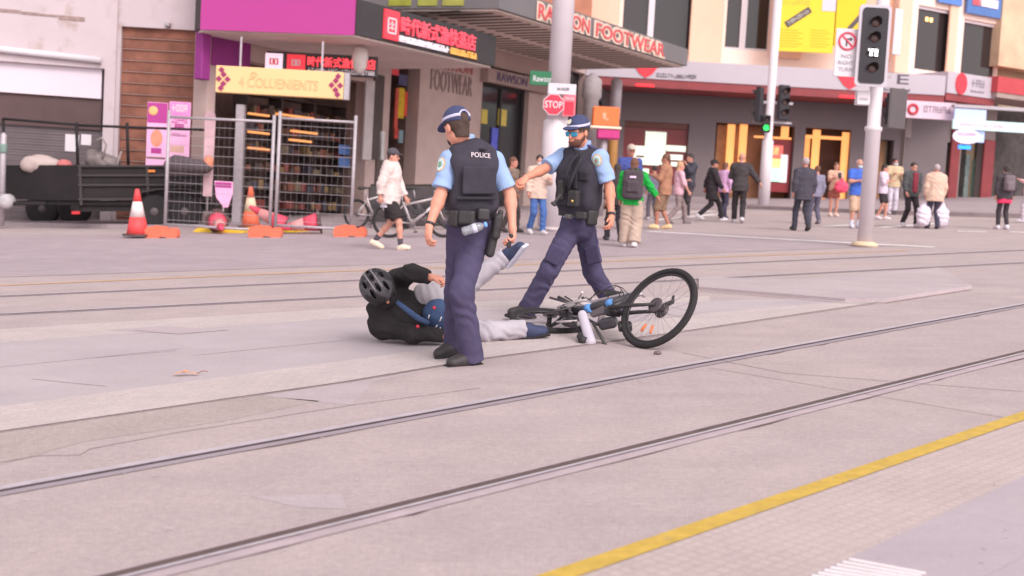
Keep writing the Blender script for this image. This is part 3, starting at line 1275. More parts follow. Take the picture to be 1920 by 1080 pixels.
# hollow shop rooms are dark recesses cut back behind the piers
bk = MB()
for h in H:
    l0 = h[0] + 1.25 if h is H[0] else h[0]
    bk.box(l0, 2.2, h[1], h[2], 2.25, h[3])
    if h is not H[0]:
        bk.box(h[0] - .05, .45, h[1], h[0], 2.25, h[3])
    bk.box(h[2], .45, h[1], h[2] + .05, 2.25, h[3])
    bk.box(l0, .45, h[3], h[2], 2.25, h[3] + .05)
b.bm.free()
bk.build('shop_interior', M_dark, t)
b = MB()
b.box(.9, 2.3, -3, X1 + .2, 9, 10)
b.build('rear_block', M_taupe2, t)
b = MB()
zt = FS.uv(900, 60)[1]
b.box(0, -.02, zt + .6, X1, .0, zt + 5)
b.build('upper_facade', M_brick, t)
h = H[2]
b = MB()
b.box(h[0], .25, h[1], h[2], .28, h[3] - .02)
gl = b.build('shop_window', M_glassd, t)
b = MB()
xm = (h[0] + h[2]) / 2
for x in (h[0] + .04, xm, h[2] - .04):
    b.box(x - .05, .18, h[1], x + .05, .30, h[3])
zb = FS.uv(950, 165)[1]
b.box(h[0], .19, zb - .05, h[2], .29, zb + .05)
b.build('frame', M_black, gl)
b = MB()
h = H[3]
b.box(h[0], .25, h[1], h[2], .28, h[3])
b.build('shop_window', M_glassd, t)
# posters and mannequins behind the entrance glass
for r, c_ in (((903, 205, 914, 232), (200, 180, 90)), ((935, 205, 950, 236), (206, 186, 96)), ((886, 240, 897, 262), (90, 100, 200)), ((922, 240, 936, 280), (96, 104, 205))):
    pbox(FS, r, .20, .24).build('poster', mat('poster_paper', C(*c_), .7, .15, 6), gl)
for r_, c_, nm in (((684, 150, 700, 300), (196, 186, 186), 'pale_panel'), ((700, 140, 718, 300), (84, 74, 72), 'dark_panel'), ((712, 246, 721, 300), (206, 204, 204), 'pale_panel'), ((704, 300, 724, 420), (92, 80, 78), 'dark_panel')):
    pbox(FS, r_, -.06, -.002).build(nm, mat(nm, C(*c_), .7, .12, 2), t)
pbox(FS, (728, 128, 748, 140), .02, .06).build('poster', M_red, t)
for r, c_ in (((748, 140, 764, 160), (84, 78, 110)), ((741, 165, 747, 240), (190, 80, 66)), ((747, 165, 758, 222), (196, 160, 40)), ((758, 172, 764, 218), (214, 80, 60)), ((740, 240, 747, 260), (180, 70, 60)), ((748, 244, 756, 268), (120, 140, 150))):
    pbox(FS, r, .30, .34).build('poster', mat('poster_paper', C(*c_), .7, .2, 5), t)
pbox(FS, (398, 66, 470, 128), -.03, 0).build('purple_panel', M_purple, t)
# purple timber bracket at the left end
b = pbox(FS, (379, 56, 396, 150), -.25, .0, .02)
b.build('purple_pier', M_purple, t)
# FOOTWEAR wall lettering
x0, z0, x1, z1 = FS.rect(808, 132, 886, 172, -.02)
text('lettering', 'FOOTWEAR', mat('bronze_letters', C(150, 130, 128), .6), t, Matrix.Translation(((x0 + x1) / 2, -.02, (z0 + z1) / 2 - .05)), width=(x1 - x0), height=.62, depth=.04)
x0, z0, x1, z1 = FS.rect(816, 122, 886, 138, -.02)
text('lettering', 'RAWSON', mat('dull_red_letters', C(176, 110, 108), .6), t, Matrix.Translation(((x0 + x1) / 2, -.02, (z0 + z1) / 2 + .1)), width=(x1 - x0), height=.32, depth=.04)
x0, z0, x1, z1 = FS.rect(915, 134, 1035, 165, -.30)
b = MB()
b.box(x0, -.30, z0, x1, .0, z1 - .1)
sb = b.build('sign_beam', M_taupe2, t)
text('lettering', 'RAWSON', mat('purple_letters', C(84, 72, 104), .6), sb, Matrix.Translation((x0 + (x1 - x0) * .36, -.31, (z0 + z1) / 2 - .05)), width=(x1 - x0) * .46, height=(z1 - z0) * .5, depth=.02)

# black awning with the magenta end
K = loc_xy(FS, W(672, 0, 28.0))
L_ = loc_xy(FS, W(379, 0, 28.55))
E1 = K[0] + 5.75
zb = (FS.uv(672, 68, K[1])[1] + FS.uv(925, 128, K[1])[1]) / 2
zt = (FS.uv(672, 0, K[1])[1] + FS.uv(925, 65, K[1])[1]) / 2
t = thing('black_awning', 'black street awning with red lettering and a magenta end panel', 'awning', FS.M)
slab([(L_[0], L_[1]), K, (E1, K[1]), (E1, -.03), (L_[0] + .25, -.03)], zb + .05, zt).build('canopy', M_black, t)
slab([(L_[0] + .1, L_[1] + .1), (K[0] - .05, K[1] + .1), (E1 - .06, K[1] + .1), (E1 - .06, -.04), (L_[0] + .35, -.04)], zb, zb + .046).build('soffit', M_soffit, t)
d = (Vector((K[0], K[1], 0)) - Vector((L_[0], L_[1], 0)))
ln = d.length
d.normalize()
Mp = Matrix(((d.x, -d.y, 0, L_[0]), (d.y, d.x, 0, L_[1]), (0, 0, 1, 0), (0, 0, 0, 1)))
b = MB()
b.box(.0, -.05, zb + .02, ln - .05, .0, zt + .9, Mp)
b.build('end_panel', M_magenta, t)


def on(F_, off, r):
    x0, z0, x1, z1 = F_.rect(*r, off)
    return x0, z0, x1, z1


yk = K[1] - .02
x0 = FS.uv(719, 60, yk)[0]
x1 = FS.uv(747, 60, yk)[0]
b = MB()
H0 = zt - zb
b.box(x0, yk - .02, zb + .10, x1, yk + .02, zt - .06)
lg = b.build('logo_panel', glow('lit_red_panel', 232, 58, 72, .25), t)
b = MB()
xc, zc, q = (x0 + x1) / 2, (zb + zt) / 2, (x1 - x0) * .30
for a, c, e, g in ((-1, 1, 1, .78), (-1, -1, 1, -.78), (-1, -1, -.74, 1), (.74, -1, 1, 1), (-.5, .3, .5, .12), (-.5, -.2, .5, -.38), (-.12, -.5, .12, .6)):
    b.box(xc + a * q, yk - .035, zc + c * q * 1.1, xc + e * q, yk - .021, zc + g * q * 1.1)
b.build('emblem', M_whitep, lg)
x2 = FS.uv(891, 90, yk)[0]
text('lettering', '\u6642\u4ee3\u65b0\u5f0f\u6f01\u5feb\u84b8\u5e97', glow('lit_red_letters', 236, 80, 96, .35), t, Matrix.Translation(((x1 + x2) / 2 + .02, yk - .02, zb + H0 * .60)), width=(x2 - x1) * .97, height=H0 * .50, depth=.05, bold=.012)
xm = FS.uv(841, 90, yk)[0]
scrawl('small_lettering', glow('lit_white_letters', 232, 222, 230, .15), t, Matrix.Translation(((x1 + xm) / 2, yk - .005, zb + H0 * .21)), (xm - x1) * .98, H0 * .17, 17, 3, .04)
scrawl('small_lettering', glow('lit_amber_letters', 240, 180, 96, .15), t, Matrix.Translation(((xm + x2) / 2 + .05, yk - .005, zb + H0 * .21)), (x2 - xm) * .98, H0 * .18, 8, 5, .04)
b = MB()
q = FS.uv(688, 100, -3.2)
b.lathe([(.02, .35), (.16, .3), (.20, .1), (.17, -.15), (.08, -.28), (.01, -.3)], Matrix.Translation((q[0], -3.0, zb - .38)), n=14)
b.build('light_dome', mat('frosted_lamp', C(206, 196, 192), .4), t)

# grey awning further along
ya = -4.5
zb2 = (FS.uv(935, 25, ya)[1] + FS.uv(1247, 110, ya)[1]) / 2
zt2 = (FS.uv(1105, 31, ya)[1] + FS.uv(1290, 92, ya)[1]) / 2
xc0, xc1 = FS.uv(935, 25, ya)[0], FS.uv(1289, 110, ya)[0]
L2 = loc_xy(FS, W(672, 0, 33.2))
t = thing('grey_awning', 'wide grey street awning with slatted soffit and red footwear lettering', 'awning', FS.M)
slab([L2, (xc0, ya), (xc1, ya), (xc1 + .3, -.03), (L2[0] + .2, -.03)], zb2 + .05, zt2).build('canopy', M_fascia, t)
slab([(L2[0] + .1, L2[1] + .1), (xc0 + .05, ya + .12), (xc1 - .08, ya + .12), (xc1 + .2, -.04), (L2[0] + .3, -.04)], zb2, zb2 + .046).build('soffit', mat('soffit_paint', C(222, 204, 196), .8, .07, .8), t)
b = MB()
for i in range(26):
    x = xc0 - .2 + (xc1 - xc0 - .1) * i / 25
    for y0_, y1_ in ((-4.1, -2.4), (-2.0, -.4)):
        if x > L2[0] + .4:
            b.box(x, y0_ if x > xc0 else max(y0_, -3.4), zb2 - .012, x + .16, y1_, zb2 + .01)
b.build('soffit_slot', M_slat, t)
d2 = Vector((xc0, ya, 0)) - Vector((L2[0], L2[1], 0))
l2 = d2.length
d2.normalize()
Mp2 = Matrix(((d2.x, -d2.y, 0, L2[0]), (d2.y, d2.x, 0, L2[1]), (0, 0, 1, 0), (0, 0, 0, 1)))
for x0, x1_, c_ in ((.9, 1.55, (150, 152, 62)), (1.75, 2.3, (156, 158, 74)), (2.45, 3.05, (160, 158, 80))):
    b = MB()
    b.box(x0, -.03, zb2 + .12, min(x1_, l2 - .2), -.005, zt2 - .1, Mp2)
    b.build('end_lettering', mat('olive_letters', C(*c_), .7, .2, 4), t)
HH = zt2 - zb2
for word, pa_, pb_ in (('RAWSON', 1003, 1104), ('FOOTWEAR', 1112, 1248)):
    xa, xb = FS.uv(pa_, 60, ya)[0], FS.uv(pb_, 80, ya)[0]
    x_ = Matrix.Translation(((xa + xb) / 2, ya - .02, zb2 + HH * .50))
    bp_ = text('letter_backing', word, mat('letter_cream', C(226, 200, 184, 1.15), .6, .05), t, x_, width=(xb - xa) * 1.0, height=HH * .86, depth=.012, bold=.13)
    text('lettering', word, mat('red_letters', C(214, 84, 90, 1.1), .55, .05), bp_, Matrix.Translation((0, -.012, 0)), width=(xb - xa) * .95, height=HH * .64, depth=.034, bold=.005)

# ---- corner building across the side street
FR = Wall(W(1300, 380, 50.0), 0)
t = thing('corner_building', 'peach corner building with dark grey shopfronts under a pale awning, behind the crowd', 'building', FR.M)
corner = t
op = [(1168, 229, 1289, 345), (1338, 233, 1486, 388), (1506, 241, 1592, 388), (1640, 262, 1672, 388)]
xe = FR.uv(1776, 300)[0]
b, H = wall_holes(FR, (1060, 150, 1776, 400), op, 0, .4)
b.build('wall', M_greyw, t)
up_h = [(1173, -200, 1302, 104), (1368, -200, 1450, 95), (1520, -200, 1600, 90)]
b, HU = wall_holes(FR, (1060, -260, 1700, 150), up_h, -.15, .4)
b.build('upper_wall', M_peach, t)
for r in ((1302, -260, 1364, 124), (1104, -260, 1168, 120), (1455, -260, 1516, 110), (1604, -260, 1690, 112)):
    pbox(FR, r, -.32, -.15, .03).build('pilaster', M_peach2, t)
for h, pr in zip(HU, up_h):
    b = MB()
    b.box(h[0], .2, h[1], h[2], .22, h[3])
    wd = b.build('window', glass('window_glass', (.035, .026, .028)), t)
    b = MB()
    xm = h[0] + (h[2] - h[0]) * .42
    b.box(xm - .12, .05, h[1], xm + .12, .20, h[3])
    b.box(h[0], .06, h[1], h[2], .20, h[1] + .12)
    b.build('frame', M_pole, wd)
    b = MB()
    for i in range(5):
        z = h[1] + .5 + i * .55
        b.box(h[0] + .2, .21, z, h[2] - .2, .215, z + .05)
    b.build('blind', mat('brown_blind', C(96, 74, 70), .8, .3, 2), wd)
b, HU = wall_holes(FR, (1060, 375, 1776, 400), [], -.08, 0)
b.build('plinth', mat('grey_plinth', C(150, 138, 144), .8, .08, 2), t)
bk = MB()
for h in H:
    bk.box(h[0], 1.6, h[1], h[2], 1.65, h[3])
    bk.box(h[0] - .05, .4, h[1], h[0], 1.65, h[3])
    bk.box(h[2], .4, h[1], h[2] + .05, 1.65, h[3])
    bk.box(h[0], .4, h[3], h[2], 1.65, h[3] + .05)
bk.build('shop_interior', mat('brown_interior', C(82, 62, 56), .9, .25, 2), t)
b = MB()
b.box(FR.uv(1060, 300)[0], 1.7, -2, xe, 12, 14)
b.build('rear_block', M_greyw, t)
# red window with pale lit characters
h = H[0]
b = MB()
b.box(h[0], .2, h[1], h[2], .24, h[3])
rw = b.build('red_window', mat('red_window_film', C(124, 48, 52), .35, .12, 1.5), t)
b = MB()
for r in ((1209, 247, 1248, 308), (1178, 273, 1209, 291), (1178, 290, 1192, 302), (1192, 296, 1236, 309), (1249, 273, 1286, 284), (1254, 290, 1280, 300), (1258, 304, 1278, 312), (1198, 316, 1216, 342), (1214, 345, 1230, 352)):
    x0, z0, x1, z1 = FR.rect(*r, .15)
    b.box(x0, .14, z0, x1, .19, z1)
b.build('lit_character', glow('lit_pale_green', 226, 238, 220, .35), rw)
pbox(FR, (1168, 229, 1289, 240), .1, .2).build('frame', mat('dull_brown', C(110, 72, 66), .7), rw)
# doorways with glowing orange bars
dw = pbox(FR, (1338, 233, 1486, 388), 1.2, 1.25).build('doorway', mat('tan_lining', C(150, 108, 84), .8, .25, 1.5), t)
OR = glow('orange_light_bar', 250, 160, 92, .55)
for r in ((1362, 233, 1376, 330), (1385, 233, 1399, 330), (1465, 234, 1479, 260)):
    pbox(FR, r, .22, .32).build('light_bar', OR, dw)
pbox(FR, (1414, 256, 1484, 260), .16, .22).build('light_bar', OR, dw)
for r in ((1342, 234, 1360, 340), (1377, 234, 1384, 330)):
    pbox(FR, r, .7, .8).build('curtain', mat('tan_curtain', C(176, 132, 100), .8, .2, 3), dw)
pp = pbox(FR, (1436, 262, 1482, 360), .25, .3)
rp_ = pp.build('red_panel', mat('red_window_film', C(140, 42, 50), .4, .1, 2), dw)
for r, c_, e in (((1436, 272, 1468, 300), (236, 110, 100), .3), ((1446, 276, 1460, 290), (246, 220, 150), .3), ((1436, 298, 1464, 316), (232, 236, 130), .45), ((1434, 315, 1466, 340), (170, 240, 214), .5), ((1463, 290, 1476, 342), (226, 220, 230), .35)):
    pbox(FR, r, .20 - e * .05, .245).build('lit_poster', glow('lit_poster', *c_, e), rp_)
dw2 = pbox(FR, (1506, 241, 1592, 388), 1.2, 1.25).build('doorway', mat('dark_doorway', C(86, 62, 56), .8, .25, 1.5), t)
for r, o_ in (((1520, 243, 1534, 388), .22), ((1575, 248, 1588, 388), .22), ((1508, 255, 1592, 261), .16), ((1523, 371, 1548, 376), .3), ((1508, 258, 1518, 300), .6)):
    pbox(FR, r, o_, o_ + .08).build('light_bar', OR, dw2)
pbox(FR, (1640, 262, 1655, 388), .5, .55).build('curtain', mat('tan_curtain', C(176, 132, 100), .8, .2, 3), t)
# the pale awning and its red edge
t = thing('pale_awning', 'long pale lilac awning with a red lower edge over the dark grey shopfronts', 'awning', FR.M)
x0, z0, x1, z1 = FR.rect(1098, 123, 1774, 160, -2.4)
fa = MB().box(x0, -2.4, z0, x1, -.16, z1).build('fascia', M_lilac, t)
x0r, z0r, x1r, _ = FR.rect(1098, 158, 1774, 176, -2.36)
MB().box(x0, -2.36, z0 - .32, x1, -.16, z0 - .003).build('red_edge', M_redtrim, t)
MB().box(FR.uv(1447, 140, -2.4)[0], -2.42, z0 - .002, FR.uv(1455, 140, -2.4)[0], -2.401, z1).build('red_stripe', M_redtrim, fa)
for cx in (1210, 1594):
    xq = FR.uv(cx, 150, -2.4)[0]
    b = MB()
    b.prism([(xq - .5, z0 + .52), (xq - .34, z0 + .62), (xq, z0 + .50), (xq + .34, z0 + .62), (xq + .5, z0 + .52), (xq + .26, z0 + .2), (xq, z0 + .02), (xq - .26, z0 + .2)], -2.44, -2.402)
    b.build('heart_emblem', mat('bright_red', C(236, 60, 74), .5), fa)
    MB().box(xq - .35, -2.40, z0 - .30, xq + .35, -2.363, z0 - .22).build('red_lamp', glow('red_lamp', 250, 40, 50, 1.2), t)
scrawl('small_lettering', mat('dark_letters', C(84, 76, 84), .6), fa, Matrix.Translation((FR.uv(1268, 146, -2.4)[0], -2.403, z0 + .16)), 1.55, .15, 14, 7)
text('lettering', 'E', mat('dark_letters', C(84, 76, 84), .6), fa, Matrix.Translation((FR.uv(1693, 152, -2.4)[0], -2.41, z0 + .52)), width=.45, height=.36, depth=.01)
scrawl('small_lettering', mat('dark_letters', C(84, 76, 84), .6), fa, Matrix.Translation((FR.uv(1680, 164, -2.4)[0], -2.403, z0 + .12)), 1.1, .12, 11, 9)

# right-hand wing of the corner building, turning away
FC = Wall(W(1692, 380, 49.9), 30)
t = thing('corner_wing', 'peach and tan wing with tall dark windows and red shop columns at the far right', 'building', FC.M)
b, HW = wall_holes(FC, (1694, -260, 1885, 150), [(1718, 14, 1786, 134), (1804, 40, 1872, 148), (1722, -200, 1790, -8), (1812, -200, 1882, 2)], 0, .4)
b.build('upper_wall', M_peach, t)
for r in ((1690, -200, 1716, 140), (1787, -200, 1803, 146)):
    pbox(FC, r, -.12, 0, .03).build('pilaster', M_peach2, t)
for i, h in enumerate(HW):
    wd = MB().box(h[0], .2, h[1], h[2], .22, h[3]).build('window', glass('window_glass', (.035, .026, .028)), t)
    MB().box(h[0], .1, h[3] - .12, h[2], .2, h[3]).build('frame', M_pole, wd)
    if i == 0:
        zz = h[3] - (h[3] - h[1]) * .22
        for u in (.30, .42):
            MB().box(h[0] + (h[2] - h[0]) * u, .14, zz, h[0] + (h[2] - h[0]) * (u + .06), .18, zz + .16).build('ceiling_lamp', glow('warm_lamp', 255, 190, 120, 1.5), wd)
for r, c_ in (((1762, -40, 1806, 8), (92, 130, 196)), ((1816, -60, 1880, 30), (86, 118, 176))):
    bn = pbox(FC, r, -.2, -.12).build('banner', mat('blue_banner', C(*c_), .7, .08, 2), t)
for r, c_ in (((1826, -30, 1842, 10), (230, 90, 100)), ((1836, -2, 1872, 14), (226, 214, 226))):
    pbox(FC, r, -.23, -.205).build('banner_mark', mat('banner_mark', C(*c_), .7), bn)
b, HL = wall_holes(FC, (1694, 176, 1990, 420), [(1692, 262, 1782, 420), (1800, 200, 1842, 420), (1862, 200, 1990, 420)], 0, .35)
b.build('wall', mat('grey_beige_wall', C(140, 126, 124), .8, .1, 1), t)
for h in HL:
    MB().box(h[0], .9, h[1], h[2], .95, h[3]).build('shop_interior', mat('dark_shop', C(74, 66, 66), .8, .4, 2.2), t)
for r in ((1783, 190, 1800, 400), (1842, 262, 1862, 400)):
    pbox(FC, r, -.1, .0, .02).build('red_column', mat('red_column_paint', C(134, 58, 62), .6, .12, 2), t)
for i, r in enumerate(((1702, 278, 1716, 330), (1722, 284, 1736, 320), (1742, 290, 1754, 350), (1808, 290, 1816, 392), (1822, 300, 1834, 392))):
    pbox(FC, r, .4, .45).build('shelf_goods', mat('shelf_goods', C(*((150, 140, 100), (160, 146, 104), (150, 150, 110), (110, 120, 118), (90, 110, 100))[i]), .7, .4, 7), t)
MB().box(-.3, 1.0, -2, 22, 12, 13).build('rear_block', M_tan, t)
pbox(FC, (1886, -260, 2200, 150), -.25, .4).build('tan_wall', M_tan, t)
xa, za, xb, zb_ = FC.rect(1776, 140, 1868, 180, -1.9)
t2 = thing('corner_awning', 'pale awning end with a red emblem at the far right corner', 'awning', FC.M)
fa = MB().box(xa, -1.9, za, xb, -.01, zb_).build('fascia', M_lilac, t2)
MB().box(xa + .02, -1.86, za - .28, xb, -.01, za - .003).build('red_edge', M_redtrim, t2)
MB().prism([(xa + (xb - xa) * .27 + .32 * math.cos(a * .5236), (za + zb_) / 2 + .42 * math.sin(a * .5236)) for a in range(12)], -1.95, -1.902).build('emblem', mat('bright_red', C(236, 60, 74), .5), fa)
scrawl('lettering', mat('grey_letters', C(140, 130, 142), .6), fa, Matrix.Translation((xa + (xb - xa) * .62, -1.903, (za + zb_) / 2 + .1)), .8, .30, 3, 2)
scrawl('small_lettering', mat('grey_letters', C(140, 130, 142), .6), fa, Matrix.Translation((xa + (xb - xa) * .62, -1.903, (za + zb_) / 2 - .22)), .8, .10, 9, 4)
xa, za, xb, zb_ = FC.rect(1870, 150, 2010, 182, -2.2)
t3 = thing('red_awning', 'red awning cut off by the right edge of the photo', 'awning', FC.M)
MB().box(xa, -2.2, za, xb, -.26, zb_ - .06).build('canopy', mat('red_awning_cloth', C(186, 72, 78), .7, .08, 2), t3)
MB().box(xa + .05, -2.16, za - .2, xb, -.26, za - .003).build('lining', M_taupe2, t3)


# ---- hanging and lit signs
def sign_box(name, label, cat, px, py, D, heading, w, h, m, depth=.12, bracket=None, up=UP):
    t = thing(name, label, cat, frame(W(px, py, D), heading, up))
    MB().box(-w / 2, -depth / 2, -h / 2, w / 2, depth / 2, h / 2, bev=.01).build('panel', m, t)
    return t


k = 27.4 / 2300
t = sign_box('lightbox_sign', 'cream lightbox sign with thin lettering and purple ornaments, hung above the wire fence', 'shop sign', 526, 155, 27.4, 0, 236 * k, 49 * k, mat('lit_cream', C(238, 196, 142, 1.15), .5, .03, 2, emit=.06), .22)
text('lettering', '4 COLUENIENTS', mat('tan_letters', C(222, 176, 128), .6), t, Matrix.Translation((-.02, -.122, -.03)), width=146 * k, height=18 * k, depth=.01)
text('lettering', '\u00d6', mat('tan_letters', C(222, 176, 128), .6), t, Matrix.Translation((-48 * k, -.122, 12 * k)), width=13 * k, height=9 * k, depth=.01)
for sg in (-1, 1):
    b = MB()
    for i, (rx, rz) in enumerate(((0, 0), (.10, .10), (.10, -.10), (.05, .2), (.05, -.2), (.19, 0))):
        cx, cz = sg * (112 * k - rx), rz
        b.prism([(cx - .07, cz), (cx, cz + .07), (cx + .07, cz), (cx, cz - .07)], -.124, -.112)
    b.build('ornament', mat('plum_ornament', C(150, 50, 96), .6), t)
MB().box(119 * k, -.10, -25 * k, 128 * k, .10, 24 * k).build('side_cap', M_alu, t)
for x in (-.9, .9):
    MB().box(x - .02, -.02, .28, x + .02, .02, .95).build('hanger', M_alu, t)

k = 29.6 / 2300
t = sign_box('led_sign', 'black sign with glowing red characters under the black awning', 'shop sign', 604, 121, 29.6, -1, 206 * k, 38 * k, M_black, .14)
for a, b_, nm in ((-104, -72, 'pale'), (-64, -30, 'red')):
    m_ = glow('lit_pale_panel', 236, 206, 222, .35) if nm == 'pale' else glow('lit_red_panel', 232, 58, 72, .5)
    lp = MB().box(a * k, -.10, -14 * k, b_ * k, -.071, 15 * k).build('logo_panel', m_, t)
    b = MB()
    xc, q = (a + b_) / 2 * k, 8 * k
    for u, v, e, g in ((-1, 1, 1, .7), (-1, -1, 1, -.7), (-1, -1, -.7, 1), (.7, -1, 1, 1), (-.3, -.6, .3, .6)):
        b.box(xc + u * q, -.112, v * q * .7, xc + e * q, -.101, g * q * .7)
    b.build('emblem', M_whitep if nm == 'red' else M_red, lp)
text('lettering', '\u6642\u4ee3\u65b0\u5f0f\u6f01\u5feb\u84b8\u5e97', glow('lit_red_letters', 240, 66, 76, .8), t, Matrix.Translation((37 * k, -.085, 4 * k)), width=126 * k, height=19 * k, depth=.03, bold=.015)
scrawl('small_lettering', M_whitep, t, Matrix.Translation((37 * k, -.071, -12 * k)), 124 * k, 8 * k, 20, 6, .03)

k = 46.5 / 2300
t = sign_box('hanging_sign', 'white hanging sign with a red ring emblem below the pale awning at right', 'shop sign', 1740, 207, 46.5, 3, 100 * k, 32 * k, mat('sign_pink_white', C(214, 188, 202), .5, .03), .15)
b = MB()
b.tube([(-30 * k + .17 * math.cos(a * .3927), -.085, .17 * math.sin(a * .3927)) for a in range(16)], .055, 8, closed=True)
b.build('emblem', mat('deep_red', C(190, 56, 72), .5), t)
scrawl('lettering', mat('grey_letters', C(150, 132, 146), .6), t, Matrix.Translation((16 * k, -.077, 2 * k)), 52 * k, 12 * k, 6, 8)
LIT = glow('lit_blue_white', 176, 192, 232, .16)
k = 46 / 2300
t = thing('lit_sign', 'blue white lit sign cluster with an oval panel beside the red shop columns', 'shop sign', frame(W(1830, 240, 46), 3))
MB().box(-42 * k, .02, 10 * k, 18 * k, .10, 34 * k).build('upper_panel', LIT, t)
MB().box(-14 * k, .03, -26 * k, 18 * k, .11, -5 * k).build('lower_panel', LIT, t)
st_ = MB().box(-46 * k, -.10, -4 * k, 110 * k, .018, 14 * k).build('strip_panel', glow('lit_mint_white', 188, 214, 214, .18), t)
scrawl('small_lettering', mat('pale_red_letters', C(214, 176, 196), .5), st_, Matrix.Translation((8 * k, -.102, 5 * k)), 84 * k, 6 * k, 13, 12)
b = MB()
b.prism([((-20 + 26 * math.cos(a * .2618)) * k, (-17 + 14 * math.sin(a * .2618)) * k) for a in range(24)], -.16, -.11)
ov = b.build('oval_panel', glow('lit_white', 214, 204, 226, .15), t)
scrawl('small_lettering', mat('pink_letters', C(236, 150, 180), .5), ov, Matrix.Translation((-20 * k, -.162, -13 * k)), 34 * k, 5 * k, 7, 13)
MB().box(-30 * k, -.05, -40 * k, -8 * k, .05, -33 * k).build('blue_lamp', glow('blue_lamp', 40, 130, 255, 1.2), t)
b = MB()
b.box(-44 * k, .0, 36 * k, 110 * k, .3, 42 * k)
b.build('upper_rail', M_alu, t)
# yellow banner on the corner building
k = 48.5 / 2300
t = thing('yellow_banner', 'yellow two panel banner with a grey diagonal bar, hung on the peach upper wall', 'banner', frame(W(1514, 30, 48.5), -4))
YB = mat('yellow_banner_cloth', C(236, 204, 62), .7, .03, 1)
bw = MB().box(-57 * k, -.03, -66 * k, 50 * k, .03, 130 * k).build('panel', YB, t)
MB().box(52 * k, -.03, -54 * k, 104 * k, .03, 130 * k).build('panel', mat('yellow_banner_side', C(238, 196, 50), .7, .03, 1), t)
Mr = Matrix.Translation((-17 * k, 0, -3 * k)) @ Matrix.Rotation(math.radians(-36), 4, 'Y')
br = MB().box(-26 * k, -.05, -6 * k, 26 * k, -.031, 6 * k, Mr).build('diagonal_bar', mat('charcoal_bar', C(92, 84, 84), .6), bw)
scrawl('small_lettering', mat('pale_letters', C(200, 190, 180), .6), br, Mr @ Matrix.Translation((0, -.052, 0)), 44 * k, 6 * k, 9, 14, .006)
Mr2 = Matrix.Translation((88 * k, 0, -6 * k)) @ Matrix.Rotation(math.radians(-52), 4, 'Y')
MB().box(-20 * k, -.05, -4 * k, 20 * k, -.031, 4 * k, Mr2).build('diagonal_bar', mat('charcoal_bar', C(92, 84, 84), .6), t)
MB().box(25 * k, -.045, 10 * k, 50 * k, -.031, 44 * k).build('white_label', M_whitep, bw)
b = MB()
for i in range(7):
    z = (-28 - i * 5.0) * k
    b.box(-50 * k, -.036, z, (-50 + (44 if i % 2 else 36)) * k, -.031, z + 1.6 * k)
    b.box(8 * k, -.036, z + 2 * k, (8 + (36 if i % 2 else 30)) * k, -.031, z + 3.4 * k)
b.build('small_print', mat('olive_print', C(206, 172, 50), .7), bw)
scrawl('lettering', mat('olive_print', C(212, 184, 72), .7), bw, Matrix.Translation((-22 * k, -.031, 26 * k)), 50 * k, 13 * k, 6, 15, .006)


# ------------------------------------------------------------------ street furniture
def pole_thing(name, label, px, py, parts, M0=None):
    t = thing(name, label, 'pole', M0 or frame(G(px, py), 0))
    return t


t = thing('street_pole', 'thick white street pole carrying a red stop sign behind the facing police officer', 'pole', frame(G(1032, 432), 0))
MB().lathe([(.30, 0), (.30, 2.42), (.255, 2.47)], n=28).build('lower_shaft', M_pole, t)
MB().lathe([(.250, 2.44), (.235, 10.5), (.02, 10.55)], n=28).build('shaft', M_pole, t)
MB().lathe([(.33, 0), (.33, .06), (.31, .08)], n=28).build('base_plate', mat('pale_steel', C(190, 176, 178), .5), t)
D1 = G(1032, 432).y


def plate(name, label, cat, px, py, D, wpx, hpx, m, heading=0, shape=None, depth=.03, group=None):
    k = D / 2300
    t = thing(name, label, cat, frame(W(px, py, D), heading), group)
    b = MB()
    wd, h = wpx * k / 2, hpx * k / 2
    if shape:
        b.prism([(wd * math.cos(2 * math.pi * (i + .5) / shape), h * math.sin(2 * math.pi * (i + .5) / shape)) for i in range(shape)], -depth / 2, depth / 2)
    else:
        b.box(-wd, -depth / 2, -h, wd, depth / 2, h, bev=.008)
    b.build('plate', m, t)
    return t, k


M_sred = mat('stop_red', C(226, 58, 80), .45, .04, 3)
t, k = plate('stop_sign', 'red stop sign with white lettering on the thick white pole', 'road sign', 1038, 196, D1 - .40, 42, 42, M_whitep, 0, 8)
MB().prism([(19.4 * k * math.cos(math.pi * (i + .5) / 4), 19.4 * k * math.sin(math.pi * (i + .5) / 4)) for i in range(8)], -.022, -.016).build('red_face', M_sred, t)
text('lettering', 'STOP', M_whitep, t, Matrix.Translation((0, -.027, 0)), width=33 * k, height=13 * k, depth=.008, bold=.02)
t, k = plate('red_plate_sign', 'upright red plate sign right of the round stop sign on the white pole', 'road sign', 1067, 198, D1 - .34, 24, 40, mat('pale_red', C(232, 120, 134), .5, .04), -10)
MB().box(-8 * k, -.024, -17 * k, 9 * k, -.016, 7 * k).build('red_face', M_sred, t)
scrawl('small_lettering', M_whitep, t, Matrix.Translation((0, -.016, 13 * k)), 18 * k, 5 * k, 6, 21, .006)
t, k = plate('white_plate_sign', 'white plate sign with small dark marks above the stop sign', 'road sign', 1054, 167, D1 - .34, 52, 20, M_whitep, 0)
scrawl('small_lettering', mat('dark_letters', C(84, 76, 84), .6), t, Matrix.Translation((2 * k, -.016, 0)), 22 * k, 5 * k, 7, 22, .006)
t, k = plate('street_name_sign', 'green street name sign with white lettering left of the thick white pole', 'street sign', 1019, 147, D1 - .05, 50, 26, mat('sign_green', C(46, 112, 78), .5, .05), 0)
text('lettering', 'Rawson', M_whitep, t, Matrix.Translation((-1 * k, -.018, -1 * k)), width=36 * k, height=11 * k, depth=.006, bold=.01)


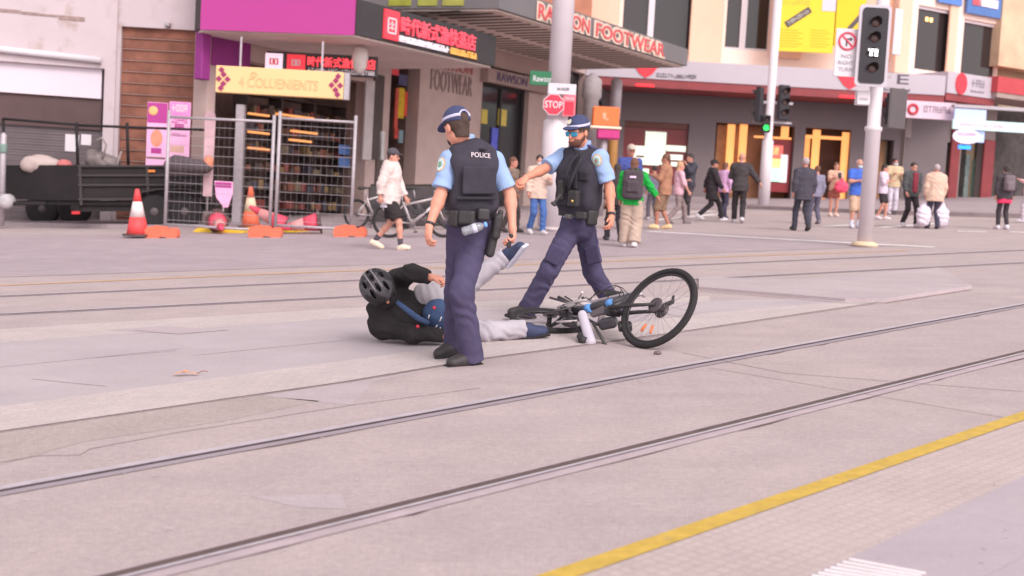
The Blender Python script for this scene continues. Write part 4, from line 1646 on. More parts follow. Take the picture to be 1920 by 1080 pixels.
def signal(name, label, M, n, s=1.0, lit=None, hood=True, white_edge=False, col=None, group=None, rows=None):
    """a traffic signal head: back plate, housing, hooded lamps"""
    t = thing(name, label, 'traffic signal', M, group)
    h, w_ = .36 * n * s, .30 * s
    if white_edge:
        b = MB()
        pts = []
        for cx, cz, a0 in ((w_ * .95, h * .60, 0), (-w_ * .95, h * .60, 90), (-w_ * .95, -h * .60, 180), (w_ * .95, -h * .60, 270)):
            for q in range(5):
                a = math.radians(a0 + q * 22.5)
                pts.append((cx + .10 * s * math.cos(a), cz + .10 * s * math.sin(a)))
        b.prism(pts, -.02, .02)
        b.build('back_plate', mat('plate_lilac', C(206, 196, 206, 1.15), .5, .03), t)
        b = MB()
        b.prism([(x * .80, z * .925) for x, z in pts], -.06 * s, -.021)
        b.build('face_board', mat('signal_black', C(52, 47, 52), .6, .1, 4), t)
    else:
        MB().box(-w_ * .62, -.02, -h * .54, w_ * .62, .16 * s, h * .54, bev=.02).build('housing', mat('signal_black', C(52, 47, 52), .6, .1, 4), t)
    for i in range(n):
        z = h / 2 - (i + .5) * h / n
        y0 = -.062 * s if white_edge else -.021
        Mz = Matrix.Translation((0, y0, z)) @ Matrix.Rotation(math.radians(90), 4, 'X')
        lens = MB().lathe([(.11 * s, 0), (.10 * s, .012 * s), (.05 * s, .022 * s), (.001, .025 * s)], Mz, 18)
        lm = mat('dark_lens', C(78, 56, 54), .3, .2, 5)
        if lit and lit[0] == i and lit[1] is not None:
            lm = lit[1]
        lens.build('lens', lm, t)
        b = MB()
        for q in range(13):
            a = math.radians(-15 + 210 * q / 12)
            b_ = math.radians(-15 + 210 * (q + 1) / 12)
            if q < 12:
                L0 = .20 * s
                f_ = lambda an, y, r: Vector((r * math.cos(an), y, z + r * math.sin(an)))
                r0 = .125 * s
                e0_, e1_ = L0 * (.35 + .65 * max(0, math.sin(a))), L0 * (.35 + .65 * max(0, math.sin(b_)))
                b.quad(f_(a, y0, r0), f_(b_, y0, r0), f_(b_, y0 - e1_, r0), f_(a, y0 - e0_, r0))
                b.quad(f_(a, y0, r0 + .006), f_(b_, y0, r0 + .006), f_(b_, y0 - e1_, r0 + .006), f_(a, y0 - e0_, r0 + .006))
        b.build('visor', mat('visor_black', C(60, 55, 58), .65), t)
    return t


# slim pole with the big signal facing the camera
PB = G(1621, 462)
D2 = PB.y
t = thing('signal_pole', 'slim white signal pole standing on the road edge at right, in front of the crowd', 'pole', frame(PB, 0))
MB().lathe([(.135, 0), (.132, 2.05), (.155, 2.07), (.155, 2.13), (.118, 2.15), (.112, 4.6), (.01, 4.62)], n=22).build('shaft', M_pole, t)
MB().lathe([(.23, 0), (.23, .05), (.15, .09)], n=22).build('base_collar', mat('pale_yellow_steel', C(214, 190, 160), .6), t)
b = MB()
b.box(-.42, -.03, 3.02, .25, .03, 3.08)
b.build('bracket', M_alu, t)
k = D2 / 2300
s_ = .90
LITW = glow('lit_tram_white', 250, 244, 255, 1.6)
M = frame(W(1637, 86, D2 - .30), 0)
t = signal('tram_signal', 'tall black four lamp tram signal on a white back plate, lit white', M, 4, .73, None, True, True)
# the lit white bar symbol
y_ = -.080
b = MB()
b.box(-.10, y_ - .006, -.10, .0, y_, -.062)
b.box(-.07, y_ - .006, -.185, -.025, y_, -.0995)
b.box(.012, y_ - .006, -.185, .07, y_, -.062)
b.build('lit_symbol', LITW, t)
t, k = plate('no_right_turn_sign', 'white sign with a red ringed right arrow beside the tall tram signal', 'road sign', 1587, 99, D2 - .20, 43, 88, M_whitep, 0)
b = MB()
b.tube([(.145 * math.cos(a * .2618), -.02, .20 + .145 * math.sin(a * .2618)) for a in range(24)], .020, 6, closed=True)
b.tube([(-.10, -.020, .30), (.10, -.020, .10)], .016, 6)
b.build('red_ring', mat('ring_red', C(224, 84, 104), .5), t)
b = MB()
b.box(-.03, -.019, .11, .0, -.0155, .25)
b.box(-.03, -.019, .22, .05, -.0155, .25)
b.prism([(.04, .275), (.10, .235), (.04, .195)], -.019, -.0155)
b.build('arrow', mat('dark_letters', C(84, 76, 84), .6), t)
for i, (wd, q) in enumerate((('NO', .18), ('RIGHT', .27), ('TURN', .25))):
    text('lettering', wd, mat('grey_letters', C(160, 150, 160), .6), t, Matrix.Translation((0, -.02, -.06 - i * .115)), width=q, height=.065, depth=.006)
t, k = plate('small_white_box', 'small white control box hung on the slim signal pole under the turn sign', 'control box', 1617, 184, D2 - .1, 24, 26, M_whitep, 0, depth=.18)
MB().box(-.07, -.10, -.04, .07, -.091, .0).build('label_panel', M_alu, t)
M = frame(W(1672, 205, D2 + .12), -155)
t = signal('side_signal', 'black side signal seen from behind, right of the slim pole', M, 2, .72, None)
MB().box(-.20, .12, -.36, .20, .17, .36, bev=.02).build('rear_cover', mat('signal_grey', C(92, 84, 86), .6, .05), t)
t, k = plate('rear_sign_plate', 'pale sign plate seen edge on behind the tall tram signal', 'road sign', 1683, 60, D2 + .3, 22, 84, M_pole, 35)
MB().box(-.02, .02, -.3, .02, .05, .3).build('mount', M_alu, t)

# far pole with the green light
PC = G(1431, 391)
D3 = PC.y
t = thing('far_signal_pole', 'grey signal pole with a green light on the far kerb below the yellow banner', 'pole', frame(PC, 0))
MB().lathe([(.20, 0), (.19, 2.3), (.14, 2.34), (.15, 11), (.01, 11.02)], n=18).build('shaft', M_pole, t)
MB().lathe([(.30, 0), (.30, .06), (.2, .1)], n=18).build('base_collar', M_alu, t)
b = MB()
b.box(-.55, -.05, 3.55, .75, .05, 3.63)
b.box(-.55, -.05, 2.9, .75, .05, 2.96)
b.build('bracket', M_alu, t)
signal('far_signal', 'dark three lamp signal right of the far grey pole', frame(W(1471, 192, D3 - .1), 20), 3, 1.0, None)
t = signal('far_signal', 'dark three lamp signal left of the far grey pole, turned away', frame(W(1420, 196, D3 - .15), -120), 3, 1.0, None)
t = signal('walk_signal', 'low pedestrian signal with a green lamp on the far grey pole', frame(W(1437, 232, D3 - .3), 0), 2, .75, (1, glow('lit_green', 30, 240, 70, 3.0)))
# signal beyond the stop sign, on its own post, with a thin post beside it
t = thing('amber_post', 'brown and grey signal post behind the stop sign pole', 'pole', frame(G(1142, 392), 0))
MB().lathe([(.17, 0), (.16, 4.2), (.01, 4.25)], n=14).build('shaft', mat('ochre_paint', C(176, 128, 76), .6, .08), t)
MB().lathe([(.19, 3.0), (.19, 4.3), (.02, 4.4)], n=14).build('upper_sleeve', M_alu, t)
t = signal('red_signal', 'black signal with a dull red lamp behind the stop sign pole', frame(W(1121, 198, 40.5), 0), 3, .95, (0, mat('dull_red_lens', C(150, 40, 44), .4)))
t = thing('grey_post', 'stubby grey post just right of the thick white pole', 'pole', frame(G(1096, 402), 0))
MB().lathe([(.22, 0), (.22, 3.4), (.30, 3.5), (.28, 4.0), (.05, 4.2)], n=16).build('shaft', mat('grey_post_paint', C(150, 140, 142), .6), t)
t = thing('orange_kiosk', 'orange and magenta advertising box on a post behind the facing officer', 'kiosk', frame(G(1124, 405), 0))
MB().lathe([(.10, 0), (.10, 2.35)], n=12).build('post', M_alu, t)
k = G(1124, 405).y / 2300
ob = MB().box(-.38, -.25, 2.58, .38, .25, 3.13, bev=.03).build('orange_box', mat('orange_panel', C(240, 122, 70), .55, .04), t)
MB().box(-.44, -.28, 2.50, .46, .28, 2.575, bev=.02).build('ledge', M_cream, t)
MB().box(-.22, -.24, 2.22, .42, .24, 2.498, bev=.03).build('magenta_box', mat('magenta_box', C(196, 60, 128), .55), t)
b = MB()
b.box(-.10, -.258, 2.78, .0, -.252, 2.95)
b.box(-.02, -.258, 2.74, .07, -.2521, 2.80)
b.build('pale_mark', mat('pale_orange', C(240, 170, 136), .6), ob)

# ------------------------------------------------------------------ traffic cones
M_cr = mat('cone_red', C(226, 76, 78), .55, .08, 8, bump=.05)
M_co = mat('cone_orange', C(220, 108, 80), .6, .08, 8)
M_cw = mat('cone_white', C(224, 206, 206), .5, .06, 8)
M_cb = mat('cone_base', C(92, 74, 74), .7, .1, 6)


def cone_thing(label, M, red=M_cr, white=M_cw, s=1.0, base=True, group=None):
    t = thing('traffic_cone', label, 'traffic cone', M, group)
    r = lambda z: (.235 - .195 * z / .98) * s
    MB().lathe([(r(.045), .045 * s), (r(.42), .42 * s)], n=24).build('lower_sleeve', red, t)
    MB().lathe([(r(.421), .421 * s), (r(.73), .73 * s)], n=24).build('reflective_band', white, t)
    MB().lathe([(r(.731), .731 * s), (r(.98), .975 * s), (.02 * s, .985 * s)], n=24).build('tip', red, t)
    if base:
        b = MB()
        b.prism([(.30 * s * math.cos(math.radians(a)), .30 * s * math.sin(math.radians(a))) for a in (15, 75, 105, 165, 195, 255, 285, 345)], 0, .04 * s, Matrix.Rotation(math.radians(90), 4, 'X'))
        o = b.build('base', M_cb, t, M=Matrix.Translation((0, 0, .04 * s)))
    return t


cone_thing('upright red and white traffic cone standing alone at the left of the wire fence', frame(G(258, 446), 20, (.02, .01, 1)), M_cr)
cone_thing('upright orange and cream traffic cone standing behind the wire fence', frame(G(470, 431), 50, (.02, .01, 1)), M_co, mat('cone_cream', C(224, 200, 170), .6))
M_cp = mat('cone_pink', C(226, 80, 104), .6, .1, 8)
for px, py, z, hd, ax, lab in ((407, 436, .26, -70, 99, 'fallen pink traffic cone lying end on under the pink sign'), (538, 437, .13, 190, 60, 'tilted pink traffic cone leaning behind the middle orange ballast block'), (604, 438, .27, 186, 100, 'fallen bright red traffic cone lying beside the right end of the yellow board')):
    g = G(px, py)
    M = Matrix.Translation((g.x, g.y, z)) @ Matrix.Rotation(math.radians(hd), 4, 'Z') @ Matrix.Rotation(math.radians(ax), 4, 'Y')
    cone_thing(lab, M, M_cp, mat('cone_faded', C(226, 150, 150), .6, .1, 8), .92, True)

# yellow boards lying under the fence
for px0, px1, y0_, y1_, lab in ((377, 470, 428, 440, 'yellow cable ramp lying under the left half of the fence'), (468, 565, 425, 441, 'yellow cable ramp lying under the right half of the fence')):
    a, b_ = G(px0, (y0_ + y1_) / 2), G(px1, (y0_ + y1_) / 2 + 2)
    d = (b_ - a)
    t = thing('cable_ramp', lab, 'cable ramp', frame((a + b_) / 2, math.degrees(math.atan2(d.y, d.x)), FLAT))
    L = d.length / 2
    MB().prism([(-.32, .003), (-.14, .085), (.14, .085), (.32, .003)], -L, L, Matrix.Rotation(math.radians(90), 4, 'Z')).build('ramp', mat('ramp_yellow', C(232, 188, 60), .6, .1, 5), t)
    MB().box(-L + .05, -.12, .0855, L - .05, .12, .095).build('lid', mat('ramp_lid_yellow', C(226, 178, 52), .6, .1, 5), t)

# fence feet
M_foot_o = mat('foot_orange', C(224, 112, 86), .65, .08, 6)
foot0 = None
for px, py, lab in ((304, 446, 'orange plastic ballast block beside the red and white cone'), (498, 445, 'orange plastic ballast block in the middle of the fence'), (657, 444, 'orange plastic ballast block at the right end of the fence')):
    if foot0 is None:
        foot0 = thing('ballast_block', lab, 'fence foot', frame(G(px, py), 0, FLAT), 'orange ballast blocks')
        b = MB()
        b.prism([(-.33, .03), (-.33, .15), (-.29, .21), (-.2, .235), (.04, .235), (.10, .215), (.13, .17), (.17, .17), (.20, .205), (.28, .20), (.33, .15), (.34, .05), (.31, 0), (.12, 0), (.10, .03), (-.02, .03), (-.04, 0), (-.30, 0)], -.11, .11)
        b.build('block', M_foot_o, foot0)
        MB().lathe([(.045, .230), (.045, .25), (.03, .25)], Matrix.Translation((-.1, 0, 0)), 12).build('socket', M_co, foot0)
    else:
        c = copy_tree(foot0)
        c.matrix_world = frame(G(px, py), 0, FLAT)
        c['label'] = lab

# temporary fence panels
def fence_panel(label, pa, pb, ztop, posts=(0, 1)):
    a, b_ = Vector(pa), Vector(pb)
    d = b_ - a
    t = thing('wire_fence', label, 'fence', frame(a, math.degrees(math.atan2(d.y, d.x))), 'temporary wire fence panels')
    L = (t.matrix_world.inverted() @ b_).x
    for x in (0, L):
        MB().tube([(x, 0, .06), (x, 0, ztop + .14)], .036, 10).build('post', M_alu, t)
    MB().tube([(0, 0, ztop), (L, 0, ztop)], .028, 8).build('top_rail', M_alu, t)
    MB().tube([(0, 0, .20), (L, 0, .20)], .028, 8).build('bottom_rail', M_alu, t)
    b = MB()
    z = .30
    while z < ztop - .05:
        b.tube([(0, -.004, z), (L, -.004, z)], .0048, 4, cap=False)
        z += .20
    x = .06
    while x < L:
        b.tube([(x, .006, .2), (x, .006, ztop)], .0016, 3, cap=False)
        x += .12
    b.build('wire_mesh', M_alu, t)
    return t


fa_, fb_, fc_ = G(309, 438), G(505, 440), G(657, 440)
fence_panel('left wire fence panel on orange blocks in front of the black trailer', fa_, fb_, 2.48)
fence_panel('right wire fence panel with shop goods behind it', fb_ + Vector((.12, 0, 0)), fc_, 2.44)
# shop pillar behind the fence and the shop goods
t = thing('steel_pillar', 'wide pale grey steel pillar behind the wire fence, under the cream lightbox sign', 'pillar', frame(G(443, 424), 0))
MB().box(-.10, -.10, 0, .10, .10, 2.9, bev=.01).build('shaft', M_alu, t)
MB().box(-.15, -.15, 0, .15, .15, .03).build('foot_plate', M_alu, t)
rn = random.Random(4)
x0, x1 = FS.uv(452, 300, .9)[0], FS.uv(676, 300, 1.2)[0]
zf, zt_ = FS.uv(560, 425, .9)[1], FS.uv(560, 190, .9)[1]
t = thing('shop_shelf', 'dim shop shelving full of small coloured goods behind the wire fence', 'shelf', FS.M)
nsh = 7
b = MB()
for i in range(nsh + 1):
    z = zf + (zt_ - zf) * i / nsh
    b.box(x0, .75, z - .02, x1, 1.25, z)
for i in range(5):
    x = x0 + (x1 - x0) * i / 4
    b.box(x - .025, .76, zf, x + .025, 1.24, zt_)
b.build('rack', mat('rack_brown', C(70, 58, 56), .7), t)
mats_g = [mat('goods', C(*c_, 1.5), .6, .15, 8) for c_ in ((110, 76, 64), (150, 92, 72), (96, 84, 80), (140, 124, 104), (84, 68, 66), (80, 76, 90), (150, 74, 68), (160, 130, 90))]
b = MB()
for i in range(nsh):
    z = zf + (zt_ - zf) * i / nsh
    x = x0 + .05
    while x < x1 - .3:
        w_ = rn.uniform(.08, .30)
        h_ = rn.uniform(.10, .26)
        if rn.random() < .85 and True:
            b.box(x, .74 + rn.uniform(0, .06), z + .001, x + w_ - .015, 1.1, z + h_, mi=rn.randrange(8))
        x += w_
o = b.build('shelf_goods', mats_g, t)
o['kind'] = 'stuff'
OR2 = glow('warm_shelf_light', 240, 160, 96, .5)
for px0, px1, y in ((468, 506, 213), (468, 506, 247), (468, 506, 277), (520, 590, 216), (548, 596, 246), (545, 585, 262)):
    r = FS.rect(px0, y, px1, y + 4, .62)
    MB().box(r[0], .62, r[1], r[2], .70, r[3]).build('shelf_light', OR2, t)
for y in (272, 296):
    r = FS.rect(636, y, 656, y + 18, .5)
    MB().box(r[0], .5, r[1], r[2], .52, r[3]).build('blue_notice', mat('blue_notice', C(96, 130, 190), .6), t)

# posters tied to the trailer side of the fence
PINK = mat('poster_pink', C(236, 176, 214), .7, .06, 4)
for px, py, wpx, hpx, lab, alt in ((294, 256, 38, 126, 'left pink and magenta poster with a face, standing upright in the trailer', 0), (336, 250, 40, 116, 'right pale pink poster with magenta lettering, standing upright in the trailer', 1)):
    D = 28.75
    t, k = plate('poster', lab, 'poster', px, py, D, wpx, hpx, PINK, 0, depth=.02)
    h = hpx * k / 2
    w_ = wpx * k / 2
    if alt == 0:
        MB().box(-w_ + .01, -.016, h * .40, w_ - .01, -.0105, h - .01).build('magenta_block', M_magenta, t)
        MB().lathe([(.11, 0), (.10, .005), (.01, .006)], Matrix.Translation((-.1, -.0165, h * .75)) @ Matrix.Rotation(math.radians(90), 4, 'X'), 14).build('yellow_disc', mat('poster_gold', C(224, 178, 120), .7), t)
        b = MB()
        b.prism([(.14 * math.cos(a * .4), -h * .05 + .20 * math.sin(a * .4)) for a in range(16)], -.016, -.0105)
        b.build('portrait_face', mat('poster_skin', C(226, 146, 122), .7), t)
        MB().box(-.12, -.016, -h * .50, .12, -.0105, -h * .34).build('magenta_mark', M_magenta, t)
        MB().box(-w_ + .02, -.016, -h * .66, w_ - .02, -.0105, -h * .60).build('dark_bar', M_dark, t)
    else:
        scrawl('magenta_lettering', M_whitep, t, Matrix.Translation((0, -.0165, h * .80)), w_ * 1.5, .16, 4, 31, .006)
        MB().box(-w_ + .01, -.016, h * .55, w_ - .01, -.0105, h - .01).build('magenta_block', mat('magenta_soft', C(214, 130, 190), .6), t)
        scrawl('lettering', M_magenta, t, Matrix.Translation((0, -.0105, h * .42)), w_ * 1.5, .14, 5, 32, .006)
        MB().box(-.11, -.016, h * .10, .11, -.0105, h * .30).build('magenta_mark', M_magenta, t)
        scrawl('small_lettering', mat('poster_plum', C(170, 80, 140), .7), t, Matrix.Translation((0, -.0105, -h * .05)), w_ * 1.4, .07, 8, 33, .006)
        MB().box(-w_ + .06, -.016, -h * .62, w_ - .12, -.0105, -h * .40).build('tan_mark', mat('poster_tan', C(206, 160, 150), .7), t)
t = thing('pink_placard', 'small pink shield shaped placard leaning at the fence above the fallen cone', 'placard', frame(W(419, 364, 26.6), -6))
k = 26.6 / 2300
MB().prism([(-18 * k, 24 * k), (17 * k, 24 * k), (18 * k, 2 * k), (10 * k, -24 * k), (2 * k, -25 * k), (-14 * k, -6 * k)], -.012, .012).build('board', PINK, t)
MB().box(-16 * k, -.017, 12 * k, 15 * k, -.0125, 22 * k).build('magenta_block', M_magenta, t)
MB().box(-.015, .012, -.95, .015, .04, .2).build('stake', M_alu, t)
t = thing('pink_banner', 'tall narrow pale banner behind the right end of the trailer', 'banner', frame(W(393, 260, 27.9), 0))
MB().prism([(-.10, -1.3), (.10, -1.3), (.12, .5), (.08, .62), (-.08, .62), (-.12, .5)], -.02, .02).build('cloth_panel', mat('pale_banner', C(200, 164, 172), .8, .15, 3), t)
MB().tube([(0, .03, -1.9), (0, .03, .6)], .02, 8).build('rod', M_alu, t)

# ------------------------------------------------------------------ trailer
ca, cb = G(150, 430), G(402, 428)
cl = G(14, 426)
M_tr = mat('trailer_black', C(56, 50, 52, 1.5), .75, .15, 3, spec=.2)
M_tr2 = mat('trailer_rib', C(74, 66, 68, 1.3), .65, .10, 3, spec=.25)
M_ty = mat('tyre_rubber', C(46, 42, 44), .85, .08, 12, bump=.2)
d = cb - ca
t = thing('box_trailer', 'black box trailer with a cage rail, parked behind the wire fence', 'trailer', frame(ca, math.degrees(math.atan2(d.y, d.x)), FLAT))
TI = t.matrix_world.inverted()
LT = d.length
e = TI @ cl
WT = max(.7, e.y)
uL = Vector((e.x, e.y)).normalized()
slab([(0.03, .03), (LT - .03, .03), (LT - .03, WT), (e.x + .05, WT)], .55, .62).build('floor', M_tr, t)
ang = math.atan2(uL.y, uL.x)
Ml = Matrix.Rotation(ang, 4, 'Z')
zt_ = 1.46
MB().box(0, -.0, .66, LT, .05, zt_).build('side_panel', M_tr, t)
TL = e.length
MB().box(0, -.05, .66, TL, .0, zt_, Ml).build('tailgate', M_tr, t)
MB().box(LT - .05, .05, .66, LT, WT, zt_).build('end_panel', M_tr, t)
MB().box(e.x, WT, .66, LT - .06, WT + .05, zt_).build('far_panel', M_tr, t)
b = MB()
for z in (.66, .98, 1.20, zt_ - .05):
    b.box(-.01, -.055, z, LT, -.002, z + .05, bev=.008)
for x in (.02, LT * .5, LT - .06):
    b.box(x, -.045, .55, x + .06, -.003, zt_)
b.build('side_rib', M_tr2, t)
b = MB()
for z in (.66, 1.02, zt_ - .05):
    b.box(0.01, -.105, z, TL, -.052, z + .05, Ml)
b.build('tailgate_rib', M_tr2, t)
b = MB()
zr = 2.42
b.tube([(-.02, 0, zr - .06), (LT, 0, zr - .16)], .030, 8)
b.tube([(0, 0, zr - .05), (e.x, e.y, zr + .12)], .030, 8)
for x in (0, LT * .37, LT * .98):
    b.tube([(x, 0, zt_), (x, 0, zr)], .035, 8)
b.tube([(e.x, e.y, zt_), (e.x, e.y, zr + .12)], .035, 8)
b.build('cage_rail', M_tr, t)
b = MB()
b.box(-.1, .1, .40, LT, .18, .55)
b.box(-.1, WT - .2, .40, LT, WT - .1, .55)
b.build('chassis', M_tr, t)


def wheel_part(x, y, r=.40, wdt=.20):
    Mw = Matrix.Translation((x, y, r)) @ Matrix.Rotation(math.radians(90), 4, 'X')
    o = MB().lathe([(r * .62, -wdt / 2), (r * .93, -wdt / 2), (r, -wdt / 2 + .04), (r, wdt / 2 - .04), (r * .93, wdt / 2), (r * .62, wdt / 2)], Mw, 28).build('wheel', M_ty, t)
    MB().lathe([(r * .60, wdt / 2 - .06), (r * .60, wdt / 2 - .02), (r * .40, wdt / 2 - .05), (r * .18, wdt / 2 + .01), (.01, wdt / 2 + .015)], Mw, 20).build('rim', mat('rim_steel', C(96, 86, 88), .5, .1, 4, metal=.3), o)


kx = LT / 252.0
for px in (290, 347):
    wheel_part((px - 150) * kx, .0, .40)
for px in (80, 140):
    q = TI @ G(px, 422)
    wheel_part(q.x, q.y + .1, .40)
b = MB()
pts = [((262 - 150) * kx, .62), ((268 - 150) * kx, .86), ((300 - 150) * kx, .93), ((350 - 150) * kx, .93), ((382 - 150) * kx, .84), ((392 - 150) * kx, .60)]
for (xa_, za_), (xb_, zb2_) in zip(pts, pts[1:]):
    b.verts_faces([(xa_, -.20, za_), (xb_, -.20, zb2_), (xb_, .10, zb2_), (xa_, .10, za_), (xa_, -.20, za_ - .03), (xb_, -.20, zb2_ - .03), (xb_, .10, zb2_ - .03), (xa_, .10, za_ - .03)],
                  [(0, 1, 2, 3), (4, 5, 6, 7), (0, 1, 5, 4), (2, 3, 7, 6)])
b.build('mudguard', M_tr2, t)
q = TI @ W(142, 399, ca.y - .1)
MB().box(q.x - .09, -.02 + q.y, q.z - .035, q.x + .09, q.y + .04, q.z + .035, bev=.01).build('tail_light', mat('tail_light_red', C(200, 50, 60), .35), t)
q = TI @ W(281, 321, ca.y - .1)
MB().box(q.x - .08, -.075, q.z - .03, q.x + .08, -.056, q.z + .03, bev=.008).build('side_marker', mat('amber_lens', C(206, 120, 60), .4), t)
t2_ = thing('pale_post', 'pale grey post at the far left edge of the photo beside the trailer', 'post', frame(W(3, 395, 28.4), 0))
MB().lathe([(.07, -.35), (.07, 1.75), (.02, 1.8)], n=12).build('shaft', M_alu, t2_)
MB().lathe([(.075, 1.32), (.085, 1.36), (.085, 1.5), (.075, 1.54)], n=12).build('green_band', mat('band_green', C(120, 140, 134), .6), t2_)
# the load
def blob(name, label, cat, M, prims, m, seed=1., amp=.012, vox=.03):
    S = Sdf(vox, .12)
    for c, r in prims:
        S.ell(c, r)
    S.folds(amp, .5, seed)
    me = S.mesh(name)
    o = link(name, me, m)
    o.matrix_world = M
    tag(o, label, cat)
    return o


blob('white_sack', 'long white sack lying on top of the left end of the trailer', 'sack', Matrix.Translation(W(78, 310, 28.75)), [((-.20, 0, .02), (.30, .22, .20)), ((.14, 0, .0), (.34, .22, .19)), ((-.02, .05, .06), (.25, .2, .18))], mat('white_sack', C(214, 192, 188, 1.5), .9, .06, 5))
blob('pink_sack', 'small faded red sack beside the white sack on the trailer', 'sack', Matrix.Translation(W(118, 310, 28.7)), [((0, 0, 0), (.13, .16, .15)), ((.12, 0, -.03), (.10, .14, .11))], mat('red_sack', C(190, 110, 110), .9, .1, 5))
blob('grey_sack', 'dark grey bag lying in the right end of the trailer', 'sack', Matrix.Translation(W(352, 305, 27.6)), [((-.2, 0, -.05), (.34, .3, .22)), ((.22, 0, -.10), (.34, .3, .17))], mat('grey_sack', C(84, 74, 78), .9, .1, 5))
blob('orange_sack', 'small orange bag at the far right end of the trailer', 'sack', Matrix.Translation(W(391, 306, 27.6)), [((0, 0, 0), (.11, .15, .19))], mat('orange_sack', C(206, 130, 104), .9, .1, 5))
M = frame(W(188, 306, 28.6), 0, FLAT)
t = thing('machinery', 'grey machine with a bent handle piled in the middle of the trailer', 'machine', M)
S = Sdf(.02, .08)
S.ell((-.05, 0, .05), (.30, .25, .22))
S.ell((.22, 0, -.02), (.26, .25, .18))
S.box((-.18, 0, .22), (.10, .12, .10), rd=.04)
S.folds(.016, .8, 4.)
S.build('body_cover', mat('mixer_grey', C(120, 108, 108), .85, .3, 5), t)
b = MB()
b.tube([(.12, -.2, .1), (.22, -.2, .42), (.12, -.2, .58), (.0, -.2, .52)], .028, 8)
b.tube([(.38, -.15, -.2), (.55, -.15, .28)], .022, 8)
b.build('handle', mat('mixer_frame', C(150, 138, 136), .6), t)
t = thing('white_drum', 'small white drum at the left end of the trailer', 'drum', frame(W(13, 393, 28.2), 0, FLAT))
MB().lathe([(.02, 0), (.12, .02), (.17, .08), (.17, .30), (.12, .36), (.05, .38)], Matrix.Translation((0, 0, .19)) @ Matrix.Rotation(math.radians(90), 4, 'X') @ Matrix.Translation((0, 0, -.2)), 22).build('drum', mat('dull_white', C(206, 198, 202, 1.4), .6, .12, 5), t)
MB().box(.12, -.04, .10, .9, .04, .18, bev=.02).build('bracket', M_tr, t)


# ------------------------------------------------------------------ bicycles
def ring(R_, r, n=40, m=8, M=None, b=None):
    b = b or MB()
    pts = [Vector((R_ * math.cos(2 * math.pi * i / n), R_ * math.sin(2 * math.pi * i / n), 0)) for i in range(n)]
    if M is not None:
        pts = [M @ p for p in pts]
    return b.tube(pts, r, m, closed=True)


def bike_wheel(parent, Mw, R_=.345, tw=.024, tm=None, rotor=True, spokes=24, reflector=None, cassette=False):
    """Mw: wheel plane is local xy, axle is local z"""
    o = ring(R_ - tw, tw, 48, 10, Mw).build('wheel', tm or M_ty, parent)
    b = ring(R_ - 2.3 * tw, .012, 48, 6, Mw)
    b.build('rim', mat('rim_black', C(60, 56, 60), .4, .05, 5, metal=.3), o)
    b = MB()
    for i in range(spokes):
        a = 2 * math.pi * i / spokes
        sg = 1 if i % 2 else -1
        p0 = Mw @ Vector((.03 * math.cos(a + .7 * sg), .03 * math.sin(a + .7 * sg), .028 * sg))
        p1 = Mw @ Vector(((R_ - 2.4 * tw) * math.cos(a), (R_ - 2.4 * tw) * math.sin(a), 0))
        b.tube([p0, p1], .0013, 3, cap=False)
    b.build('spokes', mat('spoke_steel', C(150, 140, 146), .4, .1, 5, metal=.7), o)
    b = MB()
    b.lathe([(.012, -.055), (.030, -.045), (.022, -.02), (.022, .02), (.030, .045), (.012, .055)], Mw, 14)
    b.build('hub', M_black, o)
    if rotor:
        b = MB()
        b.lathe([(.040, .046), (.066, .046), (.066, .050), (.040, .050)], Mw, 26)
        b.build('brake_disc', mat('disc_steel', C(92, 82, 86), .5, .1, 5, metal=.4), o)
    if cassette:
        b = MB()
        b.lathe([(.045, -.050), (.066, -.048), (.066, -.044), (.05, -.040), (.05, -.036), (.035, -.03)], Mw, 20)
        b.build('sprocket', mat('sprocket_steel', C(86, 78, 80), .5, .1, 5, metal=.5), o)
    if reflector:
        for a in reflector:
            b = MB()
            c = Mw @ Vector((.20 * math.cos(a), .20 * math.sin(a), .004))
            d_ = (Mw.to_3x3() @ Vector((math.cos(a), math.sin(a), 0)))
            b.tube([c - d_ * .035, c + d_ * .035], .010, 6)
            b.build('reflector', mat('orange_reflector', C(240, 120, 70), .3), o)
    return o


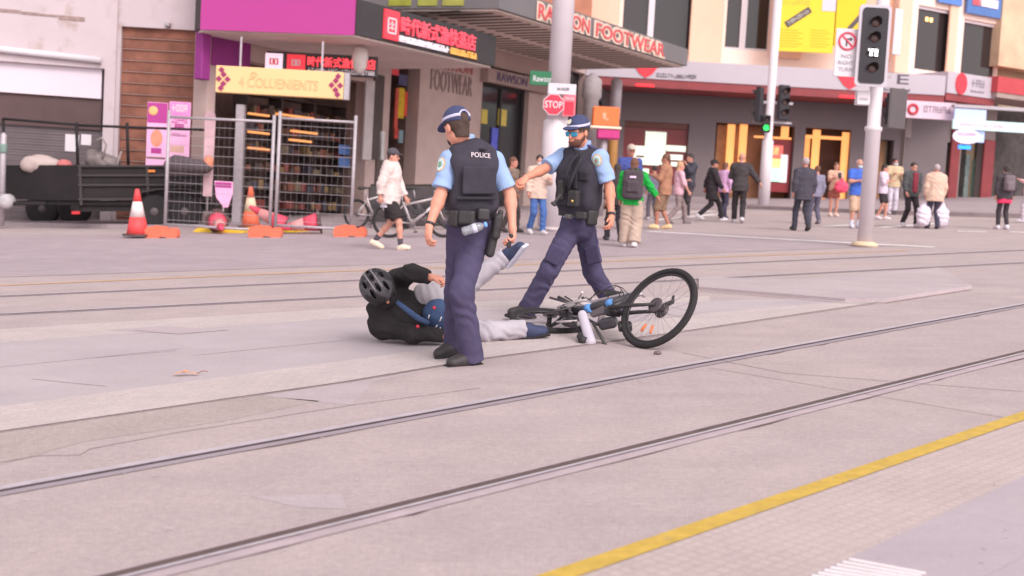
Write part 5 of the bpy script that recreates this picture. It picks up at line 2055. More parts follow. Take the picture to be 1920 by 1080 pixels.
def parked_bike(label, M, fr, light, s=1.0, basket=False):
    t = thing('parked_bicycle', label, 'bicycle', M)
    R90 = Matrix.Rotation(math.radians(90), 4, 'X')
    for x in (-.54, .56):
        bike_wheel(t, Matrix.Translation((x, 0, .345)) @ R90, spokes=16)
    b = MB()
    bb, st, hd = (-.10, 0, .29), (-.26, 0, .72), (.40, 0, .80)
    b.tube([bb, st], .022, 8)
    b.tube([bb, (.42, 0, .70)], .034, 8)
    b.tube([(-.24, 0, .66), hd], .024, 8)
    b.tube([hd, (.42, 0, .66)], .028, 8)
    for y in (-.05, .05):
        b.tube([bb, (-.54, y, .345)], .014, 6)
        b.tube([(-.25, 0, .66), (-.54, y, .345)], .011, 6)
    b.build('frame', fr, t)
    b = MB()
    for y in (-.055, .055):
        b.tube([(.43, y * .7, .64), (.56, y, .345)], .015, 6)
    b.tube([(.43, 0, .64), (.37, 0, .95)], .018, 8)
    b.build('fork', light, t)
    hb = MB().tube([(.30, -.31, 1.02), (.36, -.18, 1.04), (.38, 0, 1.0), (.36, .18, 1.04), (.30, .31, 1.02)], .013, 8).build('handlebar', M_black, t)
    MB().tube([(-.27, 0, .70), (-.30, 0, .90)], .014, 8).build('seat_post', M_alu, t)
    S = Sdf(.012, .03)
    S.cone((-.42, 0, .93), (-.16, 0, .94), .075, .022, flat=((0, 0, 1), .5))
    S.build('saddle', M_black, t)
    b = MB()
    b.tube([(-.10, .07, .29), (-.02, .075, .14)], .011, 6)
    b.tube([(-.10, -.07, .29), (-.18, -.075, .44)], .011, 6)
    b.tube([(-.10, -.075, .29), (-.10, .075, .29)], .016, 8)
    b.lathe([(.09, -.05), (.09, -.045), (.02, -.045)], Matrix.Translation(bb) @ R90, 18)
    b.build('crank', mat('crank_steel', C(150, 140, 142), .4, .1, 5, metal=.5), t)
    MB().box(-.06, .07, .10, .02, .16, .125).build('pedal', M_black, t)
    if basket:
        b = MB()
        b.box(-.78, -.14, .74, -.32, .14, .77)
        b.tube([(-.72, .1, .74), (-.56, .07, .36)], .008, 6)
        b.tube([(-.72, -.1, .74), (-.56, -.07, .36)], .008, 6)
        b.build('rack', light, t)
    MB().box(-.08, -.03, .46, .22, .03, .58, bev=.02).build('battery', M_black, t)
    return t


M_bs = mat('bike_silver', C(188, 176, 178), .4, .06, 4, metal=.2)
M_bd = mat('bike_dark', C(84, 76, 84), .45, .08, 4)
g = G(781, 446)
parked_bike('silver framed parked bicycle between the walker in the cream hoodie and the officer', frame(g, 4, FLAT), M_bs, M_bs, 1, True)
g = G(706, 428)
parked_bike('grey parked bicycle half hidden behind the walker in the cream hoodie', frame(g, 40, FLAT), M_bs, M_bd)
g = G(800, 430)
parked_bike('dark parked bicycle behind the silver one, in front of the taupe shop wall', frame(g, -12, FLAT), M_bd, M_bd, 1, True)
t = thing('black_planter', 'low black planter box along the shop wall behind the parked bicycles', 'planter', frame(G(770, 424), 6, FLAT))
MB().box(-1.0, .0, 0, 1.3, .5, .95, bev=.03).build('box', mat('planter_black', C(74, 66, 68), .7, .1, 3), t)
MB().box(-.95, .05, .951, 1.25, .45, 1.0).build('soil_top', mat('planter_soil', C(60, 52, 48), .9, .2, 8), t)

# the fallen bicycle
wc = W(1235, 577, 9.72)
rear = W(1030, 592, 10.75)
t = thing('fallen_bicycle', 'black and blue bicycle crashed on its side, one wheel standing up', 'bicycle', Matrix.Translation((rear.x + .4, rear.y - .4, 0)))
TI = t.matrix_world.inverted()
nW = Vector((-.63, -.52, .55)).normalized()
e1 = Vector((.652, 0, .757))
e1 = (e1 - nW * e1.dot(nW)).normalized()
e2 = nW.cross(e1)
Mw = Matrix(((e1.x, e2.x, nW.x), (e1.y, e2.y, nW.y), (e1.z, e2.z, nW.z))).to_4x4()
RW = .366
low = RW * math.sqrt(1 - nW.z ** 2)
wc.z = low + .004
Mw.translation = TI @ wc
bike_wheel(t, Mw, RW, .025, M_ty, True, 28, reflector=(math.radians(188), math.radians(214)), cassette=True)
hubL = TI @ wc
# a hanging gear cage by the hub
b = MB()
p = hubL + nW * -.06
b.tube([p, p + e1 * .05 + e2 * .03, p + e1 * .11 - e2 * .01, p + e1 * .15 + e2 * .03], [.014, .022, .018, .010], 8)
b.tube([p + e1 * .02, p - e1 * .05 + e2 * .05], .02, 8)
b.build('gear_cage', M_black, t)
crown = hubL + Vector((-.345, .262, -.055))
rl = TI @ Vector((rear.x, rear.y, .075))
# stays either side of the standing wheel
b = MB()
for sg in (-1, 1):
    a = hubL + nW * .058 * sg
    c = crown + nW * .052 * sg
    b.tube([a, a * .5 + c * .5 + Vector((0, 0, .006)), c], [.011, .016, .019], 8)
b.tube([crown - nW * .055, crown + nW * .055], .022, 8)
b.build('fork', M_black, t)
# flat-lying wheel
nR = Vector((.10, -.14, 1)).normalized()
u1 = nR.cross(Vector((0, 1, 0))).normalized()
u2 = nR.cross(u1)
Mr = Matrix(((u1.x, u2.x, nR.x), (u1.y, u2.y, nR.y), (u1.z, u2.z, nR.z))).to_4x4()
Mr.translation = rl
bike_wheel(t, Mr, .355, .028, M_ty, True, 24)
ax = (crown - rl)
LB = ax.length
ax.normalize()
upb = (Vector((0, 0, 1)).cross(ax)).normalized()           # the bike's own "up", now lying away from the viewer
upb = (upb * .97 + Vector((0, 0, .20))).normalized()
nB = ax.cross(upb).normalized()
Bp = lambda x, u, n=0: rl + ax * x + upb * u + nB * n + Vector((0, 0, .05))
M_fb = mat('frame_black', C(62, 58, 64), .4, .08, 5)
M_blue = mat('frame_blue', C(96, 150, 214), .4, .06, 5)
bb, stp, hdt, hdb = Bp(LB * .38, -.07), Bp(LB * .30, .36), Bp(LB * .86, .34), Bp(LB * .92, .20)
b = MB()
b.tube([bb, stp], .021, 8)
b.tube([bb, hdb], .036, 10)
b.tube([Bp(LB * .31, .30), hdt], .024, 8)
b.tube([hdt, hdb, crown + Vector((0, 0, .03))], .026, 8)
for n in (-.055, .055):
    b.tube([bb, rl + nB * n], .013, 6)
    b.tube([stp, rl + nB * n], .011, 6)
b.build('frame', M_fb, t)
for x, u in ((LB * .60, .02), (LB * .80, .11), (LB * .45, .31), (LB * .70, .325)):
    b = MB()
    b.tube([Bp(x - .025, u), Bp(x + .03, u + .008)], .0375 if u < .12 else .026, 8)
    b.build('blue_decal', M_blue, t)
b = MB()
h0 = hdt + upb * .05
b.tube([hdt, h0 + ax * .05], .017, 8)
g0, g1 = TI @ W(1047, 558, 10.75), TI @ W(1072, 570, 10.65)
b.tube([h0 + ax * .05 + nB * -.03, h0 + ax * .02 + nB * .03, TI @ W(1110, 566, 10.5), g1], .0135, 8)
hbp = b.build('handlebar', mat('bar_silver', C(176, 166, 172), .35, .08, 5, metal=.4), t)
b = MB()
b.tube([g1, g0], [.017, .020], 8)
b.build('grip', M_black, hbp)
MB().tube([stp, Bp(LB * .27, .52)], .014, 8).build('seat_post', M_alu, t)
S = Sdf(.010, .03)
s0 = Bp(LB * .20, .55)
s1 = Bp(LB * .42, .54)
S.cone(s0, s1, .072, .022, flat=(tuple(upb), .55))
S.build('saddle', M_black, t)
b = MB()
b.tube([bb + nB * .06, bb + nB * .075 + Vector((.05, -.16, -.02))], .012, 6)
b.lathe([(.10, -.004), (.10, .004), (.03, .006)], Matrix.Translation(bb + nB * .045) @ nB.to_track_quat('Z', 'Y').to_matrix().to_4x4(), 24)
b.build('crank', mat('crank_dark', C(90, 84, 86), .4, .1, 5, metal=.4), t)
pc = TI @ W(1093, 634, 9.95)
b = MB()
b.box(-.05, -.04, -.025, .05, .05, .035, Matrix.Translation(pc) @ Matrix.Rotation(.5, 4, 'Y'), bev=.01)
b.tube([bb + nB * .075, pc], .011, 6)
b.build('pedal', M_black, t)
pc2 = TI @ W(1172, 612, 9.9)
b = MB()
b.box(-.055, -.05, -.03, .055, .05, .03, Matrix.Translation(pc2) @ Matrix.Rotation(.3, 4, 'X'), bev=.01)
b.build('pedal', M_black, t)
# white battery case standing out of the heap
p0, p1 = TI @ W(1092, 590, 10.05), TI @ W(1107, 641, 9.85)
S = Sdf(.008, .02)
S.cone(p0, p1, .038, .046, flat=((0, 1, 0), .8))
S.build('battery_case', mat('case_white', C(206, 196, 210, 1.25), .45, .05, 6), t)
MB().tube([p0 + (p1 - p0) * .90 + Vector((-.075, 0, -.0)), p0 + (p1 - p0) * 1.05 + Vector((-.04, .0, .015))], .035, 8).build('case_clip', M_black, t)
MB().tube([TI @ W(1112, 606, 10.0), TI @ W(1137, 649, 9.80)], [.012, .014], 8).build('kickstand', mat('stand_dark', C(66, 62, 64), .5), t)
rs_ = random.Random(21)
for i in range(11):
    px_, py_ = rs_.uniform(1050, 1150), rs_.uniform(560, 606)
    an, ln_ = rs_.uniform(-1.2, 1.2), rs_.uniform(12, 26)
    d_ = 10.75 - (py_ - 556) / 50 * .5 - rs_.uniform(0, .1)
    q0, q1 = (px_ - ln_ * math.cos(an), py_ - ln_ * .5 * math.sin(an)), (px_ + ln_ * math.cos(an), py_ + ln_ * .5 * math.sin(an))
    MB().tube([TI @ W(*q0, d_), TI @ W(*q1, d_ - .08)], rs_.uniform(.006, .014), 7).build('strut', M_bs if i % 2 else M_fb, t)
rn = random.Random(8)
b = MB()                                                   # brake and gear cables
for i in range(7):
    a = Bp(LB * rn.uniform(.5, .9), rn.uniform(.15, .4), .02)
    c = a + Vector((rn.uniform(-.3, .1), rn.uniform(-.1, .2), rn.uniform(-.04, .03)))
    hh = Vector((0, 0, rn.uniform(.04, .09)))
    b.tube([a, a * .75 + c * .25 + hh * .75, (a + c) / 2 + hh, a * .25 + c * .75 + hh * .7, c], .004, 5)
b.build('cables', M_black, t)
b = MB()                                                   # silver motor and racks
b.lathe([(.02, -.05), (.085, -.045), (.095, 0), (.085, .045), (.02, .05)], Matrix.Translation(bb + Vector((0.02, .05, .03))) @ nB.to_track_quat('Z', 'Y').to_matrix().to_4x4(), 18)
b.build('motor', mat('motor_grey', C(128, 118, 122), .5, .1, 5), t)
for q0, q1, th in (((1062, 570), (1100, 562), .012), ((1075, 600), (1112, 574), .018), ((1118, 566), (1152, 572), .012), ((1120, 588), (1158, 590), .014), ((1085, 560), (1092, 548), .008), ((1130, 575), (1120, 610), .012)):
    MB().tube([TI @ W(*q0, 10.5), TI @ W(*q1, 10.35)], th, 8).build('strut', M_bs, t)
b = MB()
b.tube([TI @ W(1076, 573, 10.6), TI @ W(1090, 582, 10.5), TI @ W(1112, 584, 10.45)], .009, 6)
b.build('lever', M_black, t)
for (px_, py_, d_, sx_, sy_, sz_, an, mm, nm) in ((1068, 603, 10.35, .065, .04, .045, .3, M_fb, 'bag'), (1140, 606, 10.0, .075, .05, .045, -.25, M_fb, 'bag'), (1098, 572, 10.5, .10, .07, .030, .2, M_bs, 'carrier'), (1126, 580, 10.3, .09, .06, .045, -.4, mat('motor_grey', C(128, 118, 122), .5, .1, 5), 'display_unit'), (1150, 584, 10.1, .07, .05, .04, .1, M_fb, 'lamp_block')):
    MB().box(-sx_, -sy_, -sz_, sx_, sy_, sz_, Matrix.Translation(TI @ W(px_, py_, d_)) @ Matrix.Rotation(an, 4, 'Y') @ Matrix.Rotation(an * 1.5, 4, 'Z'), bev=.02).build(nm, mm, t)
for q0, q1, d_, th in (((1055, 582), (1082, 577), 10.6, .010), ((1100, 598), (1128, 612), 10.1, .013), ((1086, 588), (1126, 570), 10.45, .011), ((1140, 566), (1160, 578), 10.3, .010)):
    MB().tube([TI @ W(*q0, d_), TI @ W(*q1, d_ - .1)], th, 8).build('strut', M_fb, t)

# a fallen leaf and bits of grit
g = G(347, 706)
t = thing('fallen_leaf', 'curled orange brown leaf lying alone on the grey island paving', 'leaf', frame(g, 10, FLAT))
b = MB()
n = 10
pts = [(-.085, 0), (-.05, .030), (-.015, .022), (.0, .042), (.025, .018), (.07, .022), (.095, .0), (.06, -.018), (.02, -.015), (-.01, -.036), (-.03, -.018), (-.06, -.022)]
b.verts_faces([(x, y, .020 + .010 * math.cos(30 * x) + .25 * abs(y)) for x, y in pts], [tuple(range(len(pts)))])
b.build('blade', mat('leaf_brown', C(214, 150, 110), .7, .2, 40), t)
MB().tube([(.08, 0, .02), (.12, .01, .035), (.15, .0, .03)], .003, 5).build('stalk', mat('stalk_brown', C(150, 96, 66), .8), t)
rn = random.Random(5)
b = MB()
for i in range(110):
    px, py = rn.uniform(0, 1920), rn.uniform(590, 1075)
    g = G(px, py)
    s = rn.uniform(.0015, .0045)
    Mx = Matrix.Translation((g.x, g.y, .0125)) @ Matrix.Rotation(rn.uniform(0, 6.3), 4, 'Z')
    b.box(-s * rn.uniform(1, 5), -s * .7, -.0015, s * rn.uniform(1, 5), s * .7, -.0004, Mx)
o = b.build('grit', mat('pale_grit', C(222, 204, 208, 1.5), .8, .1, 9), kind='stuff')
o['label'] = 'pale specks of grit and litter scattered over the tracks'
o['category'] = 'litter'
g = G(1232, 665)
S = Sdf(.006, .02)
S.ell((0, 0, .014), (.028, .02, .015))
S.ell((.02, .01, .010), (.014, .012, .011))
o = S.build('debris', mat('debris_grey', C(110, 96, 100), .8, .2, 20))
o.location = (g.x, g.y, .002)
tag(o, 'small dark lump of debris on the road below the standing wheel', 'debris')


# ------------------------------------------------------------------ people in the middle of the picture
A3 = lambda v: np.array(v, float)


def jointset(px):
    return {k_: A3(W(*v)) for k_, v in px.items()}


def frames(J, tf, pf, hf, hu, up):
    """right-handed torso, pelvis and head frames (left, forward, up)"""
    tu = nrm(J['chest'] - J['pel'])
    f = nrm(A3(tf) - tu * np.dot(tf, tu))
    J['tu'], J['tf'], J['tl'] = tu, f, np.cross(tu, f)
    pu = nrm(A3(up))
    f = nrm(A3(pf) - pu * np.dot(pf, pu))
    J['pu'], J['pf'], J['pl'] = pu, f, np.cross(pu, f)
    u = nrm(A3(hu))
    f = nrm(A3(hf) - u * np.dot(hf, u))
    J['hu'], J['hf'], J['hl'] = u, f, np.cross(u, f)
    J['up'] = nrm(A3(up))
    return J


def fixfeet(J, s):
    for q in 'LR':
        un = nrm(J['fu' + q])
        d = J['t' + q] - J['a' + q]
        f = nrm(d - un * np.dot(d, un))
        J['t' + q] = J['a' + q] + (f * .160 - un * .045) * s


def decal(root, target, px, py, d, mesh, m, name, xdir=None, lift=.005, updir=UP):
    """a badge or lettering laid on the surface of target where the photo shows it (mesh lies in x/z)"""
    I = target.matrix_world.inverted()
    o = I @ CAM
    p = I @ W(px, py, d)
    ok, loc, nor, _ = target.ray_cast(o, (p - o).normalized())
    if not ok:
        loc, nor = p, (o - p).normalized()
    # average the surface normal a little
    nn = nor.copy()
    z = (I.to_3x3() @ Vector(updir))
    z = (z - nn * z.dot(nn)).normalized()
    x = z.cross(nn).normalized() * -1
    if x.dot(I.to_3x3() @ Vector((1, 0, 0))) < 0 and nn.dot(o - loc) > 0:
        x = -x
    me = mesh
    for v in me.vertices:
        q = loc + x * v.co.x + z * v.co.z
        s_ = q + nn * .08
        k_, l2, n2, _ = target.ray_cast(s_, -nn)
        off = lift + max(0, -v.co.y)
        v.co = (l2 if k_ else q) + nn * off
    me.update()
    return link(name, me, m, root)


def disc_mesh(rx, rz, n=22, rings=2):
    b = MB()
    vs_, fs_ = [(0, 0, 0)], []
    for k_ in range(1, rings + 1):
        for i in range(n):
            a = 2 * math.pi * i / n
            vs_.append((rx * k_ / rings * math.cos(a), 0, rz * k_ / rings * math.sin(a)))
    for i in range(n):
        fs_.append((0, 1 + i, 1 + (i + 1) % n))
        for k_ in range(1, rings):
            a, c = 1 + (k_ - 1) * n, 1 + k_ * n
            fs_.append((a + i, c + i, c + (i + 1) % n, a + (i + 1) % n))
    return b.verts_faces(vs_, fs_).mesh()


def text_mesh(body_, width, height, bold=.0):
    o = text('tmp', body_, None, None, Matrix(), width=width, height=height, depth=.002, bold=bold)
    me = o.data.copy()
    bpy.data.objects.remove(o)
    return me


SKIN = skinm(226, 156, 134, 1.15)
SHIRT = mat('police_shirt', C(160, 184, 228, 1.15), .9, .07, 9, bump=.3, bscale=40, spec=.15)
VEST = mat('vest_fabric', C(62, 58, 68, 1.0), .85, .14, 10, bump=.3, bscale=60, spec=.2)
VEST2 = mat('vest_webbing', C(52, 49, 56, 1.0), .8, .14, 14, bump=.3, bscale=70, spec=.25)
NAVY = mat('navy_trouser', C(82, 75, 102, 1.1), .92, .12, 8, bump=.35, bscale=34, spec=.12)
CAPM = mat('cap_navy', C(66, 70, 104, 1.0), .85, .10, 14, bump=.2, bscale=90)
BOOT = mat('boot_leather', C(58, 52, 54, 1.0), .55, .15, 16, bump=.15, bscale=60)
SOLE = mat('boot_sole', C(44, 40, 42, 1.0), .8, .1, 12)
HAIRD = mat('dark_hair', C(74, 56, 50, 1.0), .7, .30, 60, bump=.5, bscale=160)
BAND = mat('cap_band_white', C(206, 200, 226, 1.15), .7, .05, 20)
LEATHER = mat('duty_leather', C(56, 52, 54, 1.0), .5, .12, 12, bump=.1)
BLUEEDGE = mat('epaulette_navy', C(72, 70, 110, 1.0), .85, .08, 12)


def police_cap(J, s, root, I, rear=False, badge=True, droop=.30, by=.108, bz=.026, bl=.070):
    c, f, u, l = J['head'], J['hf'], J['hu'], J['hl']
    M = np.stack([l, f, u], 1)
    P = lambda x, y, z: c + (l * x + f * y + u * z) * s
    S = Sdf(.006, .02)
    S.ell(P(0, -.012, .040), (.091 * s, .110 * s, .102 * s), M)
    S.cut(P(0, 0, .030), -u * .99 + f * .14)
    if rear:
        S.ell(P(0, -.116, .036), (.036 * s, .036 * s, .036 * s), M, sub=True, k=.006)
    o = S.build('cap', CAPM, root, I=I)
    S = Sdf(.005, .012)
    Mb = np.stack([l, nrm(f - u * droop), nrm(u + f * droop)], 1)
    S.ell(P(0, by, bz), (.075 * s, bl * s, .010 * s), Mb)
    S.ell(P(0, .09, .036), (.074 * s, .05 * s, .012 * s), Mb)
    S.build('brim', CAPM, o, I=I)
    S = Sdf(.005, .006)
    S.ell(P(0, -.012, .040), (.0945 * s, .1135 * s, .105 * s), M)
    S.cut(P(0, 0, .066), u)
    S.cut(P(0, 0, .044), -u)
    if rear:
        S.ell(P(0, -.116, .036), (.040 * s, .05 * s, .044 * s), M, sub=True, k=.006)
    S.build('cap_band', BAND, o, I=I)
    if rear:                                              # white piping round the rear opening
        b = MB()
        pts = []
        for i in range(13):
            a = math.pi * i / 12
            q = P(.041 * math.cos(a), 0, .040 + .044 * math.sin(a))
            loc = (q - P(0, -.012, .040)) @ M
            ry = math.sqrt(max(0, 1 - (loc[0] / (.093 * s)) ** 2 - (loc[2] / (.104 * s)) ** 2))
            pts.append(tuple(q - f * (ry * .111 + .010) * s))
        b.tube(pts, .006, 6)
        me = b.mesh('piping')
        me.transform(I)
        link('piping', me, BAND, o)
    if badge:
        b = MB()
        ctr = P(0, .0965, .094)
        fn = nrm(f * .80 + u * .55)
        x_ = l
        z_ = np.cross(x_, fn)
        b.verts_faces([tuple(ctr + x_ * .021 * math.cos(a * .45) + z_ * .026 * math.sin(a * .45) + fn * .008) for a in range(14)], [tuple(range(14))])
        me = b.mesh('cap_badge')
        me.transform(I)
        link('cap_badge', me, mat('badge_silver', C(222, 214, 190), .35, .15, 90, metal=.3), o)
    return o


def vest(J, s, root, I, vox=.006, g=.045, bottom=-.02, seed=1.):
    S = Sdf(vox, .035)
    tl, tf, tu = J['tl'], J['tf'], J['tu']
    T = np.stack([tl, tf, tu], 1)
    ch, pe = J['chest'], J['pel']
    mid = ch * .42 + pe * .58
    S.ell(mid, (.142 * s + g, .100 * s + g, .20 * s + g), T)
    S.ell(ch, (.165 * s + g, .112 * s + g, .20 * s + g), T)
    S.box(ch - tu * .08 * s, (.15 * s + g * .6, .10 * s + g, .20 * s), T, rd=.07)
    top = ch + tu * .155 * s
    for q in 'LR':
        sh = J['s' + q]
        S.cone(top, top * .35 + sh * .65 + tu * .02, .062 * s + g * .55, .052 * s + g * .4, k=.03)
    for q in 'LR':
        sh, el = J['s' + q], J['e' + q]
        out = nrm(sh - top)
        S.ell(sh + out * .055 - tu * .06 * s, (.078 * s, .15 * s, .155 * s), np.stack([out, nrm(np.cross(tu, out)), nrm(tu - out * np.dot(tu, out))], 1), sub=True, k=.02)
    S.ell(J['neck'] + tu * .03, (.075 * s, .085 * s, .075 * s), T, sub=True, k=.02)
    S.cut(pe + J['pu'] * (.115 * s + bottom), -J['pu'])
    S.folds(.0030, 1.0, seed, tuple(tu))
    return S.build('vest', VEST, root, I=I)


def patch_pouch(name, pos, half, M, m, root, I, rd=.014, vox=.006):
    S = Sdf(vox, .01)
    S.box(pos, half, M, rd=rd)
    return S.build(name, m, root, I=I)


def belt(J, s, root, I, z=.118, g=.05):
    Pm = np.stack([J['pl'], J['pf'], J['pu']], 1)
    S = Sdf(.006, .01)
    S.ell(J['pel'] + J['pu'] * .04, (.155 * s + g, .108 * s + g, .24 * s), Pm)
    S.cut(J['pel'] + J['pu'] * (z + .022) * s, J['pu'])
    S.cut(J['pel'] + J['pu'] * (z - .030) * s, -J['pu'])
    return S.build('duty_belt', LEATHER, root, I=I)


def collar(J, s, root, I, m):
    tu, tf, tl = J['tu'], J['tf'], J['tl']
    T = np.stack([tl, tf, tu], 1)
    S = Sdf(.006, .015)
    nk = J['neck']
    S.cone(nk - tu * .015, nk + tu * .058 * s + tf * .010, .076 * s, .071 * s, capa=True, capb=True)
    return S.build('collar', m, root, I=I)


def ring_at(name, p, axis, r, th, h, m, root, I):
    b = MB()
    q = Vector(axis).to_track_quat('Z', 'Y').to_matrix().to_4x4()
    q.translation = Vector(p)
    b.lathe([(r, -h), (r + th, -h * .8), (r + th, h * .8), (r, h)], q, 20)
    me = b.mesh(name)
    me.transform(I)
    return link(name, me, m, root)


# ---- officer seen from behind, walking away to the left
J = jointset(dict(neck=(871, 268, 8.86), head=(856, 237, 8.80), sL=(843, 300, 8.78), sR=(927, 303, 8.86), eL=(826, 366, 8.72), wL=(805, 424, 8.60),
                  eR=(956, 365, 8.86), wR=(961, 429, 8.74), chest=(885, 325, 8.83), pel=(882, 427, 8.86), hL=(864, 440, 8.86), hR=(893, 440, 8.84),
                  kR=(865, 548, 8.70), aR=(884, 664, 8.80), tR=(845, 679, 8.72), kL=(856, 545, 8.98), aL=(853, 640, 9.16), tL=(829, 656, 9.10)))
J = frames(J, (-.30, .95, 0), (-.60, .80, 0), (-.62, .78, -.30), (-.18, .20, 1), UP)
for q, tip, pn, th in (('L', (799, 474, 8.55), (.75, .5, 0), (-.6, .75, 0)), ('R', (963, 474, 8.66), (-.8, -.2, .1), (-.45, .8, 0))):
    J['hd' + q] = nrm(A3(W(*tip)) - J['w' + q])
    J['hp' + q], J['ht' + q] = A3(pn), A3(th)
J['fuR'] = nrm((.0, -.05, 1))
J['fuL'] = nrm((-.35, .1, 1))
s = 1.03
fixfeet(J, s)
g = G(868, 686)
t = thing('person', 'police officer seen from behind, black vest marked POLICE, walking past the fallen man', 'person', frame(g, 0, FLAT))
I = t.matrix_world.inverted()
OFA = t
body(J, s, .0055, SKIN, t, I, .55, .75)
shirt(J, s, .006, SHIRT, t, I, g=.014, sleeve=.80, up=.066, lo=.072, hem=-.03, seed=2., amp=.0045)
trousers(J, s, .0065, NAVY, t, I, seed=1.0, amp=.0046, fq=1.45, thigh=.100, knee=.084, calf=.084, end=.10)
vA = vest(J, s, t, I, seed=3.)
collar(J, s, t, I, SHIRT)
belt(J, s, t, I)
hair(J, s * .965, .005, HAIRD, t, I, 'short', .055)
police_cap(J, s, t, I, rear=True, badge=False)
shoe(J, 'R', s, .0055, BOOT, t, I, 'boot', SOLE, .10)
shoe(J, 'L', s, .0055, BOOT, t, I, 'boot', SOLE, .10)
# a close beard along the jaw
hc, hf_, hu_, hl_ = J['head'], J['hf'], J['hu'], J['hl']
S = Sdf(.005, .02)
Mh = np.stack([hl_, hf_, hu_], 1)
S.ell(hc + hf_ * .045 * s - hu_ * .085 * s, (.052 * s, .058 * s, .044 * s), Mh)
S.cut(hc - hu_ * .058 * s + hf_ * .08, hu_ + hf_ * .3)
S.build('beard', HAIRD, t, I=I)
ring_at('wristband', J['wL'] + (J['eL'] - J['wL']) * .06, J['eL'] - J['wL'], .029, .006, .012, LEATHER, t, I)
patch_M = np.stack([J['tl'], J['tf'], J['tu']], 1)
# vest panels: back plate seam, shoulder handle, side straps
bpos = J['chest'] - J['tf'] * (.112 * s + .052)
plate_ = patch_pouch('vest_panel', A3(W(899, 338, 8.65)) - J['tf'] * .004, (.125, .010, .10), patch_M, VEST, t, I)
patch_pouch('vest_strap', A3(W(893, 372, 8.66)) - J['tf'] * -.008, (.150, .012, .014), patch_M, VEST2, t, I)
# pouches on the belt at the back, drop holster, bottle
Pm = np.stack([J['pl'], J['pf'], J['pu']], 1)
patch_pouch('belt_pouch', A3(W(876, 408, 8.64)), (.060, .040, .052), basis(-12) and np.array(basis(-12)), LEATHER, t, I, .02)
patch_pouch('belt_pouch', A3(W(854, 410, 8.68)), (.040, .040, .060), np.array(basis(-30)), LEATHER, t, I, .02)
patch_pouch('belt_pouch', A3(W(906, 402, 8.66)), (.045, .035, .045), np.array(basis(10)), LEATHER, t, I, .02)
S = Sdf(.006, .02)
S.box(A3(W(930, 425, 8.72)), (.030, .045, .085), np.array(basis(20, (.12, 0, 1))), rd=.02)
S.box(A3(W(922, 458, 8.74)), (.030, .042, .095), np.array(basis(20, (.22, 0, 1))), rd=.03)
S.cone(A3(W(939, 398, 8.70)), A3(W(934, 425, 8.70)), .020, .022)
S.build('thigh_holster', LEATHER, t, I=I)
S = Sdf(.005, .012)
S.ell(A3(W(906, 280, 8.70)), (.03, .012, .012), np.array(basis(0)))
S.build('carry_handle', VEST2, t, I=I)
# label on the back and the shoulder badge
bpy.context.view_layer.update()
decal(t, vA, 902, 291, 8.6, text_mesh('POLICE', .142, .036, .012), mat('reflective_letters', C(206, 190, 196), .5, .05, 30), 'lettering', lift=.006)
shA = [o for o in t.children if o.name.startswith('shirt')][0]
for rx, rz, m_, lf in ((.040, .052, mat('badge_gold', C(214, 172, 110), .6, .1, 60), .004), (.033, .043, mat('badge_blue', C(190, 206, 214), .6, .2, 60), .006), (.018, .022, mat('badge_green', C(120, 160, 130), .6, .3, 80), .008)):
    decal(t, shA, 826, 308, 8.7, disc_mesh(rx, rz), m_, 'shoulder_badge', lift=lf)
# epaulette
patch_pouch('epaulette', J['sL'] * .55 + J['neck'] * .45 + J['tu'] * .052, (.062, .030, .010), np.stack([nrm(J['sL'] - J['neck']), J['tf'], nrm(np.cross(nrm(J['sL'] - J['neck']), J['tf']))], 1), BLUEEDGE, t, I, .006)
patch_pouch('epaulette', J['sR'] * .55 + J['neck'] * .45 + J['tu'] * .052, (.062, .030, .010), np.stack([nrm(J['sR'] - J['neck']), J['tf'], nrm(np.cross(nrm(J['sR'] - J['neck']), J['tf']))], 1), BLUEEDGE, t, I, .006)
# things he carries
b0, b1 = A3(W(870, 434, 8.58)), A3(W(908, 422, 8.60))
o = thing('water_bottle', 'clear plastic water bottle with a blue cap tucked in an officer belt', 'bottle', Matrix.Translation(Vector(b0)))
I2 = o.matrix_world.inverted()
q = Vector(b1 - b0).to_track_quat('Z', 'Y').to_matrix().to_4x4()
q.translation = Vector(b0)
L = float(np.linalg.norm(b1 - b0))
me = MB().lathe([(.012, -.015), (.030, -.010), (.033, .01), (.030, .03), (.033, .05), (.031, .075), (.033, .10), (.028, .125), (.014, .142), (.013, .150)], q, 20).mesh()
me.transform(I2)
PET = mat('clear_bottle', C(196, 196, 206, 1.1), .08, .12, 25, spec=.6)
PET.node_tree.nodes['Principled BSDF'].inputs['Transmission Weight'].default_value = .55
link('bottle_body', me, PET, o)
me = MB().lathe([(.018, .148), (.019, .150), (.019, .168), (.017, .170)], q, 16).mesh()
me.transform(I2)
link('cap', me, mat('bottle_cap_blue', C(110, 160, 220), .4), o)
me = MB().lathe([(.0338, .06), (.0338, .092)], q, 20).mesh()
me.transform(I2)
link('label_wrap', me, mat('bottle_label', C(206, 206, 226, 1.1), .5, .1, 20), o)
c0 = J['wR'] + J['hdR'] * .095 + nrm(J['hpR']) * .024
o = thing('handheld_device', 'small black device gripped in the right hand of the officer seen from behind', 'device', Matrix.Translation(Vector(c0)))
MB().box(-.016, -.03, -.05, .016, .03, .05, Matrix.Rotation(.25, 4, 'Y'), bev=.008).build('casing', BOOT, o)
MB().box(-.018, -.018, .006, -.0162, .018, .04, Matrix.Rotation(.25, 4, 'Y')).build('screen', mat('device_screen', C(150, 170, 170), .2), o)

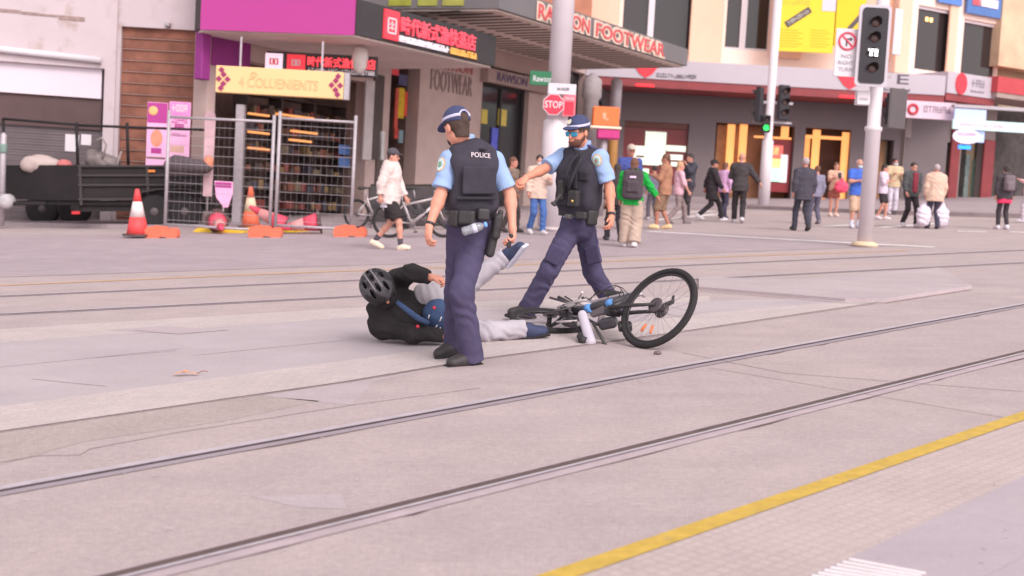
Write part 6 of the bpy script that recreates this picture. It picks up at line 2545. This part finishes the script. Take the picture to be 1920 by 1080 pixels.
# ---- officer facing us, striding left with one arm out
J = jointset(dict(neck=(1093, 277, 11.42), head=(1084, 246, 11.33), sR=(1056, 293, 11.52), sL=(1125, 296, 11.30), eR=(1019, 318, 11.38), wR=(987, 333, 11.22),
                  eL=(1143, 352, 11.28), wL=(1146, 405, 11.14), chest=(1087, 332, 11.42), pel=(1083, 425, 11.46), hR=(1066, 438, 11.44), hL=(1098, 438, 11.50),
                  kR=(1030, 506, 11.30), aR=(990, 577, 11.42), tR=(958, 590, 11.34), kL=(1112, 512, 11.62), aL=(1153, 574, 11.86), tL=(1136, 597, 11.66)))
J = frames(J, (-.50, -.86, 0), (-.72, -.69, 0), (-.66, -.72, -.24), (-.10, -.16, 1), UP)
for q, tip, pn, th in (('R', (962, 358, 11.08), (-.1, .25, -1), (-.5, -.6, .6)), ('L', (1146, 436, 11.04), (-.9, .3, 0), (-.4, -.85, 0))):
    J['hd' + q] = nrm(A3(W(*tip)) - J['w' + q])
    J['hp' + q], J['ht' + q] = A3(pn), A3(th)
J['fuR'] = nrm((.10, 0, 1))
J['fuL'] = nrm((.25, -.5, .8))
s = 1.07
fixfeet(J, s)
g = G(1075, 600)
t = thing('person', 'police officer facing us in mirrored blue sunglasses, striding with one arm held out', 'person', frame(g, 0, FLAT))
I = t.matrix_world.inverted()
OFB = t
SKB = skinm(228, 152, 126, 1.2)
body(J, s, .0055, SKB, t, I, .55, .7)
shirt(J, s, .006, SHIRT, t, I, g=.016, sleeve=.80, up=.068, lo=.076, hem=-.03, seed=5., amp=.0045)
trousers(J, s, .0065, NAVY, t, I, seed=4.0, amp=.0046, fq=1.45, thigh=.100, knee=.084, calf=.084, end=.10)
vB = vest(J, s, t, I, g=.05, seed=6.)
collar(J, s, t, I, SHIRT)
belt(J, s, t, I)
hair(J, s, .005, HAIRD, t, I, 'short')
police_cap(J, s, t, I, rear=False, badge=True, droop=.10, by=.100, bz=.044, bl=.056)
shoe(J, 'R', s, .0055, BOOT, t, I, 'boot', SOLE, .10)
shoe(J, 'L', s, .0055, BOOT, t, I, 'boot', SOLE, .10)
hc, hf_, hu_, hl_ = J['head'], J['hf'], J['hu'], J['hl']
Mh = np.stack([hl_, hf_, hu_], 1)
S = Sdf(.005, .02)
S.ell(hc + hf_ * .050 * s - hu_ * .082 * s, (.058 * s, .058 * s, .052 * s), Mh)
S.ell(hc + hf_ * .01 * s - hu_ * .055 * s, (.070 * s, .055 * s, .05 * s), Mh)
S.ell(hc + hf_ * .112 * s - hu_ * .055 * s, (.026 * s, .024 * s, .020 * s), Mh, sub=True, k=.008)
S.cut(hc - hu_ * .040 * s + hf_ * .07, hu_ * .8 + hf_ * .45)
S.build('beard', mat('brown_beard', C(104, 66, 56, 1.0), .8, .25, 50, bump=.4, bscale=140), t, I=I)
# sunglasses
gl_ = None
for q in (-1, 1):
    S = Sdf(.004, .006)
    c = hc + (hl_ * q * .034 + hf_ * .100 - hu_ * .010) * s
    fr_ = nrm(hf_ + hl_ * q * .28)
    S.box(c, (.031 * s, .006, .021 * s), np.stack([np.cross(fr_, hu_), fr_, hu_], 1), rd=.006)
    m_ = mat('mirror_lens', C(60, 158, 196), .12, .15, 18, metal=.35, spec=.6)
    if gl_ is None:
        gl_ = S.build('sunglasses', m_, t, I=I)
    else:
        S.build('lens', m_, gl_, I=I)
b = MB()
b.tube([tuple(hc + (hl_ * -.014 + hf_ * .109 + hu_ * .004) * s), tuple(hc + (hl_ * .014 + hf_ * .109 + hu_ * .004) * s)], .004, 6)
for q in (-1, 1):
    b.tube([tuple(hc + (hl_ * q * .066 + hf_ * .088 + hu_ * .006) * s), tuple(hc + (hl_ * q * .082 + hf_ * .0 + hu_ * .0) * s)], .004, 6)
me = b.mesh()
me.transform(I)
link('glasses_arm', me, BOOT, gl_)
ring_at('watch', J['wL'] + (J['eL'] - J['wL']) * .05, J['eL'] - J['wL'], .029, .008, .016, BOOT, t, I)
T = np.stack([J['tl'], J['tf'], J['tu']], 1)
Tm = lambda px, py, d, h_, rd=.014, m_=VEST2, nm='vest_pouch': patch_pouch(nm, A3(W(px, py, d)), h_, T, m_, t, I, rd)
# kit on the vest: zip panel, radio with its cord, magazine pouch, camera block
Tm(1081, 318, 11.24, (.020, .025, .18), .01, VEST2, 'zip_panel')
Tm(1062, 340, 11.26, (.045, .04, .055))
Tm(1060, 374, 11.28, (.050, .045, .055))
Tm(1076, 372, 11.20, (.052, .04, .075), .016, LEATHER)
Tm(1094, 330, 11.22, (.050, .022, .045))
Tm(1054, 356, 11.24, (.025, .04, .09), .012, LEATHER, 'radio')
S = Sdf(.005, .01)
S.cone(A3(W(1041, 378, 11.10)), A3(W(1050, 366, 11.14)), .012, .015)
S.cone(A3(W(1036, 381, 11.10)), A3(W(1040, 384, 11.10)), .016, .016)
S.build('baton_end', BOOT, t, I=I)
b = MB()
b.tube([tuple(A3(W(*q))) for q in ((1084, 288, 11.20), (1070, 305, 11.17), (1063, 325, 11.16), (1060, 345, 11.16))], .012, 8)
b.tube([tuple(A3(W(*q))) for q in ((1098, 284, 11.18), (1082, 312, 11.15), (1072, 335, 11.14), (1066, 356, 11.15))], .016, 8)
me = b.mesh()
me.transform(I)
link('sling_strap', me, VEST2, t)
MBq = MB()
p = A3(W(1073, 377, 11.09))
MBq.lathe([(.001, -.006), (.012, -.004), (.012, .004), (.001, .006)], Matrix.Translation(Vector(p)) @ Matrix.Rotation(1.57, 4, 'X'), 12)
me = MBq.mesh()
me.transform(I)
link('brass_stud', me, mat('brass', C(214, 170, 100), .35, .1, 20, metal=.5), t)
patch_pouch('belt_pouch', A3(W(1108, 408, 11.32)), (.052, .05, .07), np.array(basis(20)), LEATHER, t, I, .02)
patch_pouch('belt_pouch', A3(W(1090, 404, 11.22)), (.050, .04, .035), np.array(basis(-20)), LEATHER, t, I, .015)
patch_pouch('belt_buckle', A3(W(1066, 406, 11.22)), (.030, .03, .022), np.array(basis(-40)), mat('buckle', C(96, 90, 92), .4, .1, 12, metal=.4), t, I, .008)
bpy.context.view_layer.update()
shB = [o for o in t.children if o.name.startswith('shirt')][0]
for rx, rz, m_, lf in ((.047, .056, mat('badge_gold', C(214, 172, 110), .6, .1, 60), .004), (.039, .047, mat('badge_blue', C(190, 206, 214), .6, .2, 60), .006), (.023, .027, mat('badge_green', C(150, 186, 160), .6, .3, 80), .008), (.010, .012, mat('badge_red', C(196, 110, 120), .6, .2, 80), .010)):
    decal(t, shB, 1119, 301, 11.2, disc_mesh(rx, rz), m_, 'shoulder_badge', lift=lf)
for q in 'LR':
    a = nrm(J['s' + q] - J['neck'])
    patch_pouch('epaulette', J['s' + q] * .55 + J['neck'] * .45 + J['tu'] * .054, (.062, .030, .010), np.stack([a, J['tf'], nrm(np.cross(a, J['tf']))], 1), BLUEEDGE, t, I, .006)
# cargo pocket flaps
for px, py, d in ((1040, 478, 11.22), (1112, 478, 11.40)):
    patch_pouch('pocket_flap', A3(W(px, py, d)), (.075, .02, .085), np.array(basis(-30, (.45 if px < 1080 else -.25, 0, 1))), NAVY, t, I, .015)

# ---- man lying on the road
J = jointset(dict(neck=(728, 574, 9.90), head=(713, 546, 9.72), chest=(748, 586, 9.96), pel=(840, 596, 10.06), sL=(742, 527, 10.02), sR=(712, 612, 9.92),
                  eL=(771, 512, 9.80), wL=(808, 520, 9.72), eR=(772, 625, 9.72), wR=(836, 629, 9.72), hL=(836, 572, 10.14), hR=(842, 612, 10.04),
                  kL=(880, 532, 10.32), aL=(950, 478, 10.30), tL=(978, 440, 10.18), kR=(914, 622, 9.98), aR=(984, 616, 10.10), tR=(1026, 605, 10.14)))
J = frames(J, (.15, -.90, .42), (.35, -.80, .50), (.55, -.42, -.70), (-.30, -.62, .62), (-1, -.05, 0))
J['pu'] = nrm(J['chest'] - J['pel'])
f = nrm(A3((.1, -.86, .5)) - J['pu'] * np.dot((.1, -.86, .5), J['pu']))
J['pf'], J['pl'] = f, np.cross(J['pu'], f)
J['hdL'], J['hpL'], J['htL'] = nrm((.9, -.1, -.1)), A3((.1, .2, -1)), A3((.3, -1, .3))
J['hdR'], J['hpR'], J['htR'] = nrm((1, .0, -.05)), A3((.1, .3, 1)), A3((.2, -1, .2))
J['fuL'] = nrm((.62, -.2, -.6)) * -1
J['fuR'] = nrm((-.1, -.2, 1))
s = 1.0
fixfeet(J, s)
t = thing('person', 'man in black jacket, grey trousers and helmet lying on the road, one leg kicked up', 'person', frame(G(760, 640), 0, FLAT))
I = t.matrix_world.inverted()
JKT = mat('black_jacket', C(50, 46, 48, 1.0), .9, .15, 8, bump=.4, bscale=30, spec=.15)
GREY = mat('pale_grey_trouser', C(192, 183, 192, 1.22), .92, .08, 8, bump=.35, bscale=34, spec=.1)
body(J, s, .006, SKIN, t, I, .8, .6)
shirt(J, s, .007, JKT, t, I, g=.045, sleeve=1.93, up=.085, lo=.072, cuff=.056, hem=-.02, seed=7., amp=.009, name='jacket', neckcut=False, armk=.05)
trousers(J, s, .0065, GREY, t, I, seed=8., amp=.0065, thigh=.098, knee=.084, calf=.074, end=-.02, fq=1.5)
NAVS = mat('navy_shoe', C(56, 62, 90, 1.0), .7, .15, 14, bump=.2)
shoe(J, 'L', s, .0055, NAVS, t, I, 'shoe', mat('pale_sole', C(206, 204, 220, 1.1), .7, .08, 12), .05)
shoe(J, 'R', s, .0055, NAVS, t, I, 'shoe', SOLE, .05)
for q in 'LR':                                            # dark ankle cuffs
    S = Sdf(.006, .02)
    S.cone(J['a' + q], J['a' + q] + (J['k' + q] - J['a' + q]) * .12, .050, .056, capb=True)
    S.cone(J['a' + q], J['a' + q] + nrm(J['a' + q] - J['k' + q]) * .05, .050, .045)
    S.build('sock', mat('dark_sock', C(66, 64, 66), .9, .1, 10), t, I=I)
hair(J, s, .006, HAIRD, t, I, 'short')
c, f, u, l = J['head'], J['hf'], J['hu'], J['hl']
M = np.stack([l, f, u], 1)
P = lambda x, y, z: c + (l * x * 1.16 + f * y * 1.14 + u * z * 1.10)
HEL = mat('helmet_grey', C(82, 77, 82, 1.15), .6, .10, 9, blot=(C(44, 40, 44), 11, .42, .50))
S = Sdf(.005, .02)
S.ell(P(0, -.012, .045), (.139, .171, .130), M)
S.ell(P(0, .02, -.075), (.13, .18, .105), M, sub=True, k=.02)
S.cut(P(0, 0, .005), -u)
for x in (-.052, 0, .052):
    for y0 in (-.085, .0, .080):
        S.ell(P(x * (1.25 if y0 == 0 else 1.0), y0, .155 - abs(x) * .65 - abs(y0) * .42), (.015, .038, .055), M, sub=True, k=.008)
hel = S.build('helmet', HEL, t, I=I)
b = MB()
for x in (-.026, .026):
    pts = []
    for i in range(9):
        a = -1.0 + 2.0 * i / 8
        y = .135 * math.sin(a)
        zz = .045 + .120 * math.sqrt(max(0, 1 - (y / .152) ** 2 - (x / .122) ** 2))
        pts.append(tuple(P(x, -.012 + y, zz)))
    b.tube(pts, .006, 6)
me = b.mesh()
me.transform(I)
link('helmet_stripe', me, mat('helmet_pale', C(140, 132, 142, 1.1), .45, .08, 9), hel)
b = MB()
for q in (-1, 1):
    b.tube([tuple(P(q * .10, .03, .01)), tuple(P(q * .075, .045, -.07)), tuple(P(0, .06, -.128))], .007, 6)
me = b.mesh()
me.transform(I)
link('chin_strap', me, BOOT, hel)
S = Sdf(.006, .02)                                        # dark face scarf and collar
S.ell(P(0, .035, -.075), (.072, .075, .060), M)
S.cone(J['neck'], P(0, 0, -.06), .09, .075)
S.cut(P(0, .10, -.052), u * .7 + f * .6)
S.build('scarf', JKT, t, I=I)
# navy belly bag, with its strap across the jacket
S = Sdf(.006, .03)                                        # the grey shirt pulled out above the bag
S.ell(A3(W(812, 556, 10.02)), (.17, .14, .115), np.array(basis(-5, (.2, -.2, 1))))
S.folds(.007, 1.6, 4., (1, .2, .3))
S.build('grey_shirt', mat('grey_shirt', C(180, 172, 178, 1.15), .92, .08, 8, bump=.3, bscale=36), t, I=I)
bag = thing('waist_bag', 'navy blue bag strapped at the waist of the man lying on the road', 'bag', Matrix.Translation(W(822, 588, 9.75)))
I3 = bag.matrix_world.inverted()
S = Sdf(.006, .03)
NB = mat('navy_bag', C(66, 84, 120, 1.0), .85, .12, 9, bump=.3, bscale=40)
S.ell(A3(W(820, 590, 9.86)), (.12, .09, .135), np.array(basis(-10, (.1, -.2, 1))))
S.ell(A3(W(846, 592, 9.86)), (.12, .09, .125), np.array(basis(10, (.1, -.2, 1))))
S.folds(.005, 1., 2.)
S.build('pouch', NB, bag, I=I3)
b = MB()
b.tube([tuple(A3(W(*q))) for q in ((744, 566, 9.66), (762, 580, 9.65), (783, 596, 9.65), (802, 606, 9.70))], [.018, .022, .024, .022], 8)
me = b.mesh()
me.transform(I3)
link('strap', me, NB, bag)
for px, py, d in ((814, 577, 9.74), (783, 612, 9.68)):
    b = MB().lathe([(.001, -.012), (.014, -.008), (.014, .008), (.001, .012)], Matrix.Translation(W(px, py, d)) @ Matrix.Rotation(1.57, 4, 'X'), 10)
    me = b.mesh()
    me.transform(I3)
    link('red_toggle', me, mat('toggle_red', C(220, 66, 84), .5), bag)
b = MB()
for q0, q1 in (((803, 598, 9.73), (805, 590, 9.73)), ((824, 603, 9.73), (828, 594, 9.73)), ((817, 614, 9.72), (820, 609, 9.72)), ((823, 622, 9.73), (826, 614, 9.73))):
    b.tube([W(*q0), W(*q1)], .005, 6)
me = b.mesh()
me.transform(I3)
link('buckle', me, mat('pale_buckle', C(206, 200, 200), .4, .1, 12), bag)


# ------------------------------------------------------------------ people in the background
SKINS = [skinm(214, 152, 134, 1.15), skinm(206, 140, 122, 1.2), skinm(190, 128, 108, 1.2), skinm(226, 170, 152, 1.2)]
HAIRS = dict(dark=mat('black_hair', C(62, 52, 52, 1.0), .7, .25, 50), brown=mat('brown_hair', C(112, 76, 62, 1.0), .7, .25, 50), grey=mat('grey_hair', C(176, 160, 164, 1.0), .7, .15, 50),
             fair=mat('fair_hair', C(190, 150, 120, 1.0), .7, .2, 50))
EYEM = mat('eye_dark', C(50, 40, 40), .2)
CROWD = 'people crossing and waiting at the corner'


def ped(label, px, fy, hy, fac, top, bottom, shoes=(210, 200, 204), skin=0, hr='dark', hstyle='short', stride=0., armL='down', armR='down', sleeve=1.9, jack=.028, hem=.10,
        short=None, wide=0., hturn=0., cap=None, mask=None, vox=.013, pack=None, skirt=None, z=0., socks=None, lean=0., jname='jacket', group=CROWD, extra=None, hdown=.1):
    g = G(px, fy, z)
    d = g.y
    h = max(1.45, min(1.92, (fy - hy) * d / 2300))
    J = pose(g, fac, h, stride, lean, armL, armR, hturn, hdown)
    s = J['s']
    t = thing('person', label, 'person', frame(g, 0), group)
    I = t.matrix_world.inverted()
    body(J, s, .0105, SKINS[skin], t, I, .6, .6)
    shirt(J, s, vox, top if not isinstance(top, tuple) else cloth(*top), t, I, g=jack, sleeve=sleeve, up=.062 + jack * .5, lo=.054 + jack * .4, cuff=.040 + jack * .35, hem=hem, seed=px * .1, amp=.006, name=jname)
    if skirt:
        S = Sdf(vox, .03)
        e = J['pel'] - J['pu'] * skirt * s
        S.cone(J['pel'], e, .165 * s, .215 * s, flat=(J['pf'], .8), capb=True)
        S.cut(J['pel'] + J['pu'] * .10 * s, J['pu'])
        S.folds(.010, 1.0, px)
        S.build('skirt', cloth(*bottom), t, I=I)
    else:
        trousers(J, s, vox, cloth(*bottom), t, I, g=.018 + wide * .3, calf=.066 + wide, knee=.074 + wide, thigh=.096 + wide * .6, seed=px * .2, amp=.006, short=short, name='shorts' if short else 'trousers', end=.0)
    for q in 'LR':
        shoe(J, q, s, .011, mat('shoe', C(*shoes), .7, .1, 12), t, I, 'shoe', None, .0 if short else .02)
        if socks:
            S = Sdf(.011, .02)
            S.cone(J['a' + q], J['a' + q] + nrm(J['k' + q] - J['a' + q]) * .13 * s, .042, .050, capb=True)
            S.build('sock', cloth(*socks), t, I=I)
    if hstyle:
        hair(J, s, .010, HAIRS[hr], t, I, hstyle)
    if -80 < (fac + hturn + 180) % 360 - 180 < 80:
        eyes(J, s, t, I, EYEM)
    c, f, u, l = J['head'], J['hf'], J['hu'], J['hl']
    M = np.stack([l, f, u], 1)
    P = lambda x, y, zz: c + (l * x + f * y + u * zz) * s
    if cap:
        S = Sdf(.010, .02)
        S.ell(P(0, -.012, .045), (.092 * s, .112 * s, .098 * s), M)
        S.cut(P(0, 0, .035), -u)
        S.ell(P(0, .12, .040), (.07 * s, .07 * s, .014 * s), M)
        S.build('cap', cloth(*cap), t, I=I)
    if mask:
        S = Sdf(.010, .02)
        S.ell(P(0, .055, -.062), (.062 * s, .064 * s, .050 * s), M)
        S.cut(P(0, .03, 0), -f)
        S.build('face_mask', cloth(*mask), t, I=I)
    if extra:
        extra(t, J, s, I)
    return t, J, s, I


def backpack(label, J, s, col, patch=None, front=False, big=1.0):
    sg = 1 if front else -1
    M = np.stack([J['tl'], J['tf'], J['tu']], 1)
    ctr = J['chest'] + J['tf'] * sg * .215 * s - J['tu'] * .02
    t = thing('backpack', label, 'backpack', Matrix.Translation(Vector(ctr)))
    I = t.matrix_world.inverted()
    S = Sdf(.012, .03)
    S.box(ctr - J['tu'] * .05 * (big - 1) * 3, (.155 * s * big, .085 * s, .225 * s * big), M, rd=.07)
    S.box(ctr + J['tf'] * sg * .09 * s - J['tu'] * .08, (.12 * s, .04 * s, .11 * s), M, rd=.035)
    S.folds(.005, 1., 3.)
    S.build('sack', cloth(*col), t, I=I)
    b = MB()
    for q in 'LR':
        o = J['s' + q] * .55 + J['neck'] * .45 + J['tu'] * .085
        b.tube([tuple(ctr + J['tu'] * .2 * s - J['tf'] * sg * .04 + (o - ctr) * .25), tuple(o), tuple(o - J['tf'] * sg * .11 - J['tu'] * .08)], .022, 6)
    me = b.mesh()
    me.transform(I)
    link('strap', me, cloth(*col), t)
    if patch:
        b = MB()
        b.box(-.06 * s, -.012, -.018, .06 * s, .012, .018)
        me = b.mesh()
        mm = Matrix([[*M[i], 0] for i in range(3)] + [[0, 0, 0, 1]])
        mm.translation = Vector(ctr + J['tf'] * sg * .095 * s + J['tu'] * .10 * s)
        me.transform(mm)
        me.transform(I)
        link('pale_label', me, cloth(*patch), t)
    return t


def carried_bag(label, J, q, s, col, size=(.13, .09, .19), name='bag', group=None, glossy=False):
    c = J['w' + q] + J['hd' + q] * .10 - J['up'] * (size[2] + .08)
    t = thing(name, label, 'bag', Matrix.Translation(Vector(c)), group)
    I = t.matrix_world.inverted()
    S = Sdf(.012, .04)
    S.ell(c - J['up'] * .03, size)
    S.box(c - J['up'] * .05, tuple(x * .75 for x in size), np.stack([J['pl'], J['pf'], J['pu']], 1), rd=.05)
    S.cone(c, c + J['up'] * (size[2] + .02), .07, .03)
    S.folds(.010, 1., 2.)
    S.build('sack', mat('plastic_bag', C(*col), .35, .08, 6) if glossy else cloth(*col), t, I=I)
    b = MB()
    b.tube([tuple(c + J['up'] * (size[2] * .9) + J['pl'] * .03), tuple(c + J['up'] * (size[2] + .08)), tuple(c + J['up'] * (size[2] * .9) - J['pl'] * .03)], .010, 6)
    me = b.mesh()
    me.transform(I)
    link('handle', me, mat('plastic_bag', C(*col), .35, .08, 6) if glossy else cloth(*col), t)
    return t


def hood(col):
    def f(t, J, s, I):
        S = Sdf(.012, .03)
        S.ell(J['neck'] - J['tf'] * .07 * s + J['tu'] * .01, (.11 * s, .085 * s, .075 * s), np.stack([J['tl'], J['tf'], J['tu']], 1))
        S.folds(.005, 1., 3.)
        S.build('hood', cloth(*col), t, I=I)
    return f


# walker in the cream hoodie, before the parked bicycles
HOODC = (232, 212, 208, 1.25)


def hoodie_more(t, J, s, I):
    hood(HOODC)(t, J, s, I)
    S = Sdf(.012, .03)
    S.cone(J['pel'] - J['pu'] * .02, J['pel'] - J['pu'] * .20, .185 * s, .20 * s, flat=(J['pf'], .75), capb=True)
    S.folds(.006, 1., 9.)
    S.build('white_shirt_hem', cloth(226, 216, 232, 1.15), t, I=I)


ped('walker in an oversized cream hoodie, black shorts and dark cap beside the silver bicycle', 726, 468, 277, 78, HOODC, (54, 48, 50), (226, 206, 186), 0, 'dark', 'short', -.75, 'swing', 'swing', 1.85, .075, .14,
    short=.85, wide=.035, cap=(84, 78, 84), socks=(84, 76, 84), vox=.011, jname='hoodie', extra=hoodie_more, group=None)
ped('person in olive clothing half hidden behind the officer seen from behind', 954, 436, 294, 60, (126, 108, 98), (84, 74, 74), (70, 62, 62), 1, 'brown', 'short', .4, 'down', 'down')
ped('person in a beige jacket, blue jeans and pale face mask beside the thick white pole', 1004, 440, 290, 25, (214, 186, 172, 1.1), (76, 104, 160), (200, 190, 192), 0, 'dark', 'short', .4, 'phone', 'down', jack=.05, hem=.14, mask=(206, 196, 200), hturn=25)
ped('tall man in a pale cap and blue shirt standing beyond the green hooded woman', 1174, 430, 266, 10, (76, 86, 150), (80, 70, 74), (90, 80, 80), 1, 'grey', 'short', .0, 'down', 'down', sleeve=.9, jack=.02, cap=(186, 170, 158), jname='shirt')
ped('person in black walking behind the facing officer, half hidden by the green hooded woman', 1150, 452, 306, 190, (66, 58, 60), (58, 54, 60), (70, 62, 64), 2, 'dark', 'long', .7, 'swing', 'swing')
t, J, s, I = ped('woman in a bright green hooded jacket and wide beige trousers, seen from behind', 1180, 464, 296, 172, (40, 160, 70), (190, 166, 152, 1.1), (226, 218, 222), 2, 'brown', 'long', .25, 'down', 'out', jack=.045, hem=.10, wide=.055, vox=.011)
backpack('dark grey backpack worn over the bright green hooded jacket', J, s, (80, 70, 76), (226, 196, 224), big=1.3)
ped('bare legged man in a tan jacket and khaki shorts walking left in yellow shoes', 1242, 430, 288, 250, (166, 120, 98), (140, 112, 92), (226, 196, 150), 2, 'brown', 'short', .35, 'phone', 'phone', jack=.045, hem=.14, short=1.0, wide=.02)
ped('woman in a pink top and grey trousers beyond the man in yellow shoes', 1268, 420, 302, 100, (222, 176, 190, 1.1), (140, 122, 122), (120, 110, 112), 0, 'fair', 'long', .8, 'phone', 'swing', sleeve=1.3, jack=.03)
ped('person in a dark jacket holding up both hands below the pale lit characters', 1288, 410, 288, 300, (70, 68, 78), (74, 66, 70), (200, 190, 196), 1, 'dark', 'short', .2, 'up', 'up', jack=.04)
ped('small person in grey seen between the tan jacket and the green jacket', 1222, 412, 312, 200, (120, 116, 136), (100, 92, 100), (190, 182, 186), 1, 'dark', 'short', .3, 'down', 'down')
ped('person in a long black coat and black cap walking right', 1331, 414, 298, 95, (60, 54, 58), (58, 52, 56), (216, 208, 214), 1, 'dark', 'short', 1.0, 'swing', 'swing', jack=.055, hem=.30, cap=(58, 52, 54))
t, J, s, I = ped('woman in a pink top and dark trousers between two people in black', 1354, 410, 304, 130, (216, 168, 206, 1.1), (66, 62, 78), (80, 74, 80), 0, 'brown', 'long', .6, 'phone', 'down', jack=.035)
carried_bag('pink handbag carried by the woman in the pink top', J, 'L', s, (224, 172, 206), (.11, .07, .09), 'handbag')
ped('bald man in a charcoal jacket and black trousers, one hand swinging out', 1383, 418, 286, 170, (72, 66, 68), (60, 54, 58), (200, 192, 198), 0, 'dark', None, .6, 'phone', 'out', jack=.05, hem=.14)
ped('grey haired man in a dark suit seen from behind, walking away', 1502, 433, 295, 190, (76, 72, 82), (66, 64, 74), (60, 56, 60), 1, 'grey', 'short', .55, 'down', 'down', jack=.055, hem=.18, jname='suit_jacket')
ped('person in a grey blue top half hidden behind the grey haired man in the suit', 1526, 420, 312, 200, (136, 130, 150), (96, 92, 110), (120, 112, 120), 1, 'brown', 'short', .3, 'down', 'down')
t, J, s, I = ped('woman in tan top and rust skirt looking at a phone beside the orange doorway', 1561, 406, 305, 5, (214, 172, 150, 1.1), (164, 96, 84), (222, 196, 184), 0, 'brown', 'bun', 0., 'phone', 'phone', sleeve=.8, jack=.02, skirt=.34, jname='top')
b_ = carried_bag('bright pink shopping bag on the arm of the woman in tan', J, 'L', s, (232, 84, 112), (.20, .10, .17), 'shopping_bag')
o = thing('phone', 'dark phone held by the woman in the tan top', 'phone', Matrix.Translation(Vector(J['wL'] * .5 + J['wR'] * .5 + J['tf'] * .09 + J['tu'] * .07)))
MB().box(-.05, -.012, -.08, .05, .012, .08, bev=.01).build('casing', M_black, o)
MB().box(-.042, .0125, -.07, .042, .014, .07).build('screen', glass('phone_glass'), o)
ped('older man in a blue shirt, khaki shorts and face mask with folded arms', 1602, 428, 299, 8, (76, 108, 196), (206, 172, 150, 1.1), (206, 204, 220), 0, 'grey', 'fringe', .0, 'cross', 'cross', sleeve=.75, jack=.035, short=1.05, wide=.02, mask=(186, 214, 222), jname='shirt', socks=(206, 206, 222))
ped('woman in a lilac white top and black shorts just right of the slim signal pole', 1651, 412, 308, 60, (220, 200, 216, 1.1), (62, 54, 58), (214, 200, 206), 0, 'dark', 'long', .3, 'down', 'phone', sleeve=1.2, jack=.04, short=.9)
ped('man in a cream jacket and pale blue face mask standing beyond the lilac top', 1671, 402, 297, 5, (206, 182, 152, 1.1), (206, 196, 210, 1.1), (200, 190, 196), 1, 'dark', 'short', 0., 'phone', 'phone', jack=.045, mask=(206, 224, 236))
ped('man in an open dark jacket over a dark red shirt, walking towards us', 1704, 426, 304, 15, (82, 82, 84), (62, 56, 60), (228, 216, 224), 0, 'dark', 'short', .5, 'swing', 'swing', jack=.05, extra=lambda t, J, s, I: patch_pouch('red_shirt', J['chest'] - J['tu'] * .08 + J['tf'] * .135 * s, (.07, .05, .24), np.stack([J['tl'], J['tf'], J['tu']], 1), cloth(136, 58, 72), t, I, .04, .011))
t, J, s, I = ped('grey haired man in a loose tan jacket seen from behind, carrying white bags', 1748, 429, 308, 178, (220, 186, 168, 1.1), (70, 66, 82), (66, 62, 74), 1, 'grey', 'short', .35, 'down', 'down', jack=.075, hem=.16)
for q, lb in (('L', 'left'), ('R', 'right')):
    carried_bag('full white plastic bag in the %s hand of the man in the tan jacket' % lb, J, q, s, (226, 212, 226, 1.1), (.17, .13, .26), 'plastic_bag', None, True)
t, J, s, I = ped('child in a dark jacket and bright pink skirt near the lit signs', 1879, 430, 322, 185, (78, 70, 76), (222, 64, 100), (214, 200, 212), 1, 'dark', 'long', .2, 'down', 'down', jack=.04, skirt=.22)
backpack('grey backpack on the child with the bright pink skirt', J, s, (120, 106, 112))
for q in 'LR':
    S = Sdf(.012, .02)
    S.cone(J['h' + q], J['k' + q], .07, .055)
    S.cone(J['k' + q], J['a' + q], .055, .045)
    S.build('legging', cloth(66, 60, 64), t, I=I)
ped('person in pale pink at the very right edge of the photo', 1924, 418, 305, 250, (216, 170, 172), (190, 176, 186), (200, 190, 196), 0, 'brown', 'short', .3, 'phone', 'down')
